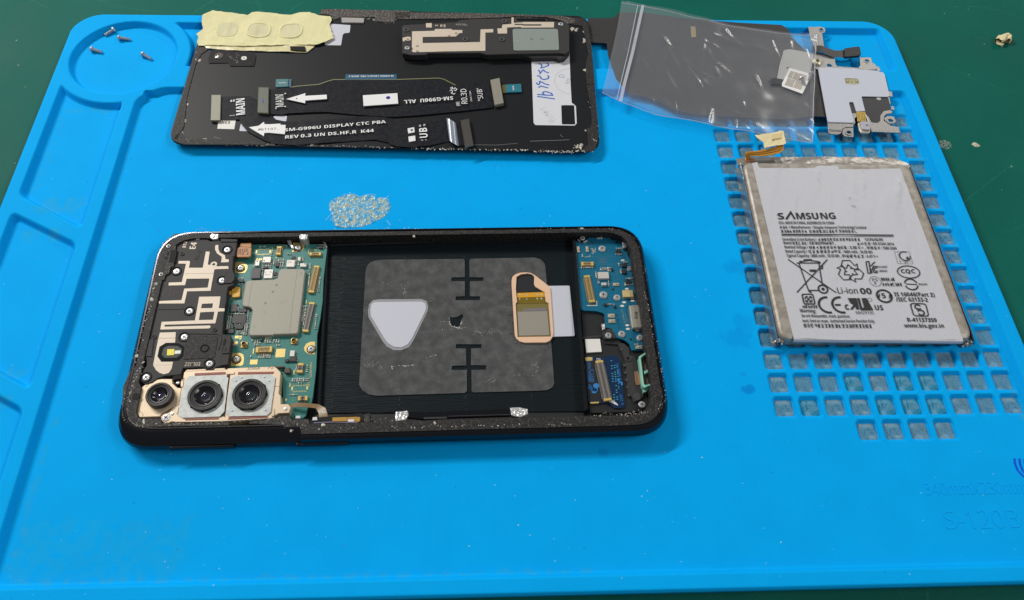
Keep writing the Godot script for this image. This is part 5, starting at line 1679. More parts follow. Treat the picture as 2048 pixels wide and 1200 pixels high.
	prism(b, rounded(pts([-11.75, 31.48, -11.36, 30.92, -10.62, 30.99, -10.54, 32.3, -11.26, 32.62, -11.91, 32.26]), 0.3, 2), 6.3, 6.95, 0.1)
	prism(b, pts([-14.54, 30.9, -11.59, 30.83, -11.5, 32.35, -14.45, 32.2]), 6.2, 6.7)
	part(h, "key_dome", b, mat("key amber", lin(0.46, 0.26, 0.05), 0.35))
	b = MB.new()
	prism(b, pts([-14.16, 31.63, -12.37, 31.57, -12.36, 32.43, -14.11, 32.38]), 6.3, 6.8, 0.05)
	prism(b, pts([-24.26, 30.62, -23.07, 30.54, -22.88, 31.57, -24.3, 31.6]), 6.2, 6.75, 0.05)
	part(h, "key_pad", b, mat("pad white", lin(0.70, 0.70, 0.72), 0.4))
	b = MB.new()
	letters(b, "PK", sans_bold, 0.75, Vector2(-22.01, 29.46), 4, 6.35)
	part(h, "flex_print", b, mat("print white", Color.WHITE))
	b = MB.new()
	ribbon(b, pts([-23.85, 32.35, -19.26, 32.21, -11.27, 32.6]), 0.25, 6.66, 6.3)
	part(h, "key_edge", b, mat("edge lilac", lin(0.22, 0.19, 0.30), 0.3))
	b = MB.new()
	box(b, Vector2(-29.12, 29.42).x, Vector2(-29.12, 29.42).y, 1.4, 0.9, 3.4, 4.3, 0.1)
	part(o, "white_connector", b, mat("pad white", Color.WHITE))
	# keys on the near flank
	for q in [[-64.5, -46.0], [-29.0, -13.6]]:
		b = MB.new()
		var k := 3.9
		for i in 1:
			var c := (float(q[0]) + float(q[1])) / 2
			var w := float(q[1]) - float(q[0])
			var loop := rrect(0, 0, w, 1.9, 0.9, 5)
			var face := MB.new()
			prism(face, loop, 0.0, 0.65, 0.2, true)
			for j in face.v.size():
				b.v.append(Vector3(face.v[j].x + c, k - face.v[j].z, 37.55 + face.v[j].y))
				b.n.append(Vector3(face.n[j].x, -face.n[j].z, face.n[j].y))
				b.uv.append(face.uv[j])
				b.c.append(Color.WHITE)
		part(o, "side_key", b, mat("frame gloss", Color.WHITE))

func foil() -> StandardMaterial3D:
	if mats.has("crumpled foil"):
		return mats["crumpled foil"]
	var m := mat("crumpled foil", lin(0.62, 0.62, 0.62), 0.38, 0.6)
	m.heightmap_enabled = true
	m.heightmap_scale = 0.03
	m.heightmap_texture = ImageTexture.create_from_image(noise(256, 0.025, 77, 2, FastNoiseLite.TYPE_CELLULAR))
	m.uv1_scale = Vector3(12, 12, 1)
	return m


# ---------------------------------------------------------------- the removed back and what lies on it
func back_panel() -> void:
	var o := thing("back_cover", "black back cover of the phone lying inside up, edges crusted with torn adhesive", "back cover", place(-39.1, 3, -79.3, 0.0217, 0.0060))
	var outline := rounded(PackedVector2Array([Vector2(79.05, -38.0), Vector2(79.05, 38.1), Vector2(-79.05, 38.1), Vector2(-79.05, -21.5)]), 7.0, 6)
	outline.append_array(pts([-75.85, -11.63, -64.33, -11.57, -51.45, -10.84, -35.5, -11.06, -33.01, -12.87, -31.73, -16.54, -31.63, -23.93, -33.07, -33.76, -32.7, -37.04, -31.77, -37.85]))
	outline = turned(outline)
	var black := mat("cover inside", Color.WHITE, 0.45, 0.0, 0.3)
	black.albedo_texture = tinted(noise(256, 0.3, 101, 3), lin(0.009, 0.010, 0.012), lin(0.016, 0.017, 0.019), 0.3, 0.7)
	black.uv1_scale = Vector3(3, 3, 1)
	var b := MB.new()
	wall(b, inset(outline, 1.0), -0.75, outline, -0.2, true)
	wall(b, outline, -0.2, inset(outline, 0.15), 0.3, true)
	cap(b, inset(outline, 0.15), 0.3)
	part(o, "cover_sheet", b, black)
	# crusted border
	var grey := glue_material().duplicate()
	grey.resource_name = "torn adhesive pale"
	grey.albedo_color = Color(1.7, 1.65, 1.6)
	for q in [pts([-32.79, -34.02, -32.12, -37, -24.75, -37.42, -16.47, -37.25, 4.23, -37.47, 4.49, -33.12, 0.39, -32.88, -0.77, -31.77, -1.71, -30.51, -5.55, -29.91, -7.85, -30.44, -9.78, -31.45, -10.11, -32.98, -22.19, -32.7, -24.22, -32.47, -25.32, -31.36, -26.51, -31.01, -27.55, -32.97, -28.88, -33.85]), pts([-1.91, -36.29, 30.93, -36.92, 51.13, -36.81, 67.71, -36.47, 72.81, -35.11, 72.98, -32.39, 69.34, -31.45, 66.87, -33.81, 61.04, -35.52, 48.54, -35.62, 41.94, -34.57, 30.99, -33.63, 25.16, -33.43, -1.61, -32.05])]:
		b = MB.new()
		prism(b, q, 0.25, 0.6)
		part(o, "adhesive_border", b, grey, "grey fuzzy adhesive along the rear edge")
	for q in [pts([76.81, -35.67, 78.52, -31.08, 79.03, -17.91, 79, 3.09, 75.67, 3.19, 75.99, -6.95, 77.41, -14.19, 76.96, -19.69, 76.5, -25.29, 76.01, -30.61, 70.85, -31.58, 68.32, -33.43, 68.93, -35.39]), pts([75.65, 3.54, 78.86, 3.44, 78.9, 20.12, 78.32, 32.81, 77, 37.15, 73.68, 38.3, 72.87, 36.33, 74.58, 34.76, 74.58, 26.64, 76.55, 25.32, 76.77, 13.62]), pts([-77.31, -13.82, -73.41, -13.12, -74.16, -11.17, -75.96, -8.92, -77, -2.96, -76.67, 14.62, -74.69, 29.24, -75.72, 35.86, -77.6, 35.9, -78.28, 33.59, -78.16, 12.65, -78.86, -6.66]), pts([-77.33, 36.36, -75.68, 31.17, -72.38, 35.31, -63.69, 35.56, -44.03, 36.47, -43.85, 37.63, -72.82, 38.2])]:
		b = MB.new()
		prism(b, q, 0.25, 0.55)
		part(o, "adhesive_border", b, glue_material())
	b = MB.new()
	var pale := [Color(0.48, 0.45, 0.40), Color(0.30, 0.28, 0.25), Color(0.64, 0.62, 0.56)]
	for set_ in [[pts([-75.14, -12.61, -77.21, -9.8, -78.02, -2.76, -77.81, 7.19, -77.5, 17.3]), 260, 0.55], [pts([-76.63, 19.75, -76.34, 29.43, -76.42, 35.55, -73.73, 36.88]), 240, 0.6], [pts([-72.9, 35.93, -63.53, 36.16]), 60, 0.3], [pts([-63.27, 37.55, -43.8, 37.76]), 70, 0.2], [pts([-32.87, -36.62, -16.4, -36.75, 4.29, -36.72]), 130, 0.3], [pts([-27.4, -31.87, -16.07, -33.19, -10.2, -31.86, -5.56, -30.19, -1.52, -30.94]), 110, 0.4], [pts([-1.77, -34.46, 30.95, -35.63, 67.66, -35.57]), 140, 0.4], [pts([69.92, -34.46, 76.46, -34.3, 78.32, -21.42]), 70, 0.5], [pts([78.58, -21.43, 77.22, -6.83, 77.61, 3.29]), 90, 0.5], [pts([77.59, 3.64, 77.79, 20.3, 77.47, 32.97]), 120, 0.5], [pts([52.88, 38.17, 64.41, 38.35, 76.02, 37.61]), 110, 0.35], [pts([9.31, 37.91, 22.27, 38.11, 52.89, 37.72]), 130, 0.25], [pts([-45.66, 37.36, -27.63, 37.25, 5.19, 37.78]), 110, 0.25], [pts([-64.56, -10.21, -62.05, -10.84, -63.69, -5.35, -61.56, -3.81]), 60, 0.3]]:
		b.col = pale[rng.randi_range(0, 2)]
		along(b, set_[0], 0.3, int(set_[1]), set_[2], 0.14, 0.5)
	b.col = Color(0.56, 0.52, 0.44)
	for p in [Vector2(71.5, -29.12), Vector2(72.78, -28.78), Vector2(77.24, -27.22), Vector2(76.5, -20.99), Vector2(75.87, -5.19), Vector2(70.21, 35.62), Vector2(71.51, 35.28), Vector2(76.93, 32.37), Vector2(75.23, 27.4), Vector2(-77.4, -9.8), Vector2(-76.96, -5.74), Vector2(-75.05, 26.43), Vector2(-76.51, 17.77), Vector2(-71.82, 36.13), Vector2(-65.34, 35.74), Vector2(-75.3, 32.71), Vector2(-26.91, 37.06)]:
		for k in 7:
			b.col = Color(0.56, 0.52, 0.44) * rng.randf_range(0.7, 1.15)
			flake(b, Vector3(p.x + rng.randfn() * 0.45, 0.3, p.y + rng.randfn() * 0.4), rng.randf_range(0.5, 1.3))
	part(o, "adhesive_residue", b, mat("residue flecks", Color.WHITE), "", true)
	b = MB.new()
	b.col = Color(0.28, 0.29, 0.30)
	ribbon(b, pts([52.98, 33.39, 57.65, 33.03, 63.49, 32.67, 67.71, 32.25]), 0.14, 0.33)
	ribbon(b, pts([32.09, 35.62, 40.46, 35.59, 48.34, 34.53]), 0.1, 0.33)
	ribbon(b, pts([64.31, 29.69, 64.75, 30.46, 65.43, 30.91]), 0.1, 0.33)
	ribbon(b, pts([-62.95, 34.09, -60.36, 34.97]), 0.1, 0.33)
	part(o, "hair_scratch", b, mat("marks", Color.WHITE))
	# stickers
	var white := mat("sticker white", Color.WHITE)
	var lilac := mat("lilac film", Color.WHITE)
	var label := pts([54.36, -13.4, 69.85, -15.35, 69.5, 3.43])
	label.append_array(pts([69.47, 13.38, 70.22, 14.05, 71.01, 15.15, 70.88, 23.99, 70.06, 25.16, 55.25, 25.28, 54.52, 24.19]))
	b = MB.new()
	plate(b, label, [rounded(pts([65.36, 14.72, 70.38, 14.58, 70.28, 24.64, 65.2, 24.71]), 0.5, 2)], 0.28, 0.4)
	part(o, "paper_label", b, mat("label paper", lin(0.66, 0.67, 0.72), 0.6), "white label with blue handwritten numbers and a square window")
	b = MB.new()
	b.col = Color(0.02, 0.12, 0.52)
	for q in [pts([56.2, 10.3, 63.06, 11.51]), pts([56.22, 9.23, 59.25, 9.54, 62.21, 9.59, 61.83, 8.53, 59.84, 7.71, 58.76, 7.81, 58.35, 8.49, 59.13, 9.48]), pts([56.8, 5.56, 57.8, 4.64, 58.64, 4.99, 60.63, 5.65]), pts([56.1, 2.77, 56.42, 3.72, 56.96, 3.91, 57.47, 2.97, 57.3, 2.19, 58.1, 2.44, 59.3, 3.43, 61.12, 4.07]), pts([56.38, -0.69, 57.08, -0.99, 57.76, -0.39, 57.97, 0.65, 59.24, 1.1, 60.74, 0.5, 61.07, -0.69, 60.5, -1.27]), pts([57.06, -4.32, 57.67, -2.82, 57.6, -1.98, 58.44, -3.65, 59.05, -4.27, 59.67, -3.34, 61.09, -2.65]), pts([57.12, -7.75, 58.11, -7.5, 58.52, -6.66, 58.13, -5.3, 59.7, -6.06, 61.12, -6.88, 60.99, -7.73, 60.31, -8.28])]:
		ribbon(b, q, 0.55, 0.43)
	b.col = Color(0.30, 0.34, 0.48)
	var cir := PackedVector2Array()
	var cc := Vector2(69.57, 1.76)
	for i in 15:
		var a := PI * 0.52 + i / 14.0 * PI * 0.98
		cir.append(cc + Vector2(cos(a) * 6.3, sin(a) * 7.0))
	ribbon(b, cir, 0.09, 0.43)
	letters(b, "D", sans, 2.2, Vector2(67.04, 0.27), -75, 0.43)
	letters(b, "DTO", sans, 1.3, Vector2(68.75, 3.5), -75, 0.43)
	b.col = Color(0.12, 0.12, 0.14)
	for i in 60:
		var p: Vector2 = Vector2(58.09, 16.54).lerp(Vector2(61.44, 23.9), rng.randf()) + Vector2(rng.randfn() * 0.7, rng.randfn() * 0.5)
		ribbon(b, PackedVector2Array([p, p + Vector2(rng.randf_range(0.1, 0.6), rng.randf_range(-0.2, 0.2))]), 0.07, 0.43)
	part(o, "label_ink", b, mat("marks", Color.WHITE))
	b = MB.new()
	prism(b, pts([-62.77, 25.62, -56.49, 25.21, -56.24, 30.24, -62.44, 30.16]), 0.28, 0.4)
	part(o, "white_sticker", b, white, "small white sticker under the left cable end")
	b = MB.new()
	letters(b, "E3K", sans_bold, 1.3, Vector2(-58.23, 26.27), 180, 0.43)
	part(o, "sticker_print", b, mat("print black", lin(0.02, 0.02, 0.02), 0.6))
	for q in [pts([-54.38, 27.23, -49.88, 31.03, -54.25, 31.05]), pts([-42.88, 23.22, -37.94, 23.02, -37.9, 25.79, -42.56, 25.36]), pts([-29.88, -28.54, -26.01, -28.44, -19.46, -28, -19.34, -23.78, -19.79, -23.32, -21.39, -23.11, -21.99, -22.14, -22.03, -15.87, -28.39, -15.8])]:
		b = MB.new()
		prism(b, rounded(q, 0.3, 2), 0.28, 0.36)
		part(o, "lilac_patch", b, lilac)
	b = MB.new()
	prism(b, rounded(pts([-23.48, -31.95, -14.25, -31.97, -14.08, -29.03, -23.08, -28.9]), 0.5, 3), 0.28, 0.9, 0.08)
	part(o, "grey_pad", b, mat("pad grey", lin(0.36, 0.34, 0.33), 0.55))
	# flash window and microphone ring next to the camera opening
	b = MB.new()
	prism(b, rounded(pts([-72.66, -5.45, -72.64, -11.16, -67.52, -11.87, -63.63, -11.17, -55.65, -10.61, -54.54, -8.46, -54.37, -2.81, -63.59, -2.52, -64.66, -4.36, -71.98, -3.86]), 0.6, 2), 0.28, 0.55)
	part(o, "window_gasket", b, mat("gasket black", lin(0.010, 0.010, 0.011), 0.5, 0.0, 0.25))
	b = MB.new()
	lathe(b, Vector2(-68.92, -7.99), [1.75, 0.5, 1.7, 0.72, 1.2, 0.85, 0.0, 0.95], 14)
	part(o, "flash_window", b, mat("smoked window", lin(0.14, 0.13, 0.12), 0.12))
	b = MB.new()
	lathe(b, Vector2(-58.96, -7.01), [1.1, 0.5, 1.08, 0.68, 0.36, 0.68, 0.3, 0.5, 0, 0.45], 20)
	part(o, "white_ring", b, white)
	b = MB.new()
	b.col = Color(0.34, 0.32, 0.30)
	along(b, pts([-66.18, -8.95, -62.73, -6.35, -60.87, -4.25, -62.65, -10.16, -56.48, -4.66]), 0.55, 70, 0.25, 0.1, 0.3)
	part(o, "gasket_crumbs", b, mat("residue flecks", Color.WHITE), "", true)
	masking_tape()
	speaker_module()
	cables()


func masking_tape() -> void:
	var o := thing("masking_tape_strip", "wide torn strip of pale yellow masking tape over the camera opening of the back cover", "tape", place(-39.1, 3, -79.3, 0.0217, 0.0060))
	var f := FastNoiseLite.new()
	f.seed = 5
	f.frequency = 0.06
	f.fractal_octaves = 3
	var hgt := func(u: float, v: float) -> float: return 1.15 + f.get_noise_2d(u, v) * 0.45 + f.get_noise_2d(u * 4, v * 0.8 + 40) * 0.16
	var tape := mat("tape yellow", Color.WHITE, 0.65, 0.0, 0.35)
	tape.albedo_texture = tinted(noise(256, 0.15, 111, 4), lin(0.74, 0.69, 0.36), lin(0.88, 0.84, 0.52), 0.25, 0.75)
	tape.heightmap_enabled = true
	tape.heightmap_scale = 0.016
	tape.heightmap_texture = ImageTexture.create_from_image(noise(256, 0.16, 112, 3))
	tape.uv1_scale = Vector3(9, 3, 1)
	tape.backlight_enabled = true
	tape.backlight = Color(0.25, 0.23, 0.12)
	var rag := pts([-79.44, -31.11, -76.02, -34.3, -71.51, -33.23, -61.63, -31.75, -60.14, -33.49, -58.43, -33.86, -54.82, -33.53, -47.62, -33.02, -44.51, -32.67, -40.15, -34.29, -36.54, -34.03, -32.24, -32.26, -28.03, -32.03, -27.08, -29.92, -27.91, -27.46, -26.62, -23.14, -25.09, -19.34, -28.36, -16.59, -31.9, -15.02, -40.09, -15.19, -54.66, -13.7, -64.46, -13.52, -77.83, -13.22, -78.89, -15.36, -78.77, -18.42, -79.77, -19.71, -77.94, -22.73, -79.1, -26.57])
	# torn ends: small teeth
	var torn := PackedVector2Array()
	for i in rag.size():
		var a := rag[i]
		var b2 := rag[(i + 1) % rag.size()]
		var n := maxi(1, int(a.distance_to(b2) / 1.1))
		for j in n:
			torn.append(a.lerp(b2, float(j) / n) + Vector2(rng.randf_range(-0.18, 0.18), rng.randf_range(-0.15, 0.15)))
	part(o, "tape_sheet", sheet(torn, 0.8, hgt, 0.15), tape)
	var fold := func(u: float, v: float) -> float: return 0.75 + f.get_noise_2d(u * 2, v * 2) * 0.3
	var low := mat("tape shiny", lin(0.68, 0.61, 0.34), 0.35)
	part(o, "tape_fold", sheet(pts([-76.82, -14.83, -54.98, -15.19, -32.29, -15.79, -32.58, -14.11, -35.14, -10.94, -51.38, -11.13, -64.12, -11.15, -74.55, -12.02]), 0.9, fold, 0.12), low, "glossy folded lower edge of the tape")
	var b := MB.new()
	prism(b, pts([-41.84, -13.81, -36.03, -14, -35.29, -11.36, -41.33, -11.6]), 0.7, 1.15)
	part(o, "dark_scrap", b, mat("gasket black", Color.WHITE))
	# camera windows pressed through the tape
	var dull := mat("tape over glass", Color.WHITE, 0.6, 0.0, 0.35)
	dull.albedo_texture = tinted(noise(128, 0.4, 113, 3), lin(0.58, 0.55, 0.33), lin(0.72, 0.68, 0.44), 0.25, 0.75)
	dull.uv1_scale = Vector3(8, 8, 1)
	var pale := tape
	for q in [[Vector2(-68.2, -22.76), 4.9, 4.5, false], [Vector2(-55.53, -22.75), 5.0, 4.3, true], [Vector2(-42.74, -22.89), 5.0, 4.3, true]]:
		var c: Vector2 = q[0]
		var up := func(u: float, v: float) -> float: return hgt.call(u, v) + 0.09
		part(o, "pressed_window", sheet(rounded(rect(c.x, c.y, q[1] * 1.7, q[2] * 1.85), 3.6, 5), 0.8, up, 0.06), dull)
		if q[3]:
			var m := MB.new()
			var lo := rounded(rect(c.x, c.y, q[1] * 1.75, q[2] * 1.9), 3.7, 5)
			var loops := [inset(turned(lo), -0.55), inset(turned(lo), -0.25), inset(turned(lo), 0.2), inset(turned(lo), 0.5)]
			for k in 3:
				for i in lo.size():
					var j := (i + 1) % lo.size()
					var e := []
					for s in [[loops[k][i], k], [loops[k][j], k], [loops[k + 1][j], k + 1], [loops[k + 1][i], k + 1]]:
						e.append(Vector3(s[0].x, hgt.call(s[0].x, s[0].y) + (0.0 if s[1] == 0 else (0.28 if s[1] < 3 else 0.05)), s[0].y))
					m.quad(e[0], e[1], e[2], e[3], ((e[1] - e[0]).cross(e[3] - e[0]) * -1).normalized() if ((e[1] - e[0]).cross(e[3] - e[0])).y < 0 else (e[1] - e[0]).cross(e[3] - e[0]).normalized())
			part(o, "pressed_ridge", m, pale)
	part(o, "tape_backing", sheet(pts([-77.81, -31.03, -33.3, -31.84, -31.56, -17.66, -76.9, -16.15]), 2.0, func(_u: float, _v: float) -> float: return 0.05), tape)


func speaker_module() -> void:
	var o := thing("speaker_module", "black speaker and antenna module with beige tracks lying on the back cover", "speaker module", place(-39.1, 3, -79.3, 0.0217, 0.0060))
	var y := 3.4
	var plastic := mat("cover plastic", Color.WHITE)
	var b := MB.new()
	prism(b, pts([3.28, -8.65, 1.97, -24.6, 3.06, -25.28, 23.96, -27.76, 25.36, -29.03, 30.01, -29.84, 41.7, -30.68, 46.21, -30.95, 48.39, -31.68, 60.69, -31.14, 61.37, -29.76, 65.35, -29.74, 70.15, -27.77, 69.44, -11.88, 67.43, -10.3, 65.35, -10.74, 49.92, -9.84, 36.51, -8.91, 34.06, -9.83, 13.17, -8.96, 12.46, -8.04, 6.95, -7.77]), 0.9, y, 0.2)
	part(o, "module_shell", b, plastic)
	b = MB.new()
	prism(b, pts([36.33, -9.68, 49.98, -10.47, 54.5, -8.76, 63.98, -9.31, 65.34, -8.35, 67.48, -9.17, 69.56, -12.52, 52.61, -21.24, 34.8, -20.64]), 0.35, 2.4, 0.2)
	prism(b, pts([7.47, -8.97, 33.17, -10.79, 33.01, -21.05, 6.81, -20.17]), 0.35, 1.6, 0.2)
	part(o, "speaker_box", b, plastic)
	var beige := mat("track beige", Color.WHITE)
	b = MB.new()
	prism(b, pts([6.31, -21.35, 15.29, -22.02, 15.42, -23.07, 21.96, -23.4, 22.34, -22.78, 26.49, -22.82, 26.5, -21.15, 25.41, -21.01, 23.95, -18.98, 10.71, -18.23, 10.9, -14.65, 33.73, -16.01, 33.84, -23.49, 38.96, -23.88, 38.97, -21.94, 35.78, -21.67, 35.9, -11.05, 19.63, -10.17, 7.73, -9.29, 6.83, -9.86, 7.26, -11.38, 6.76, -12.12]), y - 0.1, y + 0.08)
	part(o, "antenna_track", b, beige)
	b = MB.new()
	plate(b, pts([40.64, -24.25, 42.42, -24.42, 42.67, -26.65, 46.37, -27.21, 46.4, -31.23, 47.3, -31.26, 47.34, -27.88, 50.88, -28.32, 51.24, -28.55, 63.88, -28.99, 63.69, -25.68, 50.47, -25.12, 50.12, -25.53, 44.57, -25.02, 44.56, -21.45, 40.82, -21.22]), [pts([47.7, -27.36, 50.94, -27.47, 51.22, -27.16, 58.6, -27.42, 58.58, -26.57, 51.03, -26.31, 50.67, -26.72, 47.69, -26.61])], y - 0.1, y + 0.08)
	part(o, "antenna_track", b, beige)
	b = MB.new()
	prism(b, pts([11.6, -26.42, 13.94, -26.61, 14.1, -23.97, 11.8, -23.89]), y - 0.1, y + 0.08)
	part(o, "antenna_track", b, beige)
	b = MB.new()
	prism(b, rounded(pts([2.73, -17.45, 3.62, -17.79, 4.57, -18.18, 5.91, -18.07, 6.1, -16.17, 4.73, -15.77, 3.71, -16.35, 3.63, -15.43, 3, -15.41]), 0.4, 2), y - 0.1, y + 0.08)
	part(o, "antenna_track", b, beige)
	b = MB.new()
	letters(b, "E4", sans_bold, 1.5, Vector2(19.75, -25.89), 181, y + 0.06)
	letters(b, "86", sans_bold, 0.8, Vector2(16.55, -25.62), 181, y + 0.06)
	letters(b, "*0L52Y", mono, 0.95, Vector2(28.47, -26.57), 181, y + 0.06)
	part(o, "module_lettering", b, beige)
	b = MB.new()
	prism(b, rounded(pts([46.8, -24.1, 65.32, -24.74, 65.38, -12.17, 47.13, -11.22]), 1.0, 2), y - 0.2, 3.75, 0.12)
	part(o, "speaker_plate", b, mat("speaker tin", lin(0.32, 0.36, 0.34), 0.42, 0.35), "grey-green metal speaker plate with two small holes")
	for q in [[Vector2(54.43, -18.04), 0.42], [Vector2(58.58, -18.29), 0.5], [Vector2(48.76, -16.82), -0.2], [Vector2(50.92, -20), -0.2], [Vector2(61.67, -20.46), -0.2]]:
		b = MB.new()
		if q[1] > 0:
			lathe(b, q[0], [q[1] + 0.12, 3.76, q[1], 3.78, q[1] * 0.9, 3.5, 0, 3.5], 16)
			part(o, "plate_hole", b, mat("hole black", Color.WHITE))
		else:
			lathe(b, q[0], [0.3, 3.74, 0.22, 3.84, 0, 3.86], 12)
			part(o, "plate_dimple", b, mat("screw steel", Color.WHITE))
	for p in [Vector2(3.92, -22.03), Vector2(27.8, -17.29), Vector2(42.49, -17.78), Vector2(43.43, -28.69)]:
		b = MB.new()
		lathe(b, p, [1.15, y, 1.1, y + 0.35, 0.75, y + 0.38, 0.6, y + 0.1, 0.5, y + 0.05, 0, y], 20)
		part(o, "screw_boss", b, mat("boss rim", lin(0.10, 0.10, 0.11), 0.35))
		b = MB.new()
		lathe(b, p, [0.55, y + 0.12, 0, y + 0.1], 16)
		part(o, "boss_hole", b, mat("hole black", Color.WHITE))
	for p in [Vector2(8.91, -12.94), Vector2(9.15, -9.82), Vector2(21.33, -19.19), Vector2(24.07, -20.79), Vector2(4.96, -16.68)]:
		b = MB.new()
		lathe(b, p, [0.55, y + 0.09, 0.5, y + 0.2, 0.25, y + 0.12, 0, y], 14)
		part(o, "heat_stake", b, mat("stake tan", lin(0.30, 0.24, 0.18), 0.5))
	for p in [Vector2(4.95, -11.57), Vector2(66.63, -27.81)]:
		screw(o, p, y + 0.35, 1.0, 0.6)
	b = MB.new()
	prism(b, pts([48.55, -30.36, 60.3, -30.66, 60.27, -29.7, 48.54, -29.6]), y - 0.1, 3.7, 0.05)
	part(o, "shell_slot", b, mat("slot gloss", Color.WHITE))


func cables() -> void:
	var black := mat("cable black", Color.WHITE, 0.48, 0.0, 0.22)
	black.albedo_texture = tinted(noise(256, 0.06, 121, 3), lin(0.012, 0.013, 0.017), lin(0.020, 0.021, 0.026), 0.3, 0.7)
	black.uv1_scale = Vector3(3, 3, 1)
	var ink := mat("print white", Color.WHITE)
	var grey := mat("stiffener grey", lin(0.27, 0.27, 0.20), 0.5)
	var edge := mat("stiffener edge", lin(0.50, 0.50, 0.36), 0.5)
	# thin cable underneath, seen as a yellow-green edge with blue ends
	var o := thing("thin_ribbon_cable", "thin black ribbon cable with a yellow-green edge and blue ends, below the others", "ribbon cable", place(-39.1, 3, -79.3, 0.0217, 0.0060), "ribbon cables on the back cover")
	var b := MB.new()
	var top := pts([-38.84, 8.31, -35.82, 7.56, -28.13, 6.42, -24.69, 4.46, -22.68, 3.62, 2.83, 2.79])
	top.append_array(pts([17.89, 1.62, 19.85, 2.19, 24.5, 5.31, 37.59, 6, 43.1, 6.61]))
	var body := top.duplicate()
	body.append_array(pts([43.1, 8.91, 21.19, 8.77, -0.73, 7.12]))
	body.append_array(pts([-24.24, 8.33, -37.55, 10.18]))
	prism(b, body, 0.35, 0.5)
	part(o, "cable_band", b, black)
	b = MB.new()
	ribbon(b, top.slice(0, 9), 0.34, 0.56, 0.35)
	part(o, "cable_edge", b, mat("edge olive", lin(0.22, 0.23, 0.10), 0.45))
	var teal := mat("cable teal", lin(0.025, 0.15, 0.17), 0.4)
	b = MB.new()
	prism(b, rounded(pts([-44.75, 4.52, -40.01, 4.23, -39.49, 8.43, -44.21, 8.86]), 0.3, 2), 0.4, 1.0, 0.08)
	part(o, "cable_plug", b, teal, "teal end marked main")
	b = MB.new()
	prism(b, pts([-40.06, 4.17, -38.84, 4.06, -38.45, 8.19, -39.57, 8.22]), 0.4, 0.7)
	prism(b, pts([-18.44, 0.68, 1.42, 0.02, 1.61, 2.69, -18.38, 3.56]), 0.4, 0.58)
	part(o, "blue_tab", b, mat("tab blue", lin(0.01, 0.085, 0.16), 0.4))
	b = MB.new()
	prism(b, rounded(pts([43.92, 4.78, 50.01, 4.22, 50.28, 8.63, 44.19, 9.11]), 0.3, 2), 0.4, 1.0, 0.08)
	part(o, "cable_plug", b, mat("plug blue", lin(0.02, 0.17, 0.24), 0.4), "blue end marked sub")
	b = MB.new()
	prism(b, pts([42.55, 4.91, 44.2, 4.71, 44.33, 9.08, 42.68, 9.2]), 0.4, 0.8)
	part(o, "olive_tab", b, mat("tab olive", lin(0.12, 0.10, 0.02), 0.4))
	b = MB.new()
	fit(b, "PMAIN", sans, Vector2(-40.38, 6.09), Vector2(-43.35, 6.29), 0.55, 1.03)
	fit(b, "SUB", sans_bold, Vector2(47.35, 7.86), Vector2(47.17, 5.57), 0.6, 1.03)
	fit(b, "M-G996U LEGACY_FRC_REV0.2", sans_bold, Vector2(0.25, 0.67), Vector2(-17.15, 1.4), 0.75, 0.61)
	part(o, "cable_print", b, ink)
	# long cable across the middle
	o = thing("wide_ribbon_cable", "wide black ribbon cable with a white arrow and a blank white box, above the others", "ribbon cable", place(-39.1, 3, -79.3, 0.0217, 0.0060), "ribbon cables on the back cover")
	var f := FastNoiseLite.new()
	f.seed = 9
	f.frequency = 0.03
	var rise := func(u: float, v: float) -> float: return 0.85 + f.get_noise_2d(u, v * 0.3) * 0.3
	var mid := pts([-47.29, 10.07, -43.24, 9.48, -36.12, 8.46, -27.93, 7.34, -24.24, 5.35, -22.23, 4.51, 2.94, 3.77])
	mid.append_array(pts([17.95, 2.55, 19.91, 3.19, 24.26, 5.96, 30.67, 3.95, 38.25, 2.25, 39.97, 15.61, 38.76, 17.12, 26.96, 19.29, 11.05, 21.91, 0.51, 23.06]))
	mid.append_array(pts([-2.1, 22.89, -14.95, 21.91, -23.2, 21.08, -30.28, 21.55, -37.79, 22.31, -39.71, 23.06, -44.05, 22.83, -45.38, 22.37]))
	part(o, "cable_band", sheet(mid, 2.0, rise, 0.12), black)
	b = MB.new()
	prism(b, rounded(pts([-50.43, 9.67, -46.51, 9.69, -44.59, 23.04, -48.68, 22.9]), 0.3, 2), 0.6, 1.75, 0.1)
	part(o, "cable_plug", b, mat("plug green grey", lin(0.085, 0.10, 0.07), 0.45), "dark green-grey plug at the left end")
	b = MB.new()
	var loop := pts([-50.35, 9.88, -46.43, 9.9, -44.51, 23.24, -48.59, 23.09, -50.35, 9.88])
	ribbon(b, loop, 0.2, 1.8, 1.6)
	part(o, "plug_rim", b, edge)
	b = MB.new()
	prism(b, pts([38.05, 3.42, 41.55, 2.15, 43.22, 15.68, 39.82, 16.81]), 0.6, 1.9, 0.1)
	part(o, "cable_plug", b, mat("plug warm grey", lin(0.26, 0.245, 0.20), 0.5), "warm grey plug at the right end")
	var put := func(mb: MB, line: PackedVector2Array, w: float) -> void: ribbon(mb, line, w, 1.65)
	b = MB.new()
	prism(b, pts([-39.04, 15.65, -32.29, 12.34, -32.18, 13.77, -24.21, 12.9, -23.82, 15.12, -31.87, 16.16, -31.68, 17.58]), 1.3, 1.62)
	prism(b, pts([-10.5, 12.87, 2.5, 11.34, 3.19, 16.79, -9.73, 18.39]), 1.3, 1.62)
	fit(b, "MAIN", sans, Vector2(-39.39, 19.74), Vector2(-40.44, 13), 2.9, 1.62)
	fit(b, "SM-G996U  ALL", sans_bold, Vector2(23.8, 12.35), Vector2(5.19, 15.04), 1.8, 1.62)
	fit(b, "R0.3D", sans, Vector2(29.45, 16.41), Vector2(28.71, 8.05), 2.2, 1.62)
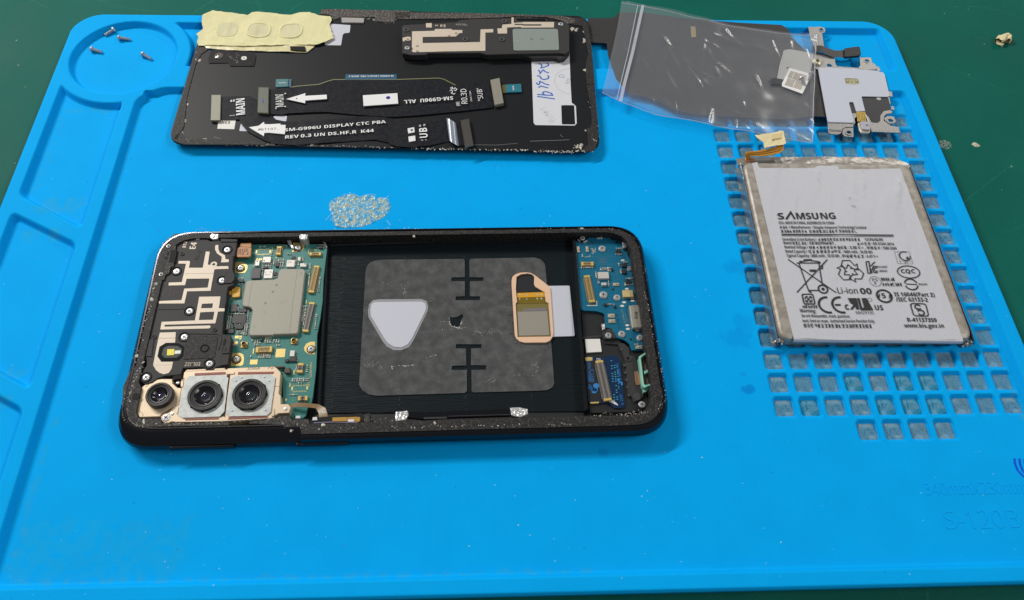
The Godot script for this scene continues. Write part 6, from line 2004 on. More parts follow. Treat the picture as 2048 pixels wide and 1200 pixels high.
	fit(b, "\"SUB'", sans, Vector2(35.49, 14.57), Vector2(34.72, 7.6), 2.0, 1.62)
	fit(b, "D80C15BH", sans, Vector2(31.17, 14.88), Vector2(30.51, 9.25), 0.6, 1.62)
	fit(b, "(U)", sans_bold, Vector2(26.51, 17.41), Vector2(26.18, 15.2), 1.2, 1.62)
	for q in [pts([22.49, 9.67, 23.15, 9.08, 23.59, 10.02, 23.07, 10.79, 24.04, 11.33, 24.56, 10.75]), pts([23.81, 8.49, 24.47, 7.9, 25.18, 8.64, 24.66, 9.42, 23.96, 9.06]), pts([22.57, 8.15, 23.37, 7.55, 23.53, 8.42, 22.73, 8.71])]:
		put.call(b, q, 0.28)
	for p in [Vector2(-42.16, 20.44), Vector2(-38.93, 19.44), Vector2(-43.18, 13.62), Vector2(-39.84, 12.7)]:
		prism(b, disc(p, 0.3, 0.25, 10), 1.3, 1.62)
	part(o, "cable_print", b, ink)
	b = MB.new()
	prism(b, disc(Vector2(-0.82, 13.86), 0.85, 0.8, 12), 1.4, 1.66)
	ribbon(b, pts([-47.81, 15.85, -47.3, 17.96]), 0.5, 1.8)
	part(o, "ink_dot", b, mat("violet ink", lin(0.025, 0.01, 0.28), 0.4))
	b = MB.new()
	prism(b, disc(Vector2(-35.17, 15.29), 0.3, 0.28, 10), 1.4, 1.66)
	part(o, "arrow_dot", b, mat("print black", Color.WHITE))
	# near cable, curved, its bent right end painted pale for reflected light
	o = thing("curved_ribbon_cable", "curved black ribbon cable with two lines of white lettering, along the near edge", "ribbon cable", place(-39.1, 3, -79.3, 0.0217, 0.0060), "ribbon cables on the back cover")
	var rise2 := func(u: float, v: float) -> float: return 0.72 + f.get_noise_2d(u + 200, v * 0.3) * 0.4
	var low := pts([-64.26, 14.39, -56.88, 13.73, -53.14, 13.62, -50, 15.63, -44.76, 22.26, -41.52, 25.35])
	low.append_array(pts([-37.28, 26.37, -27.28, 25.62, -19.81, 24.53, -8.54, 22.7, -2.12, 23.02, 4.3, 24.24]))
	low.append_array(pts([5.91, 25, 11.22, 25.4, 21.73, 23.14, 23.19, 34.39, 16, 36.71, 9.33, 37.9, 4.14, 37.51, 1.48, 36.55]))
	low.append_array(pts([0.87, 35.66, -4.23, 34.35, -11.17, 35.02, -27.35, 37.08, -33.2, 37.72, -40.68, 37.24, -44.62, 35.68]))
	low.append_array(pts([-51.08, 31.52, -53.98, 27.87, -55, 25.7, -62.1, 26.01]))
	part(o, "cable_band", sheet(low, 2.0, rise2, 0.12), black)
	b = MB.new()
	prism(b, pts([-67.31, 14.08, -63.82, 13.98, -61.68, 26.99, -65.14, 27.08]), 0.5, 1.5, 0.1)
	part(o, "cable_plug", b, grey, "pale green-grey plug at the left end")
	b = MB.new()
	var l := []
	var r := []
	for q in [[Vector2(21.61, 23.24), Vector2(23.2, 34.48), 0.9], [Vector2(22.1, 23.76), Vector2(23.5, 35.11), 1.55], [Vector2(23.15, 24.64), Vector2(24.33, 36.23), 1.85], [Vector2(24.23, 25.32), Vector2(25.51, 36.88), 1.65], [Vector2(25.15, 25.71), Vector2(26.46, 37.03), 1.1], [Vector2(25.32, 25.58), Vector2(26.85, 36.49), 0.6]]:
		l.append(Vector3(q[0].x, q[2], q[0].y))
		r.append(Vector3(q[1].x, q[2], q[1].y))
	strip(b, l, r, 0.1)
	part(o, "bent_end", b, mat("bent film highlight", lin(0.30, 0.33, 0.40), 0.3, 0.3), "bent end of the cable with its bright reflection painted pale")  # pale colour stands for light reflected off the bend of the black cable
	b = MB.new()
	prism(b, pts([25.25, 25.13, 27.36, 24.71, 28.98, 36.49, 26.9, 36.4]), 0.35, 0.7)
	part(o, "cable_neck", b, black)
	b = MB.new()
	prism(b, rounded(pts([27.08, 24.96, 30.07, 23.87, 32.02, 36.79, 29.09, 37.97]), 0.3, 2), 0.5, 1.75, 0.1)
	part(o, "cable_plug", b, mat("plug dark brown", lin(0.055, 0.05, 0.045), 0.45), "dark brown plug at the right end")
	b = MB.new()
	ribbon(b, pts([27.08, 25.05, 30.08, 23.96, 32.02, 36.89, 29.09, 38.06, 27.08, 25.05]), 0.18, 1.8, 1.5)
	part(o, "plug_rim", b, mat("rim tan", lin(0.36, 0.31, 0.24), 0.5))
	b = MB.new()
	fit(b, "SM-G996U DISPLAY CTC PBA", sans_bold, Vector2(-37.53, 31.67), Vector2(-0.76, 26.5), 1.45, 1.22)
	fit(b, "REV 0.3 UN DS.HF.R  K44", sans_bold, Vector2(-37.02, 35.21), Vector2(-4.79, 31.05), 1.5, 1.22)
	fit(b, "MAIN", sans_bold, Vector2(-53.12, 23.77), Vector2(-54.84, 14.92), 3.2, 1.22)
	fit(b, "UB", sans_bold, Vector2(15.21, 33.55), Vector2(14.55, 28.29), 2.9, 1.22)
	prism(b, pts([-48.93, 31.19, -45.8, 27.1, -45.57, 28.15, -37.51, 28.42, -37.22, 32.93, -44.93, 32.18, -44.71, 34.05]), 0.8, 1.2)
	prism(b, pts([-46.88, 28.96, -45.62, 27.12, -45.42, 28.42, -39.55, 27.79, -38.95, 31.84, -44.77, 32.53, -44.62, 34.14, -50.73, 29.91]), 0.8, 1.21)
	plate(b, pts([7.44, 29, 9.82, 28.31, 10.22, 30.7, 7.85, 31.39]), [disc(Vector2(9.06, 29.74), 0.55, 0.5, 10)], 0.8, 1.2)
	prism(b, pts([8.01, 33.03, 10.45, 32.45, 10.77, 34.88, 8.37, 35.56]), 0.8, 1.2)
	for q in [[Vector2(12.31, 28.1), "59"], [Vector2(13.86, 27.7), "58"], [Vector2(13.46, 34.98), "2"], [Vector2(14.88, 34.78), "1"]]:
		letters(b, q[1], sans_bold, 0.7, q[0], -84, 1.22)
	for p in [Vector2(-59.54, 16.71), Vector2(-58.57, 16.53)]:
		plate(b, rect(p.x, p.y, 0.55, 0.9), [disc(p, 0.14, 0.2, 6)], 0.8, 1.2)
	for q in [pts([-58.77, 24.4, -58, 24.14]), pts([-57.74, 24.23, -56.91, 23.92])]:
		ribbon(b, q, 0.2, 1.22)
	part(o, "cable_print", b, ink)
	b = MB.new()
	fit(b, "#b1107.", mono, Vector2(-47.23, 31.48), Vector2(-39.51, 30.83), 1.05, 1.25)
	part(o, "arrow_print", b, mat("print black", Color.WHITE))


# ---------------------------------------------------------------- the battery
func battery() -> void:
	var o := thing("phone_battery", "large flat silver pouch battery with a printed white label and orange tail", "battery", place(121.6, 0, 3.6, 0.0120, 0.0000))
	var pouch := mat("pouch foil", Color.WHITE, 0.42, 0.3)
	pouch.albedo_texture = tinted(noise(256, 0.03, 131, 4), lin(0.32, 0.285, 0.24), lin(0.43, 0.39, 0.34), 0.3, 0.7)
	pouch.heightmap_enabled = true
	pouch.heightmap_scale = 0.006
	pouch.heightmap_texture = ImageTexture.create_from_image(noise(256, 0.02, 132, 3))
	pouch.uv1_scale = Vector3(3, 3, 1)
	var tl := Vector2(-31.53, -36.51)
	var tr := Vector2(31.02, -36.62)
	var br := Vector2(30.82, 36.82)
	var bl := Vector2(-32.11, 37.11)
	var loop := turned(rounded(PackedVector2Array([tl, tr, br, bl]), 3.6, 5))
	var b := MB.new()
	var prof := [[0.6, 0.25], [0.0, 0.9], [-0.25, 2.4], [0.0, 3.9], [0.35, 4.55], [1.0, 4.88], [1.6, 5.0]]
	for i in prof.size() - 1:
		wall(b, inset(loop, prof[i][0]), prof[i][1], inset(loop, prof[i + 1][0]), prof[i + 1][1], true)
	cap(b, inset(loop, 1.6), 5.0)
	part(o, "pouch", b, pouch)
	# folded seals on the flanks and the terrace behind
	var f := FastNoiseLite.new()
	f.seed = 3
	f.frequency = 0.08
	for s in [0, 1]:
		b = MB.new()
		var l := []
		var r := []
		for i in 26:
			var k := i / 25.0
			var p := tl.lerp(bl, k) if s == 0 else tr.lerp(br, k)
			var q := (-1.0 if s == 0 else 1.0)
			var w := f.get_noise_2d(k * 60.0, s * 50.0) * 0.25
			l.append(Vector3(p.x + q * (0.55 + w * 0.4), 4.1 + w, p.y))
			r.append(Vector3(p.x + q * (1.25 + w), 0.35, p.y))
		strip(b, l, r, 0.12)
		part(o, "side_seal", b, mat("seal foil", lin(0.50, 0.49, 0.47), 0.16, 0.85), "folded shiny seal along the flanks")
	var terr := func(u: float, v: float) -> float: return 2.3 + clampf((v - (tl.y - 5.5)) / 5.5, 0, 1) * 1.1 + f.get_noise_2d(u * 1.2, v * 2) * 0.35
	part(o, "rear_terrace", sheet(PackedVector2Array([tl + Vector2(-1.3, 0.4), tl + Vector2(-1.0, -3.6), tl + Vector2(4, -4.2), tl.lerp(tr, 0.5) + Vector2(0, -5.2), tr + Vector2(-4, -4.9), tr + Vector2(0.8, -1.5), tr + Vector2(0.8, 0.6)]), 1.0, terr, 0.4), mat("terrace foil", lin(0.36, 0.33, 0.30), 0.33, 0.5), "crimped rear seal")
	# label, slightly rippled, its front edge turned down
	var paper := mat("label silver", Color.WHITE, 0.48, 0.15, 0.4)
	paper.albedo_texture = tinted(noise(256, 0.35, 133, 2), lin(0.54, 0.55, 0.60), lin(0.64, 0.65, 0.70), 0.3, 0.7)
	paper.uv1_scale = Vector3(3, 3, 1)
	var outline := pts([-28.08, -35.79, -25.98, -36.26, -26.01, -34.11, -25.51, -33.48, -5.66, -33.58, -3.93, -34.79, 3.49, -34.89, 3.66, -33.3])
	outline.append_array(pts([8.21, -33.26, 26.72, -33.86, 26.9, 37.34]))
	outline.append_array(pts([-13.09, 37.55, -27.85, 36.85]))
	var wave := func(u: float, v: float) -> float: return 5.05 + maxf(0.0, f.get_noise_2d(u * 1.9 + v * 0.5, v * 0.28)) * 0.55 * smoothstep(-1.0, -30.0, v) + maxf(0.0, f.get_noise_2d(u * 0.9 - 40 + v * 0.2, v * 0.2)) * 0.4
	part(o, "label_sheet", sheet(outline, 1.1, wave, 0.06), paper, "white printed label")
	b = MB.new()
	var l2 := []
	var r2 := []
	var a := Vector2(-27.85, 36.85)
	var c := Vector2(26.9, 37.34)
	for i in 5:
		var k := i / 4.0 * PI * 0.5
		var down := Vector3(0, -1.1 + cos(k) * 1.1, sin(k) * 0.9)
		l2.append(Vector3(a.x, 5.06, a.y) + down)
		r2.append(Vector3(c.x, 5.06, c.y) + down)
	strip(b, l2, r2, 0.06)
	part(o, "label_lip", b, paper)
	# crumpled foil corners at the front
	b = MB.new()
	for p in [bl, br]:
		for k in 16:
			b.col = Color.WHITE
			flake(b, Vector3(p.x + rng.randf_range(-1.6, 1.6), rng.randf_range(0.4, 4.2), p.y - 0.1 + rng.randf_range(-0.3, 0.5)), rng.randf_range(0.6, 1.2))
	part(o, "foil_corner", b, mat("terrace foil", Color.WHITE), "", true)
	battery_print(o, wave)
	# orange tail that doubles back over the terrace
	b = MB.new()
	var l := []
	var r := []
	for q in [[Vector2(-29.36, -38.14), Vector2(-26.71, -38.18), 3.4], [Vector2(-29.49, -38.79), Vector2(-27.17, -39.02), 4.0], [Vector2(-30.15, -39.53), Vector2(-28.6, -38.84), 5.4], [Vector2(-29.9, -40.52), Vector2(-27.2, -38.67), 5.9], [Vector2(-25.39, -41.07), Vector2(-24.79, -38.6), 5.9], [Vector2(-21.18, -41.95), Vector2(-20.38, -39.29), 6.0], [Vector2(-18.57, -42.86), Vector2(-17.19, -40.05), 6.2], [Vector2(-17.71, -43.6), Vector2(-15.64, -41.6), 6.3], [Vector2(-17.32, -44.75), Vector2(-15.11, -43.74), 6.3]]:
		l.append(Vector3(q[0].x, q[2], q[0].y))
		r.append(Vector3(q[1].x, q[2] - 0.15, q[1].y))
	strip(b, l, r, 0.3)
	var amber := mat("tail amber", lin(0.50, 0.235, 0.02), 0.28, 0.0, 0.5)
	part(o, "orange_tail", b, amber, "bent orange cable tail")
	b = MB.new()
	for k in 2:
		var line := []
		for i in range(2, l.size()):
			line.append(l[i].lerp(r[i], 0.36 + 0.3 * k) + Vector3(0, 0.05, 0))
		tube(b, line, 0.16, 5)
	part(o, "tail_conductor", b, mat("tail brown", lin(0.22, 0.085, 0.01), 0.35))
	b = MB.new()
	box(b, Vector2(-27.95, -38.71).x, Vector2(-27.95, -38.71).y, 3.6, 1.2, 3.2, 3.9, 0.15)
	part(o, "tail_tab", b, mat("copper", Color.WHITE))
	# scrap of tape stuck over the plug
	var t := thing("tape_scrap", "small torn piece of cream masking tape stuck on the orange battery tail", "tape", place(121.6, 0, 3.6, 0.0120, 0.0000))
	var crease := func(u: float, v: float) -> float: return 6.75 + f.get_noise_2d(u * 2.2, v * 2.2) * 0.5
	part(t, "tape_sheet", sheet(pts([-25.18, -48.33, -23.91, -47.93, -22.08, -48.46, -15.4, -50.33, -14.01, -50.18, -14.37, -47.33, -14.41, -44.02, -15.54, -43.38, -18.11, -43.06, -23.07, -41.52, -22.8, -44.3, -24.39, -46.14, -24.67, -46.34]), 0.7, crease, 0.14), mat("tape cream", lin(0.78, 0.68, 0.40), 0.6))
	b = MB.new()
	prism(b, pts([-19.06, -48.28, -15.25, -49.17, -15.68, -46.25, -19.42, -45.57]), 6.2, 7.15, 0.2)
	part(t, "covered_plug", b, mat("tape cream dark", lin(0.70, 0.57, 0.30), 0.6))


func battery_print(o: Node3D, wave: Callable) -> void:
	var b := MB.new()
	var y := 0.0
	fit(b, "S", sans_bold, Vector2(-23.68, -10.05), Vector2(-21.03, -10.07), 2.75, y)
	# the letter A of the mark has no bar
	for q in [pts([-20.71, -10.08, -18.47, -13.15, -17.64, -10.11]), pts([-18.49, -13.04, -18.54, -12.81])]:
		ribbon(b, q, 0.72, y)
	fit(b, "MSUNG", sans_bold, Vector2(-17.27, -10.11), Vector2(-2.54, -10.36), 2.75, y)
	fit(b, "CELL MADE IN CHINA, ASSEMBLED IN CHINA", sans_bold, Vector2(-23.73, -7.98), Vector2(-4.01, -8.04), 1.15, y)
	characters(b, Vector2(-23.8, -6.03), Vector2(-20.85, -6.06), 3, 1.2, y)
	fit(b, "/ Manufacturer : Ningde Amperex Technology Limited", sans_bold, Vector2(-20.56, -6.12), Vector2(6.85, -6.13), 1.15, y)
	characters(b, Vector2(-23.74, -4.27), Vector2(-14.41, -4.35), 9, 1.25, y)
	characters(b, Vector2(-13.74, -4.3), Vector2(3.21, -4.38), 15, 1.25, y)
	ribbon(b, pts([-23.7, -3.61, 15.63, -3.6]), 0.42, y)
	ribbon(b, pts([-23.73, -3.01, 15.53, -2.94]), 0.2, y)
	fit(b, "Secondary Li-ion Battery /", sans_bold, Vector2(-23.79, -0.94), Vector2(-11.92, -0.92), 1.2, y)
	characters(b, Vector2(-11.57, -0.87), Vector2(3.42, -0.93), 14, 1.25, y)
	fit(b, "1ICP6/65/80", sans_bold, Vector2(4.94, -1.05), Vector2(11.42, -1.05), 1.15, y)
	fit(b, "Model/", sans_bold, Vector2(-23.82, 0.58), Vector2(-20.79, 0.61), 1.2, y)
	characters(b, Vector2(-20.72, 0.72), Vector2(-15.61, 0.73), 5, 1.25, y)
	fit(b, ": EB-BG996ABY ,", sans_bold, Vector2(-15.5, 0.62), Vector2(-5.54, 0.66), 1.2, y)
	characters(b, Vector2(1.77, 0.77), Vector2(6.5, 0.78), 4, 1.25, y)
	fit(b, ": GB 31241-2014", sans_bold, Vector2(6.77, 0.62), Vector2(14.72, 0.78), 1.15, y)
	fit(b, "Nominal Voltage /", sans_bold, Vector2(-23.81, 2.3), Vector2(-15.61, 2.35), 1.2, y)
	characters(b, Vector2(-15.38, 2.51), Vector2(-2.03, 2.46), 11, 1.25, y)
	fit(b, ": 3.88 V = ,", sans_bold, Vector2(-1.91, 2.36), Vector2(4.36, 2.42), 1.15, y)
	characters(b, Vector2(4.72, 2.41), Vector2(9.63, 2.54), 4, 1.2, y)
	fit(b, ": 1588-3366", sans_bold, Vector2(9.75, 2.43), Vector2(15.21, 2.55), 1.15, y)
	fit(b, "Rated Capacity /", sans_bold, Vector2(-23.82, 4.06), Vector2(-16.27, 4.11), 1.2, y)
	characters(b, Vector2(-15.93, 4.22), Vector2(-4.42, 4.19), 9, 1.25, y)
	fit(b, ": 4660 mAh , 18.08 Wh", sans_bold, Vector2(-4.23, 4.14), Vector2(6.41, 4.17), 1.15, y)
	fit(b, "Typical Capacity : 4800 mAh , 18.63 Wh ,", sans_bold, Vector2(-23.73, 5.81), Vector2(-5.02, 5.95), 1.2, y)
	characters(b, Vector2(-4.69, 6.05), Vector2(3.1, 6.05), 6, 1.25, y)
	fit(b, ": 4.47 V =", sans_bold, Vector2(3.27, 5.95), Vector2(7.72, 5.97), 1.15, y)
	# crossed-out bin
	for q in [pts([-23.49, 6.81, -10.16, 19.97]), pts([-10.12, 6.83, -23.26, 19.93]), pts([-20.93, 8.26, -12.97, 8.21]), pts([-20.17, 8.26, -19.21, 19.51, -18.39, 19.71]), pts([-13.32, 8.42, -14.08, 16.92]), pts([-19.12, 19.11, -15.44, 19.09]), pts([-19.62, 7.73, -16.48, 7.13, -13.07, 7.69]), pts([-18.2, 7.3, -17.98, 6.88, -15.54, 6.86, -15.46, 7.28]), pts([-13.25, 9.47, -12.37, 9.46, -12.61, 10.51, -13.36, 10.51])]:
		ribbon(b, q, 0.36, y)
	ribbon(b, pts([-17.14, 11.31, -14.94, 11.3]), 0.85, y)
	ribbon(b, pts([-18.8, 19.61, -18.8, 20.01]), 0.9, y)
	for p in [Vector2(-19.47, 7.83), Vector2(-13.14, 8)]:
		prism(b, disc(p, 0.5, 0.5, 10), y - 0.01, y)
	var wheel := Vector2(-14.24, 18.58)
	circle_line(b, wheel, 1.5, 1.55, 0.5, y)
	prism(b, disc(wheel, 0.55, 0.6, 10), y - 0.01, y)
	# recycling loop of three bent arrows
	var m := Vector2(-3.46, 11.49)
	for k in 3:
		var t := Transform2D(TAU * k / 3.0, m)
		ribbon(b, t * PackedVector2Array([Vector2(-2.6, -2.0), Vector2(-1.5, -4.3), Vector2(1.0, -4.3), Vector2(2.2, -2.2)]), 0.32, y)
		ribbon(b, t * PackedVector2Array([Vector2(-1.0, -1.1), Vector2(-0.1, -2.6), Vector2(0.9, -1.4), Vector2(0.4, -0.9)]), 0.32, y)
		ribbon(b, t * PackedVector2Array([Vector2(-2.6, -2.0), Vector2(-1.0, -1.1)]), 0.32, y)
		ribbon(b, t * PackedVector2Array([Vector2(0.4, -1.3), Vector2(2.9, -0.6), Vector2(3.2, -3.0), Vector2(2.2, -2.2)]), 0.32, y)
	# KC mark
	for q in [pts([3.03, 7.53, 4.06, 7.53, 3.4, 12.23, 2.52, 12.23, 3.03, 7.53]), pts([4.15, 9.36, 6.14, 7.57]), pts([3.75, 9.89, 3.93, 12.22]), pts([6.52, 9.45, 5.13, 9.36, 4.34, 10.66, 4.66, 11.96, 5.99, 11.95]), pts([6.27, 10.08, 5.29, 10.09, 4.96, 10.66, 5.14, 11.34, 6.11, 11.33])]:
		ribbon(b, q, 0.36, y)
	fit(b, "YU10427", sans_bold, Vector2(6.27, 10.08), Vector2(9.82, 10.06), 0.8, y)
	fit(b, "-20024", sans_bold, Vector2(6.28, 11.69), Vector2(9.29, 11.67), 0.8, y)
	circle_line(b, Vector2(4.17, 15.46), 1.9, 1.95, 0.14, y)
	fit(b, "PS", sans, Vector2(3.07, 15.46), Vector2(5.18, 15.45), 1.15, y)
	fit(b, "E", sans_bold, Vector2(3.57, 16.58), Vector2(4.35, 16.57), 1.0, y)
	characters(b, Vector2(6.19, 15.29), Vector2(11.09, 15.32), 6, 1.3, y)
	characters(b, Vector2(6.09, 17.28), Vector2(12.97, 17.34), 8, 1.3, y)
	# agency marks at the right
	ribbon(b, pts([14.04, 3.37, 19.11, 3.44, 18.86, 8.43, 13.79, 8.25, 14.04, 3.37]), 0.1, y)
	ribbon(b, pts([15, 3.47, 14.77, 8.25]), 0.08, y)
	ribbon(b, pts([14.5, 7.3, 18.83, 7.48]), 0.08, y)
	circle_line(b, Vector2(17.05, 5.27), 1.75, 1.8, 0.36, y, 0.0, 5.3)
	prism(b, pts([17.13, 6.23, 18.28, 6.91, 17.93, 5.32]), y - 0.01, y)
	fit(b, "ICT", sans_bold, Vector2(16.14, 8.13), Vector2(17.48, 8.13), 0.5, y)
	circle_line(b, Vector2(16.54, 11.68), 3.75, 2.45, 0.36, y)
	fit(b, "CQC", sans_bold, Vector2(13.89, 12.11), Vector2(18.87, 12.19), 1.55, y)
	circle_line(b, Vector2(15.99, 16.62), 2.1, 2.1, 0.45, y, 0.25, 2.9)
	circle_line(b, Vector2(15.99, 16.62), 2.1, 2.1, 0.45, y, 3.4, 6.05)
	ribbon(b, pts([14.2, 16.42, 17.85, 16.71]), 0.34, y)
	fit(b, "R33475", sans_bold, Vector2(18.45, 16.91), Vector2(21.51, 16.95), 0.7, y)
	fit(b, "Li-ion", sans, Vector2(-9.88, 20.27), Vector2(-2.55, 20.33), 2.3, y)
	fit(b, "00", sans_bold, Vector2(-2.05, 20.43), Vector2(2.01, 20.46), 2.3, y)
	circle_line(b, Vector2(5.63, 21.2), 2.45, 2.35, 0.62, y)
	fit(b, "5", sans_bold, Vector2(4.72, 22), Vector2(6.19, 21.99), 1.9, y)
	prism(b, pts([2.98, 21.71, 4.45, 20.1, 3.85, 22]), y - 0.01, y)
	prism(b, pts([8.37, 20.84, 6.88, 22.34, 7.47, 20.49]), y - 0.01, y)
	fit(b, "IS 16046(Part 2)", sans_bold, Vector2(9.12, 21.28), Vector2(22.76, 21.42), 1.55, y)
	fit(b, "/IEC 62133-2", sans_bold, Vector2(9.12, 23.27), Vector2(19.82, 23.38), 1.55, y)
	# square with four arrows, CE, recognised-component mark
	ribbon(b, rounded(pts([-21.69, 20.62, -18.15, 20.6, -18.22, 24.36, -21.9, 24.37]), 0.5, 2) + PackedVector2Array([Vector2(-21.73, 20.82)]), 0.42, y)
	for q in [pts([-20.76, 21.71, -19.31, 23.48]), pts([-19.15, 21.6, -20.96, 23.58]), pts([-21.22, 22.45, -20.74, 21.61, -19.99, 21.51]), pts([-18.96, 22.69, -19.16, 23.58, -20.12, 23.68]), pts([-19.56, 21.5, -18.89, 21.6, -18.96, 22.29]), pts([-21.13, 22.8, -21.06, 23.68, -20.38, 23.68])]:
		ribbon(b, q, 0.34, y)
	characters(b, Vector2(-22.66, 25.94), Vector2(-17.56, 25.97), 6, 1.2, y)
	circle_line(b, Vector2(-14.01, 24.64), 2.95, 2.9, 0.72, y, 1.35, 4.85)
	circle_line(b, Vector2(-9.55, 24.62), 2.95, 2.9, 0.72, y, 1.35, 4.85)
	ribbon(b, pts([-11.7, 24.63, -9.81, 24.62]), 0.62, y)
	fit(b, "c", sans_bold, Vector2(-8.72, 26.47), Vector2(-7.19, 26.47), 2.6, y)
	prism(b, pts([-6.86, 22.05, -3.93, 22.03, -4.08, 26.36, -5.02, 26.36, -5.04, 25.09, -6.22, 26.37, -7.08, 26.37, -5.56, 24.61, -6.38, 23.92]), y - 0.01, y)
	prism(b, pts([-3.75, 22.03, -2.89, 22.03, -2.96, 25.67, -2.28, 25.67, -2.2, 22.03, -0.6, 22.02, 0.55, 26.64, -3.73, 26.65]), y - 0.01, y)
	circle_line(b, Vector2(0.41, 22.61), 0.7, 0.65, 0.12, y)
	fit(b, "US", sans_bold, Vector2(1.09, 26.54), Vector2(4.06, 26.63), 1.9, y)
	fit(b, "MH29195", sans, Vector2(-5.59, 28.11), Vector2(0.48, 28.19), 1.15, y)
	fit(b, "Warning:", sans_bold, Vector2(-23.85, 27.5), Vector2(-18.54, 27.67), 1.3, y)
	fit(b, "Do not disassemble, crush, puncture,", sans_bold, Vector2(-23.69, 29.33), Vector2(-7.68, 29.47), 1.1, y)
	fit(b, "heat, burn or reuse.  Authorized Service Provider Only.", sans_bold, Vector2(-23.79, 31.19), Vector2(-0.04, 31.27), 1.1, y)
	characters(b, Vector2(-23.8, 33.13), Vector2(-1.42, 33.27), 20, 1.4, y)
	ribbon(b, rounded(pts([13.52, 24.04, 18.68, 24.12, 18.25, 28.81, 13.23, 28.73]), 0.9, 3) + PackedVector2Array([Vector2(13.41, 24.44)]), 0.36, y)
	circle_line(b, Vector2(15.58, 25.41), 0.95, 0.85, 0.46, y, 0.5, 5.9)
	circle_line(b, Vector2(16.09, 27.46), 1.05, 0.95, 0.46, y, 3.6, 9.0)
	ribbon(b, pts([15.13, 25.9, 16.39, 26.73]), 0.46, y)
	fit(b, "R-41137359", sans_bold, Vector2(10.53, 30.95), Vector2(20.48, 31.02), 1.5, y)
	fit(b, "www.bis.gov.in", sans_bold, Vector2(9.08, 33.06), Vector2(22.21, 33.12), 1.5, y)
	# lay the print on the rippled label
	for i in b.v.size():
		b.v[i].y += wave.call(b.v[i].x, b.v[i].z) + 0.2
	part(o, "label_print", b, mat("print black", lin(0.02, 0.02, 0.02), 0.6))
	var g := MB.new()
	fit(g, "TU", sans, Vector2(3.69, -15.44), Vector2(5.25, -15.34), 1.0, y)
	fit(g, "C", sans_bold, Vector2(3.75, -19.03), Vector2(4.5, -19.04), 0.8, y)
	for i in g.v.size():
		g.v[i].y += wave.call(g.v[i].x, g.v[i].z) + 0.15
	part(o, "faint_print", g, mat("print faint", lin(0.28, 0.28, 0.30), 0.6))


func circle_line(b: MB, c: Vector2, ru: float, rv: float, w: float, y: float, from := 0.0, to := TAU) -> void:
	var k := 22
	for i in k:
		var a0 := from + (to - from) * i / k
		var a1 := from + (to - from) * (i + 1) / k
		var p := [Vector2(cos(a0) * (ru + w / 2), sin(a0) * (rv + w / 2)) + c, Vector2(cos(a1) * (ru + w / 2), sin(a1) * (rv + w / 2)) + c, Vector2(cos(a1) * (ru - w / 2), sin(a1) * (rv - w / 2)) + c, Vector2(cos(a0) * (ru - w / 2), sin(a0) * (rv - w / 2)) + c]
		b.quad(Vector3(p[0].x, y, p[0].y), Vector3(p[1].x, y, p[1].y), Vector3(p[2].x, y, p[2].y), Vector3(p[3].x, y, p[3].y), Vector3.UP)


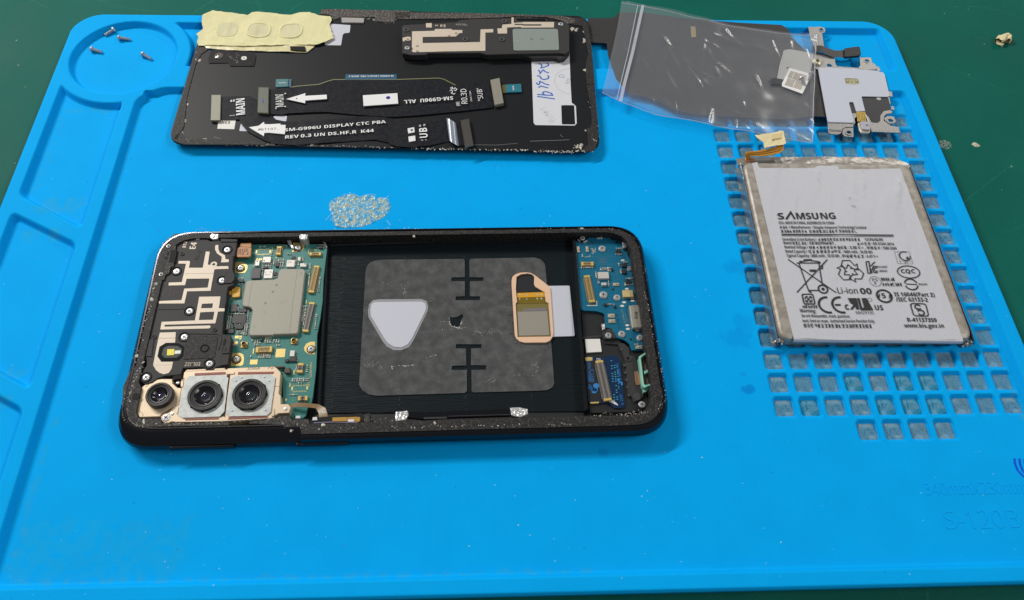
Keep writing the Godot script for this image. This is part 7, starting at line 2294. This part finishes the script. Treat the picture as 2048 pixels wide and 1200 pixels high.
# ---------------------------------------------------------------- coil sheet with its bracket
func charging_coil() -> void:
	var o := thing("charging_coil", "black charging coil sheet under the plastic bag, joined to a bare metal bracket", "charging coil", place(87.18, 2.02, -81.56, 0.0000, 0.0000))
	var b := MB.new()
	var film := mat("coil film", lin(0.040, 0.038, 0.037), 0.5, 0.0, 0.4)
	prism(b, rounded(pts([-46.76, -33.46, -35.89, -33.61, -32.65, -37.37, -21.17, -37.12, -7.17, -34.01, 17.36, -31.4, 35.48, -30.25, 37.76, -27.92, 38.22, -22.45, 45.73, -7.73, 43, 23, 37.45, 22.68, 24.82, 24.45, 4.8, 23.19, -10.15, 21.9, -17.89, 19.54, -22.41, 15.41, -27.67, 12.64, -34.15, 11.27, -38.4, 2.7, -40.28, -11.43, -40.09, -17.98, -47.95, -18.59]), 0.8, 3), 0.0, 0.25)
	part(o, "coil_sheet", b, film)
	b = MB.new()
	prism(b, pts([-45.52, -30.1, -41.99, -29.98, -42.65, -22.54, -46.11, -22.89]), 0.2, 0.3)
	part(o, "sheet_patch", b, mat("coil patch", lin(0.028, 0.027, 0.027), 0.5))
	b = MB.new()
	lathe(b, Vector2(2.86, 0.12), [1.1, 0.27, 0.9, 0.27, 0, 0.27], 18)
	part(o, "centre_hole", b, mat("hole black", Color.WHITE))
	b = MB.new()
	prism(b, pts([-3.7, -28.57, -1.66, -28.6, -2.22, -22.18, -4.32, -21.91]), 0.2, 0.35)
	part(o, "tan_tag", b, mat("tag tan", lin(0.34, 0.28, 0.14), 0.5))
	# stamped bracket
	var steel := mat("bracket steel", Color.WHITE, 0.42, 0.75)
	steel.albedo_texture = tinted(noise(256, 0.12, 141, 3), lin(0.30, 0.29, 0.28), lin(0.42, 0.41, 0.395), 0.3, 0.7)
	steel.uv1_scale = Vector3(5, 5, 1)
	b = MB.new()
	plate(b, rounded(pts([46.52, -28.37, 49.32, -28.47, 51.58, -28.7, 53.17, -28.11, 53.5, -26.6, 52.65, -25.01, 51.5, -24.53, 50.26, -15.49, 46.17, -15.45, 45.85, -22]), 0.3, 2), [disc(Vector2(51.75, -26.75), 0.75, 0.65, 14)], 0.5, 0.8)
	plate(b, rounded(pts([45.48, -13.18, 47.92, -12.56, 53.09, -9.73, 52.69, -5.93, 52.92, -4.61, 61.62, -3.76, 61.08, -2.57, 44.37, -2.88, 43.15, -3.34]), 0.3, 2), [disc(Vector2(49.81, -5.12), 1.1, 0.85, 14)], 0.5, 0.8)
	plate(b, rounded(pts([63.6, -9.61, 68.31, -9.53, 67.78, -6.48, 68.64, -6.02, 69.06, -4.29, 68.86, -3.19, 67.86, -2.41, 61.64, -2.47, 61.2, -3.34, 62.54, -4.86]), 0.3, 2), [disc(Vector2(66.06, -7.67), 0.85, 0.75, 14)], 0.5, 1.15)
	prism(b, pts([69.25, -4.67, 70.38, -4.68, 70.34, -2.18, 68.73, -2.01]), 0.5, 0.8)
	prism(b, pts([41.75, 24.55, 42.06, 26.09, 51.25, 26.96, 51, 28.79, 48.02, 28.8, 46.15, 30.02, 45.67, 31.38, 45.11, 32.13, 43.84, 32.68, 40.95, 32.45, 40.5, 31.7]), 0.3, 0.8, 0.1)
	plate(b, rounded(pts([46.65, 29.73, 48.18, 28.67, 51.02, 28.5, 49.83, 33.69, 46.4, 33.34, 45.88, 31.85]), 0.4, 2), [disc(Vector2(48.57, 31.38), 0.85, 0.7, 14)], 0.1, 0.5)
	prism(b, pts([57.43, 22, 58.46, 24.16, 58.67, 26.32, 60.99, 26.67, 62.24, 25.69, 63.3, 22.59, 65.07, 20.46, 67.82, 19.82, 68.57, 20.44, 68.15, 21.48, 65.79, 22.02, 64.5, 23.27, 63.81, 25.68, 65.88, 28.12, 68.72, 28.78, 68.47, 31.81, 57.31, 31.25, 57.34, 29.07]), 0.3, 0.9, 0.1)
	plate(b, rounded(pts([64.4, 23.94, 66.13, 22.75, 68.61, 23.17, 68.64, 25.46, 67.2, 27.07, 64.82, 27.32]), 0.4, 2), [disc(Vector2(66.6, 25.32), 0.9, 0.75, 14)], 0.2, 0.65)
	prism(b, pts([70.19, 9.58, 71.56, 9.77, 71.08, 12.49, 69.44, 12.18]), 0.5, 0.85)
	prism(b, pts([68.87, 17.8, 69.84, 17.7, 69.76, 19.75, 68.56, 19.5]), 0.5, 0.85)
	prism(b, pts([52.17, 21.72, 53.84, 21.55, 53.69, 23.42, 52.56, 24.19, 52.05, 26.96, 51.2, 27.57, 52.03, 23.58]), 0.4, 0.85)
	prism(b, pts([69.14, 12.71, 69.66, 12.7, 69.14, 16.54, 68.79, 16.54]), 0.4, 0.8)
	part(o, "bracket", b, steel, "stamped bare metal bracket with screw lugs")
	for q in [pts([40.84, 30.14, 45.47, 30.57]), pts([40.7, 30.89, 45.58, 31.02]), pts([57.34, 31.22, 68.31, 31.78])]:
		b = MB.new()
		ribbon(b, q, 0.2, 0.95, 0.6)
		part(o, "bracket_fold", b, steel)
	b = MB.new()
	fit(b, "5/1 001A", mono, Vector2(49.21, -17.05), Vector2(50.12, -23.65), 0.9, 0.83)
	part(o, "stamped_number", b, steel)
	for q in [[Vector2(48.44, 31.57), 0.55, 1.45], [Vector2(66.41, 25.56), 0.7, 1.55], [Vector2(65.91, -7.44), 1.16, 1.2], [Vector2(51.72, -26.69), 0.8, 1.2]]:
		b = MB.new()
		lathe(b, q[0], [q[2], q[1], q[2] * 0.97, q[1] + 0.16, q[2] * 0.72, q[1] + 0.16, q[2] * 0.68, q[1] - 0.1], 20)
		part(o, "screw_lug", b, steel)
	b = MB.new()
	lathe(b, Vector2(45.09, -6.98), [2.0, 0.8, 2.0, 1.5, 1.5, 1.8, 0.9, 1.7, 0.8, 0.9], 20)
	part(o, "grommet", b, mat("grommet cream", lin(0.66, 0.60, 0.45), 0.3, 0.3), "cream coloured metal grommet")
	b = MB.new()
	prism(b, pts([52.65, 14.68, 58.8, 11.92, 69.35, 12.4, 68.33, 19.18, 67.87, 19.78, 65.14, 20.36, 63.37, 22.49, 62.31, 25.59, 61.06, 26.58, 59.13, 26.06, 58.57, 23.91, 57.5, 21.9, 52.31, 22.24]), 0.3, 0.72)
	part(o, "black_backing", b, mat("backing black", lin(0.016, 0.017, 0.02), 0.45))
	b = MB.new()
	prism(b, disc(Vector2(65.18, 13.59), 0.9, 0.75, 16), 0.6, 0.76)
	part(o, "round_window", b, mat("window grey", lin(0.45, 0.47, 0.44), 0.45))
	# pale graphite face, cut out for the black backing and the fingers
	b = MB.new()
	prism(b, rounded(pts([44.57, -3.39, 48.75, -3.58, 60.97, -2.82, 68.01, -2.01, 70.74, -1.03, 71.24, 0.12, 69.84, 12.11, 69.01, 12.88, 58.6, 12.67, 58.24, 13.09, 57.65, 20.62, 54.04, 20.91, 54.26, 16.32, 53.98, 15.85, 52.74, 15.79, 52.35, 16.34, 51.74, 26.22, 51.07, 26.88, 41.81, 26.59, 41.44, 25.74]), 0.35, 2), 0.75, 1.12, 0.06)
	part(o, "graphite_face", b, mat("graphite pale", lin(0.55, 0.58, 0.67), 0.55), "pale lilac-grey sheet cut in steps")
	b = MB.new()
	prism(b, rounded(pts([54.13, 2.51, 59.61, 2.8, 59.17, 5.77, 53.76, 5.98]), 0.6, 3), 1.0, 1.16)
	part(o, "olive_tag", b, mat("tag olive", lin(0.17, 0.15, 0.04), 0.35), "small olive tag with pale print")
	b = MB.new()
	for q in [["SM-G996WPC/PF", Vector2(59.23, 3.3), Vector2(54.32, 3.34)], ["R01.ZT", Vector2(57.86, 4.4), Vector2(55.37, 4.35)], ["DE.20 0800", Vector2(58.63, 5.38), Vector2(54.16, 5.35)]]:
		fit(b, q[0], sans_bold, q[1], q[2], 0.75, 1.19)
	part(o, "tag_print", b, mat("print cream", lin(0.75, 0.72, 0.5), 0.5))
	var gold := mat("finger gold", lin(0.42, 0.29, 0.06), 0.32, 0.5)
	for i in 6:
		b = MB.new()
		var f := i / 6.0
		var g := (i + 0.8) / 6.0
		var p0: Vector2 = Vector2(54.09, 20.97).lerp(Vector2(57.67, 20.95), f)
		var p1: Vector2 = Vector2(54.09, 20.97).lerp(Vector2(57.67, 20.95), g)
		var p2: Vector2 = Vector2(53.17, 26.17).lerp(Vector2(56.69, 26.06), g)
		var p3: Vector2 = Vector2(53.17, 26.17).lerp(Vector2(56.69, 26.06), f)
		prism(b, PackedVector2Array([p0, p1, p2, p3]), 0.8, 1.05, 0.06)
		part(o, "gold_finger", b, gold)
	b = MB.new()
	prism(b, rounded(pts([53.05, 26.99, 54.28, 26.68, 57.29, 26.6, 56.77, 31.16, 56.09, 32.21, 53.04, 32.13, 52.68, 30.27]), 0.4, 2), 0.5, 1.25, 0.1)
	part(o, "microphone_base", b, mat("base cream", lin(0.66, 0.60, 0.46), 0.4, 0.3))
	b = MB.new()
	prism(b, rounded(pts([53.5, 27.11, 56.74, 26.97, 56.67, 30.73, 56.04, 31.34, 53.75, 31.22, 53.38, 30.74]), 0.3, 2), 1.2, 2.0, 0.08)
	part(o, "microphone", b, mat("microphone grey", lin(0.34, 0.34, 0.39), 0.35, 0.3))
	b = MB.new()
	lathe(b, Vector2(55.62, 29.08), [0.38, 2.02, 0, 2.01], 14)
	part(o, "sound_hole", b, mat("hole black", Color.WHITE))
	b = MB.new()
	var l := []
	var r := []
	for q in [[Vector2(45.13, -16.03), Vector2(44.22, -12.15), 1.5], [Vector2(46.74, -16.12), Vector2(45.56, -12.1), 1.6], [Vector2(48.95, -15.88), Vector2(47.38, -12.18), 1.7], [Vector2(50.93, -14.74), Vector2(49.16, -11.18), 1.6], [Vector2(53.87, -13.51), Vector2(51.75, -9.52), 1.3], [Vector2(56.28, -13.77), Vector2(54.8, -9.72), 1.1], [Vector2(58.43, -14.22), Vector2(57.31, -9.87), 1.0]]:
		l.append(Vector3(q[0].x, q[2], q[0].y))
		r.append(Vector3(q[1].x, q[2], q[1].y))
	strip(b, l, r, 0.1)
	part(o, "coil_tail", b, mat("tail black", lin(0.028, 0.026, 0.026), 0.45))
	b = MB.new()
	prism(b, rounded(pts([58.12, -14.39, 64.09, -15.56, 64.88, -15.37, 64.21, -10.85, 63.44, -10.14, 56.93, -9.18]), 0.5, 3), 0.6, 1.8, 0.15)
	part(o, "tail_plug", b, mat("plug black", lin(0.018, 0.018, 0.02), 0.5))


# ---------------------------------------------------------------- clear bag and what it holds
func plastic_bag() -> void:
	var o := thing("clear_plastic_bag", "crinkled clear zip bag lying over the black coil sheet, a card and screws inside", "plastic bag", place(89.1, 2.3, -81.27, 0.0000, 0.0000))
	var f := FastNoiseLite.new()
	f.seed = 17
	f.frequency = 0.055
	f.fractal_octaves = 2
	f.noise_type = FastNoiseLite.TYPE_SIMPLEX
	var g := FastNoiseLite.new()
	g.seed = 18
	g.frequency = 0.07
	g.noise_type = FastNoiseLite.TYPE_CELLULAR
	g.cellular_return_type = FastNoiseLite.RETURN_DISTANCE2_SUB
	g.fractal_type = FastNoiseLite.FRACTAL_NONE
	var out := pts([-33.27, -44.27, -28.6, -43.66, -24.58, -42.21, -8.86, -36.92, 6.75, -30.56, 14.66, -28.48, 33.14, -24.44, 45.73, -21.25, 39.96, 1.75, 34.51, 23.07, 30.87, 36.83, 20.51, 34.25, 8.73, 30.93, -3.24, 28.11, -17.62, 24.14, -26.35, 22.02, -32.91, 18.08, -39.23, 15.91, -43.47, 12.8, -46.52, 10.07, -43.5, -0.47, -42.16, -6.41, -40.11, -14.01, -37.42, -24.99, -34.91, -36.38])
	# long soft creases: from, to, height, width
	var creases := []
	var rr := RandomNumberGenerator.new()
	rr.seed = 4
	for i in 64:
		var p := Vector2(rr.randf_range(-45, 48), rr.randf_range(-30, 34))
		creases.append([p, p + Vector2.from_angle(rr.randf_range(0.3, 1.9)) * rr.randf_range(4, 20), rr.randf_range(0.08, 0.4), rr.randf_range(0.5, 1.5)])
	var upper := func(u: float, v: float) -> float:
		var h := 1.1 + smoothstep(25.0, 44.0, u) * 1.3 + f.get_noise_2d(u * 0.6, v * 0.6) * 0.6 + g.get_noise_2d(u * 0.7, v * 0.7) * 0.12
		var p := Vector2(u, v)
		for c in creases:
			var a: Vector2 = c[0]
			var e: Vector2 = c[1] - a
			var k := clampf((p - a).dot(e) / e.length_squared(), 0, 1)
			var d: float = p.distance_to(a + e * k) / c[3]
			if d < 2.2:
				h += c[2] * exp(-d * d) * (1.0 - k * k * 0.8)
		return h
	var lower := func(u: float, v: float) -> float: return 0.04 + absf(f.get_noise_2d(u + 300, v)) * 0.12
	var clear := mat("clear film", Color(0.86, 0.88, 0.92, 0.06), 0.2, 0.0, 0.5)
	clear.transparency = BaseMaterial3D.TRANSPARENCY_ALPHA
	part(o, "bag_front", sheet(out, 0.9, upper), clear)
	part(o, "bag_back", sheet(out, 4.0, lower), clear)
	# zip: two ribs and a milky band
	var milky := mat("milky film", Color(0.85, 0.86, 0.90, 0.45), 0.2, 0.0, 0.5)
	milky.transparency = BaseMaterial3D.TRANSPARENCY_ALPHA
	for q in [[pts([-24.47, -41.21, -32.3, -11.53, -37.45, 6.26, -40.13, 16.42]), 1.25], [pts([-26.69, -41.18, -34.1, -11.51, -38.99, 6.27, -41.44, 15.46]), 0.3]]:
		var b := MB.new()
		var line: PackedVector2Array = q[0]
		var l := []
		for p in line:
			l.append(Vector3(p.x, upper.call(p.x, p.y) + 0.35, p.y))
		var l2 := []
		var r2 := []
		for i in line.size():
			var d := (line[mini(i + 1, line.size() - 1)] - line[maxi(i - 1, 0)]).normalized().orthogonal() * float(q[1]) * 0.5
			l2.append(l[i] + Vector3(d.x, 0, d.y))
			r2.append(l[i] - Vector3(d.x, 0, d.y))
		strip(b, l2, r2, 0.3)
		part(o, "zip_rib", b, milky)
	# welded borders
	for q in [pts([-33.55, -42.92, -24.9, -40.87, 6.29, -29.28, 45.09, -20.01]), pts([44.87, -20.01, 37.52, 9.98, 30.27, 37.53]), pts([-46.73, 11.02, -39.45, 16.69, -26.63, 22.78, -3.61, 28.85, 30.27, 37.53])]:
		var b := MB.new()
		var line: PackedVector2Array = q
		var n := PackedVector2Array()
		for i in line.size() - 1:
			for k in 14:
				n.append(line[i].lerp(line[i + 1], k / 14.0))
		n.append(line[line.size() - 1])
		var l := []
		for p in n:
			l.append(Vector3(p.x, upper.call(p.x, p.y) + 0.02, p.y))
		tube(b, l, 0.16, 5)
		part(o, "bag_seam", b, milky)
	# card tray
	var t := thing("card_tray", "grey metal card tray with a dark end, inside the clear bag", "card tray", place(123.81, 2.4, -88.71, 0.0000, 0.0000))
	var b2 := MB.new()
	plate(b2, pts([-3.85, -6.61, -1.27, -7.26, 8.48, -4.89, 3.19, 9.68, -8.58, 10.51, -10.16, 10.02, -7.4, 1.97]), [disc(Vector2(-4.5, 3.82), 0.5, 0.4, 10)], 0.05, 0.6)
	part(t, "tray_plate", b2, mat("tray steel", lin(0.46, 0.46, 0.45), 0.45, 0.4))
	b2 = MB.new()
	prism(b2, rounded(pts([-13.12, 10.55, -11.65, 9.81, -8.13, 10.51, -8.8, 13.64, -13.43, 13.31]), 0.4, 2), 0.0, 0.9, 0.1)
	part(t, "tray_end", b2, mat("tray end dark", lin(0.03, 0.035, 0.045), 0.4))
	# chip card
	var c := thing("chip_card", "small white chip card with silver-gold contacts, inside the clear bag", "chip card", place(120.76, 2.4, -76.89, 0.0000, 0.0000))
	b2 = MB.new()
	prism(b2, rounded(pts([-0.84, -7.6, 6.09, -4.69, 6.46, -2.19, 1.15, 6.96, -6.11, 2.86, -5.86, 1.2]), 0.5, 3), 0.62, 0.95, 0.05)
	part(c, "card_body", b2, mat("card white", lin(0.80, 0.80, 0.80), 0.4))
	var pads := mat("card contact", lin(0.44, 0.40, 0.35), 0.35, 0.5)
	for i in 2:
		for k in 4:
			b2 = MB.new()
			var a := Vector2(-0.84, -6.08)
			var ux := (Vector2(5.42, -3.32) - a) / 4.0
			var vx := (Vector2(-5.23, 2.24) - a) / 2.0
			var p := a + ux * k + vx * i
			var wob := 0.35 if (i + k) % 2 else -0.25
			prism(b2, PackedVector2Array([p + ux * 0.04 + vx * 0.03, p + ux * 0.96 + vx * 0.03, p + ux * (0.96 + wob * 0.2) + vx * 0.5, p + ux * 0.96 + vx * 0.97, p + ux * 0.04 + vx * 0.97, p + ux * (0.04 + wob * 0.2) + vx * 0.5]), 0.9, 1.0, 0.02)
			part(c, "contact_pad", b2, pads)
	loose_screw("silver screw inside the clear bag, just below the chip card", Vector2(293.3, 36.2), Vector2(293.9, 40.6), 2.6, "screws in the clear bag")
	loose_screw("silver screw inside the clear bag, nearest its right edge", Vector2(298.2, 33.6), Vector2(296.4, 37.0), 2.6, "screws in the clear bag")


func loose_screw(label: String, head: Vector2, tail: Vector2, y: float, group: String) -> void:
	var long := 4.4
	var d := (tail - head).normalized()
	var axis := Vector3(d.x, -0.13, d.y).normalized()
	var side := axis.cross(Vector3.UP).normalized()
	var o := thing("loose_screw", label, "screw", Transform3D(Basis(side, axis, side.cross(axis)), Vector3(head.x - 170.0, y + 1.05, head.y - 115.0) * MM), group)
	var steel := mat("screw steel", Color.WHITE)
	var b := MB.new()
	lathe(b, Vector2.ZERO, [0.0, 0.18, 0.35, 0.16, 0.42, 0.0, 0.85, 0.02, 1.05, 0.25, 1.05, 0.62, 0.9, 0.75, 0.55, 0.78], 20)
	part(o, "screw_head", b, steel)
	b = MB.new()
	var prof := []
	var yy := 0.75
	while yy < long:
		prof.append_array([0.50, yy, 0.66, yy + 0.14])
		yy += 0.28
	prof.append_array([0.45, long, 0.2, long + 0.12, 0.0, long + 0.12])
	lathe(b, Vector2.ZERO, prof, 14)
	part(o, "threaded_shank", b, mat("thread steel", lin(0.55, 0.55, 0.58), 0.35, 0.5))


# ---------------------------------------------------------------- small loose things
func loose_bits() -> void:
	var tray := "screws in the round tray"
	loose_screw("silver screw in the round tray, leaning on its rear wall, topmost of four", Vector2(16.6, 7.9), Vector2(14.2, 10.2), 0.0, tray)
	loose_screw("silver screw in the round tray, just below the topmost one", Vector2(19.2, 13.0), Vector2(23.6, 13.3), 0.0, tray)
	loose_screw("silver screw in the round tray, the one farthest to the left", Vector2(10.1, 19.6), Vector2(14.8, 21.0), 0.0, tray)
	loose_screw("silver screw in the round tray, the one farthest to the right", Vector2(30.7, 22.2), Vector2(35.0, 25.0), 0.0, tray)
	# crumpled bit of tape on the bench
	var o := thing("crumpled_tape", "crumpled scrap of cream tape lying on the green bench", "tape", place(220.47, -2.3, -108.31, 0.0000, 0.0000))
	var b := MB.new()
	var f := FastNoiseLite.new()
	f.seed = 23
	f.frequency = 0.5
	for part_ in [[pts([-3.21, 1.89, -1.52, 0.29, 0.4, -0.68, 2.77, -1.67]), 1.5], [pts([2.44, -1.98, 2.52, -0.39, 1.15, 0.9]), 1.3], [pts([-3.2, 1.26, -2.55, 2.52, -1.13, 3.44]), 0.55]]:
		var line: PackedVector2Array = part_[0]
		var l := []
		for i in line.size():
			l.append(Vector3(line[i].x, float(part_[1]) * 0.85, line[i].y))
		var m := MB.new()
		tube(m, l, part_[1], 9)
		for i in m.v.size():
			var p := m.v[i]
			p += Vector3(f.get_noise_3dv(p * 1.3), f.get_noise_3dv(p * 1.3 + Vector3(50, 0, 0)), f.get_noise_3dv(p * 1.3 + Vector3(0, 70, 0))) * 1.1
			m.v[i] = Vector3(p.x, maxf(0.0, p.y), p.z)
		for i in range(0, m.v.size(), 3):
			b.tri(m.v[i], m.v[i + 1], m.v[i + 2], (m.v[i + 2] - m.v[i]).cross(m.v[i + 1] - m.v[i]).normalized() if (m.v[i + 2] - m.v[i]).cross(m.v[i + 1] - m.v[i]).dot(m.n[i]) > 0 else -(m.v[i + 2] - m.v[i]).cross(m.v[i + 1] - m.v[i]).normalized())
	part(o, "crumpled_sheet", b, mat("tape cream", Color.WHITE))
	o = thing("pale_crumb", "single pale crumb lying on the green bench", "crumb", place(187.58, -2.3, -48.61, 0.0000, 0.0000))
	b = MB.new()
	for k in 3:
		flake(b, Vector3(k * 0.35, 0, rng.randf_range(-0.2, 0.2)), 1.7)
	part(o, "crumb_body", b, mat("crumb cream", lin(0.55, 0.50, 0.38), 0.6))
	# dried glue on the bench and on the mat
	o = thing("dried_glue_spot", "translucent dried spot of glue on the green bench beside the mat's right edge", "glue", place(175.56, -2.3, -48.58, 0.0000, 0.0000))
	b = MB.new()
	b.col = Color(0.30, 0.33, 0.28)
	for k in 130:
		var a := rng.randf() * TAU
		var q := sqrt(rng.randf()) * 2.6
		flake(b, Vector3(cos(a) * q, 0.0, sin(a) * q * 0.9), rng.randf_range(0.2, 0.6))
	part(o, "glue_crust", b, mat("residue flecks", Color.WHITE), "", true)
	o = thing("glue_residue_patch", "rough whitish patch of dried glue smeared on the blue mat behind the phone", "glue", place(-48.11, 0, -14.71, 0.0000, 0.0000))
	var h := FastNoiseLite.new()
	h.seed = 29
	h.frequency = 0.35
	h.fractal_octaves = 4
	var edge := pts([-10.5, -3.72, -9.55, -5.29, -7.57, -6.17, -5.73, -7.14, -1.89, -7.37, -0.43, -6.31, 2.26, -7.26, 4.79, -6.69, 5.41, -5.59, 7.31, -6.07, 9.27, -5.62, 10.46, -4.04, 10.84, -1.94, 10.43, 0.49, 8.92, 2.72, 6.05, 4.58, 3.85, 6.1, -0.77, 7.26, -6.14, 7.24, -8.12, 6.06, -9.13, 3.86, -8.91, 1.82, -10.18, -0.25, -10.55, -1.98])
	var rough := func(u: float, v: float) -> float: return 0.05 + maxf(0.0, h.get_noise_2d(u, v)) * 0.4 + maxf(0.0, h.get_noise_2d(u * 2.7, v * 2.7)) * 0.15
	var paste := mat("glue paste", Color.WHITE, 0.32, 0.0, 0.5)
	var img := Image.create(256, 256, false, Image.FORMAT_RGB8)
	var na := noise(256, 0.035, 151, 4)
	var nb := noise(256, 0.2, 152, 3)
	for y in 256:
		for x in 256:
			var q := na.get_pixel(x, y).r
			var c := lin(0.02, 0.32, 0.66).lerp(lin(0.16, 0.38, 0.50), smoothstep(0.3, 0.5, q)).lerp(lin(0.34, 0.42, 0.36), smoothstep(0.52, 0.68, q))
			c = c.lerp(lin(0.55, 0.70, 0.78), smoothstep(0.64, 0.76, nb.get_pixel(x, y).r))
			img.set_pixel(x, y, c)
	paste.albedo_texture = ImageTexture.create_from_image(img)
	paste.uv1_scale = Vector3(5, 5, 1)
	part(o, "glue_film", sheet(edge, 0.35, rough, 0.1), paste)
	b = MB.new()
	b.col = Color(0.40, 0.62, 0.75)
	for q in [pts([-11.13, 4.02, -10.33, 2.5, -9.12, 0.96]), pts([8.59, -5.45, 9.51, -6.15, 9.95, -6.95]), pts([9.81, 4.08, 10.68, 5.1, 11.28, 6.37]), pts([-5.76, -7.44, -1.9, -7.58]), pts([2.39, -7.37, 4.04, -7.58, 5.45, -7.04])]:
		ribbon(b, q, 0.12, 0.05)
	along(b, edge, 0.0, 40, 0.3, 0.1, 0.4)
	part(o, "glue_strings", b, mat("residue flecks", Color.WHITE), "", true)
	# specks left all over the mat and the bench
	o = thing("scattered_specks", "tiny clear and pale specks of glue scattered over the mat and bench", "specks", Transform3D())
	o.set_meta("kind", "stuff")
	b = MB.new()
	for i in 80:
		b.col = [Color(0.45, 0.70, 0.85), Color(0.65, 0.70, 0.72), Color(0.06, 0.07, 0.08)][rng.randi_range(0, 2)]
		var p := Vector2(rng.randf_range(37, 250), rng.randf_range(78, 222))
		if Rect2(55, 108, 170, 84).has_point(p):
			continue
		flake(b, Vector3(p.x - 170, 0, p.y - 115), rng.randf_range(0.12, 0.4))
	for i in 24:
		b.col = Color(0.55, 0.52, 0.44)
		var side := rng.randf() < 0.5
		var p := Vector2(rng.randf_range(-60, -3), rng.randf_range(-20, 100)) if side else Vector2(rng.randf_range(343, 390), rng.randf_range(-20, 140))
		flake(b, Vector3(p.x - 170, -2.3, p.y - 115), rng.randf_range(0.25, 0.6))
	part(o, "glue_specks", b, mat("residue flecks", Color.WHITE), "", true)
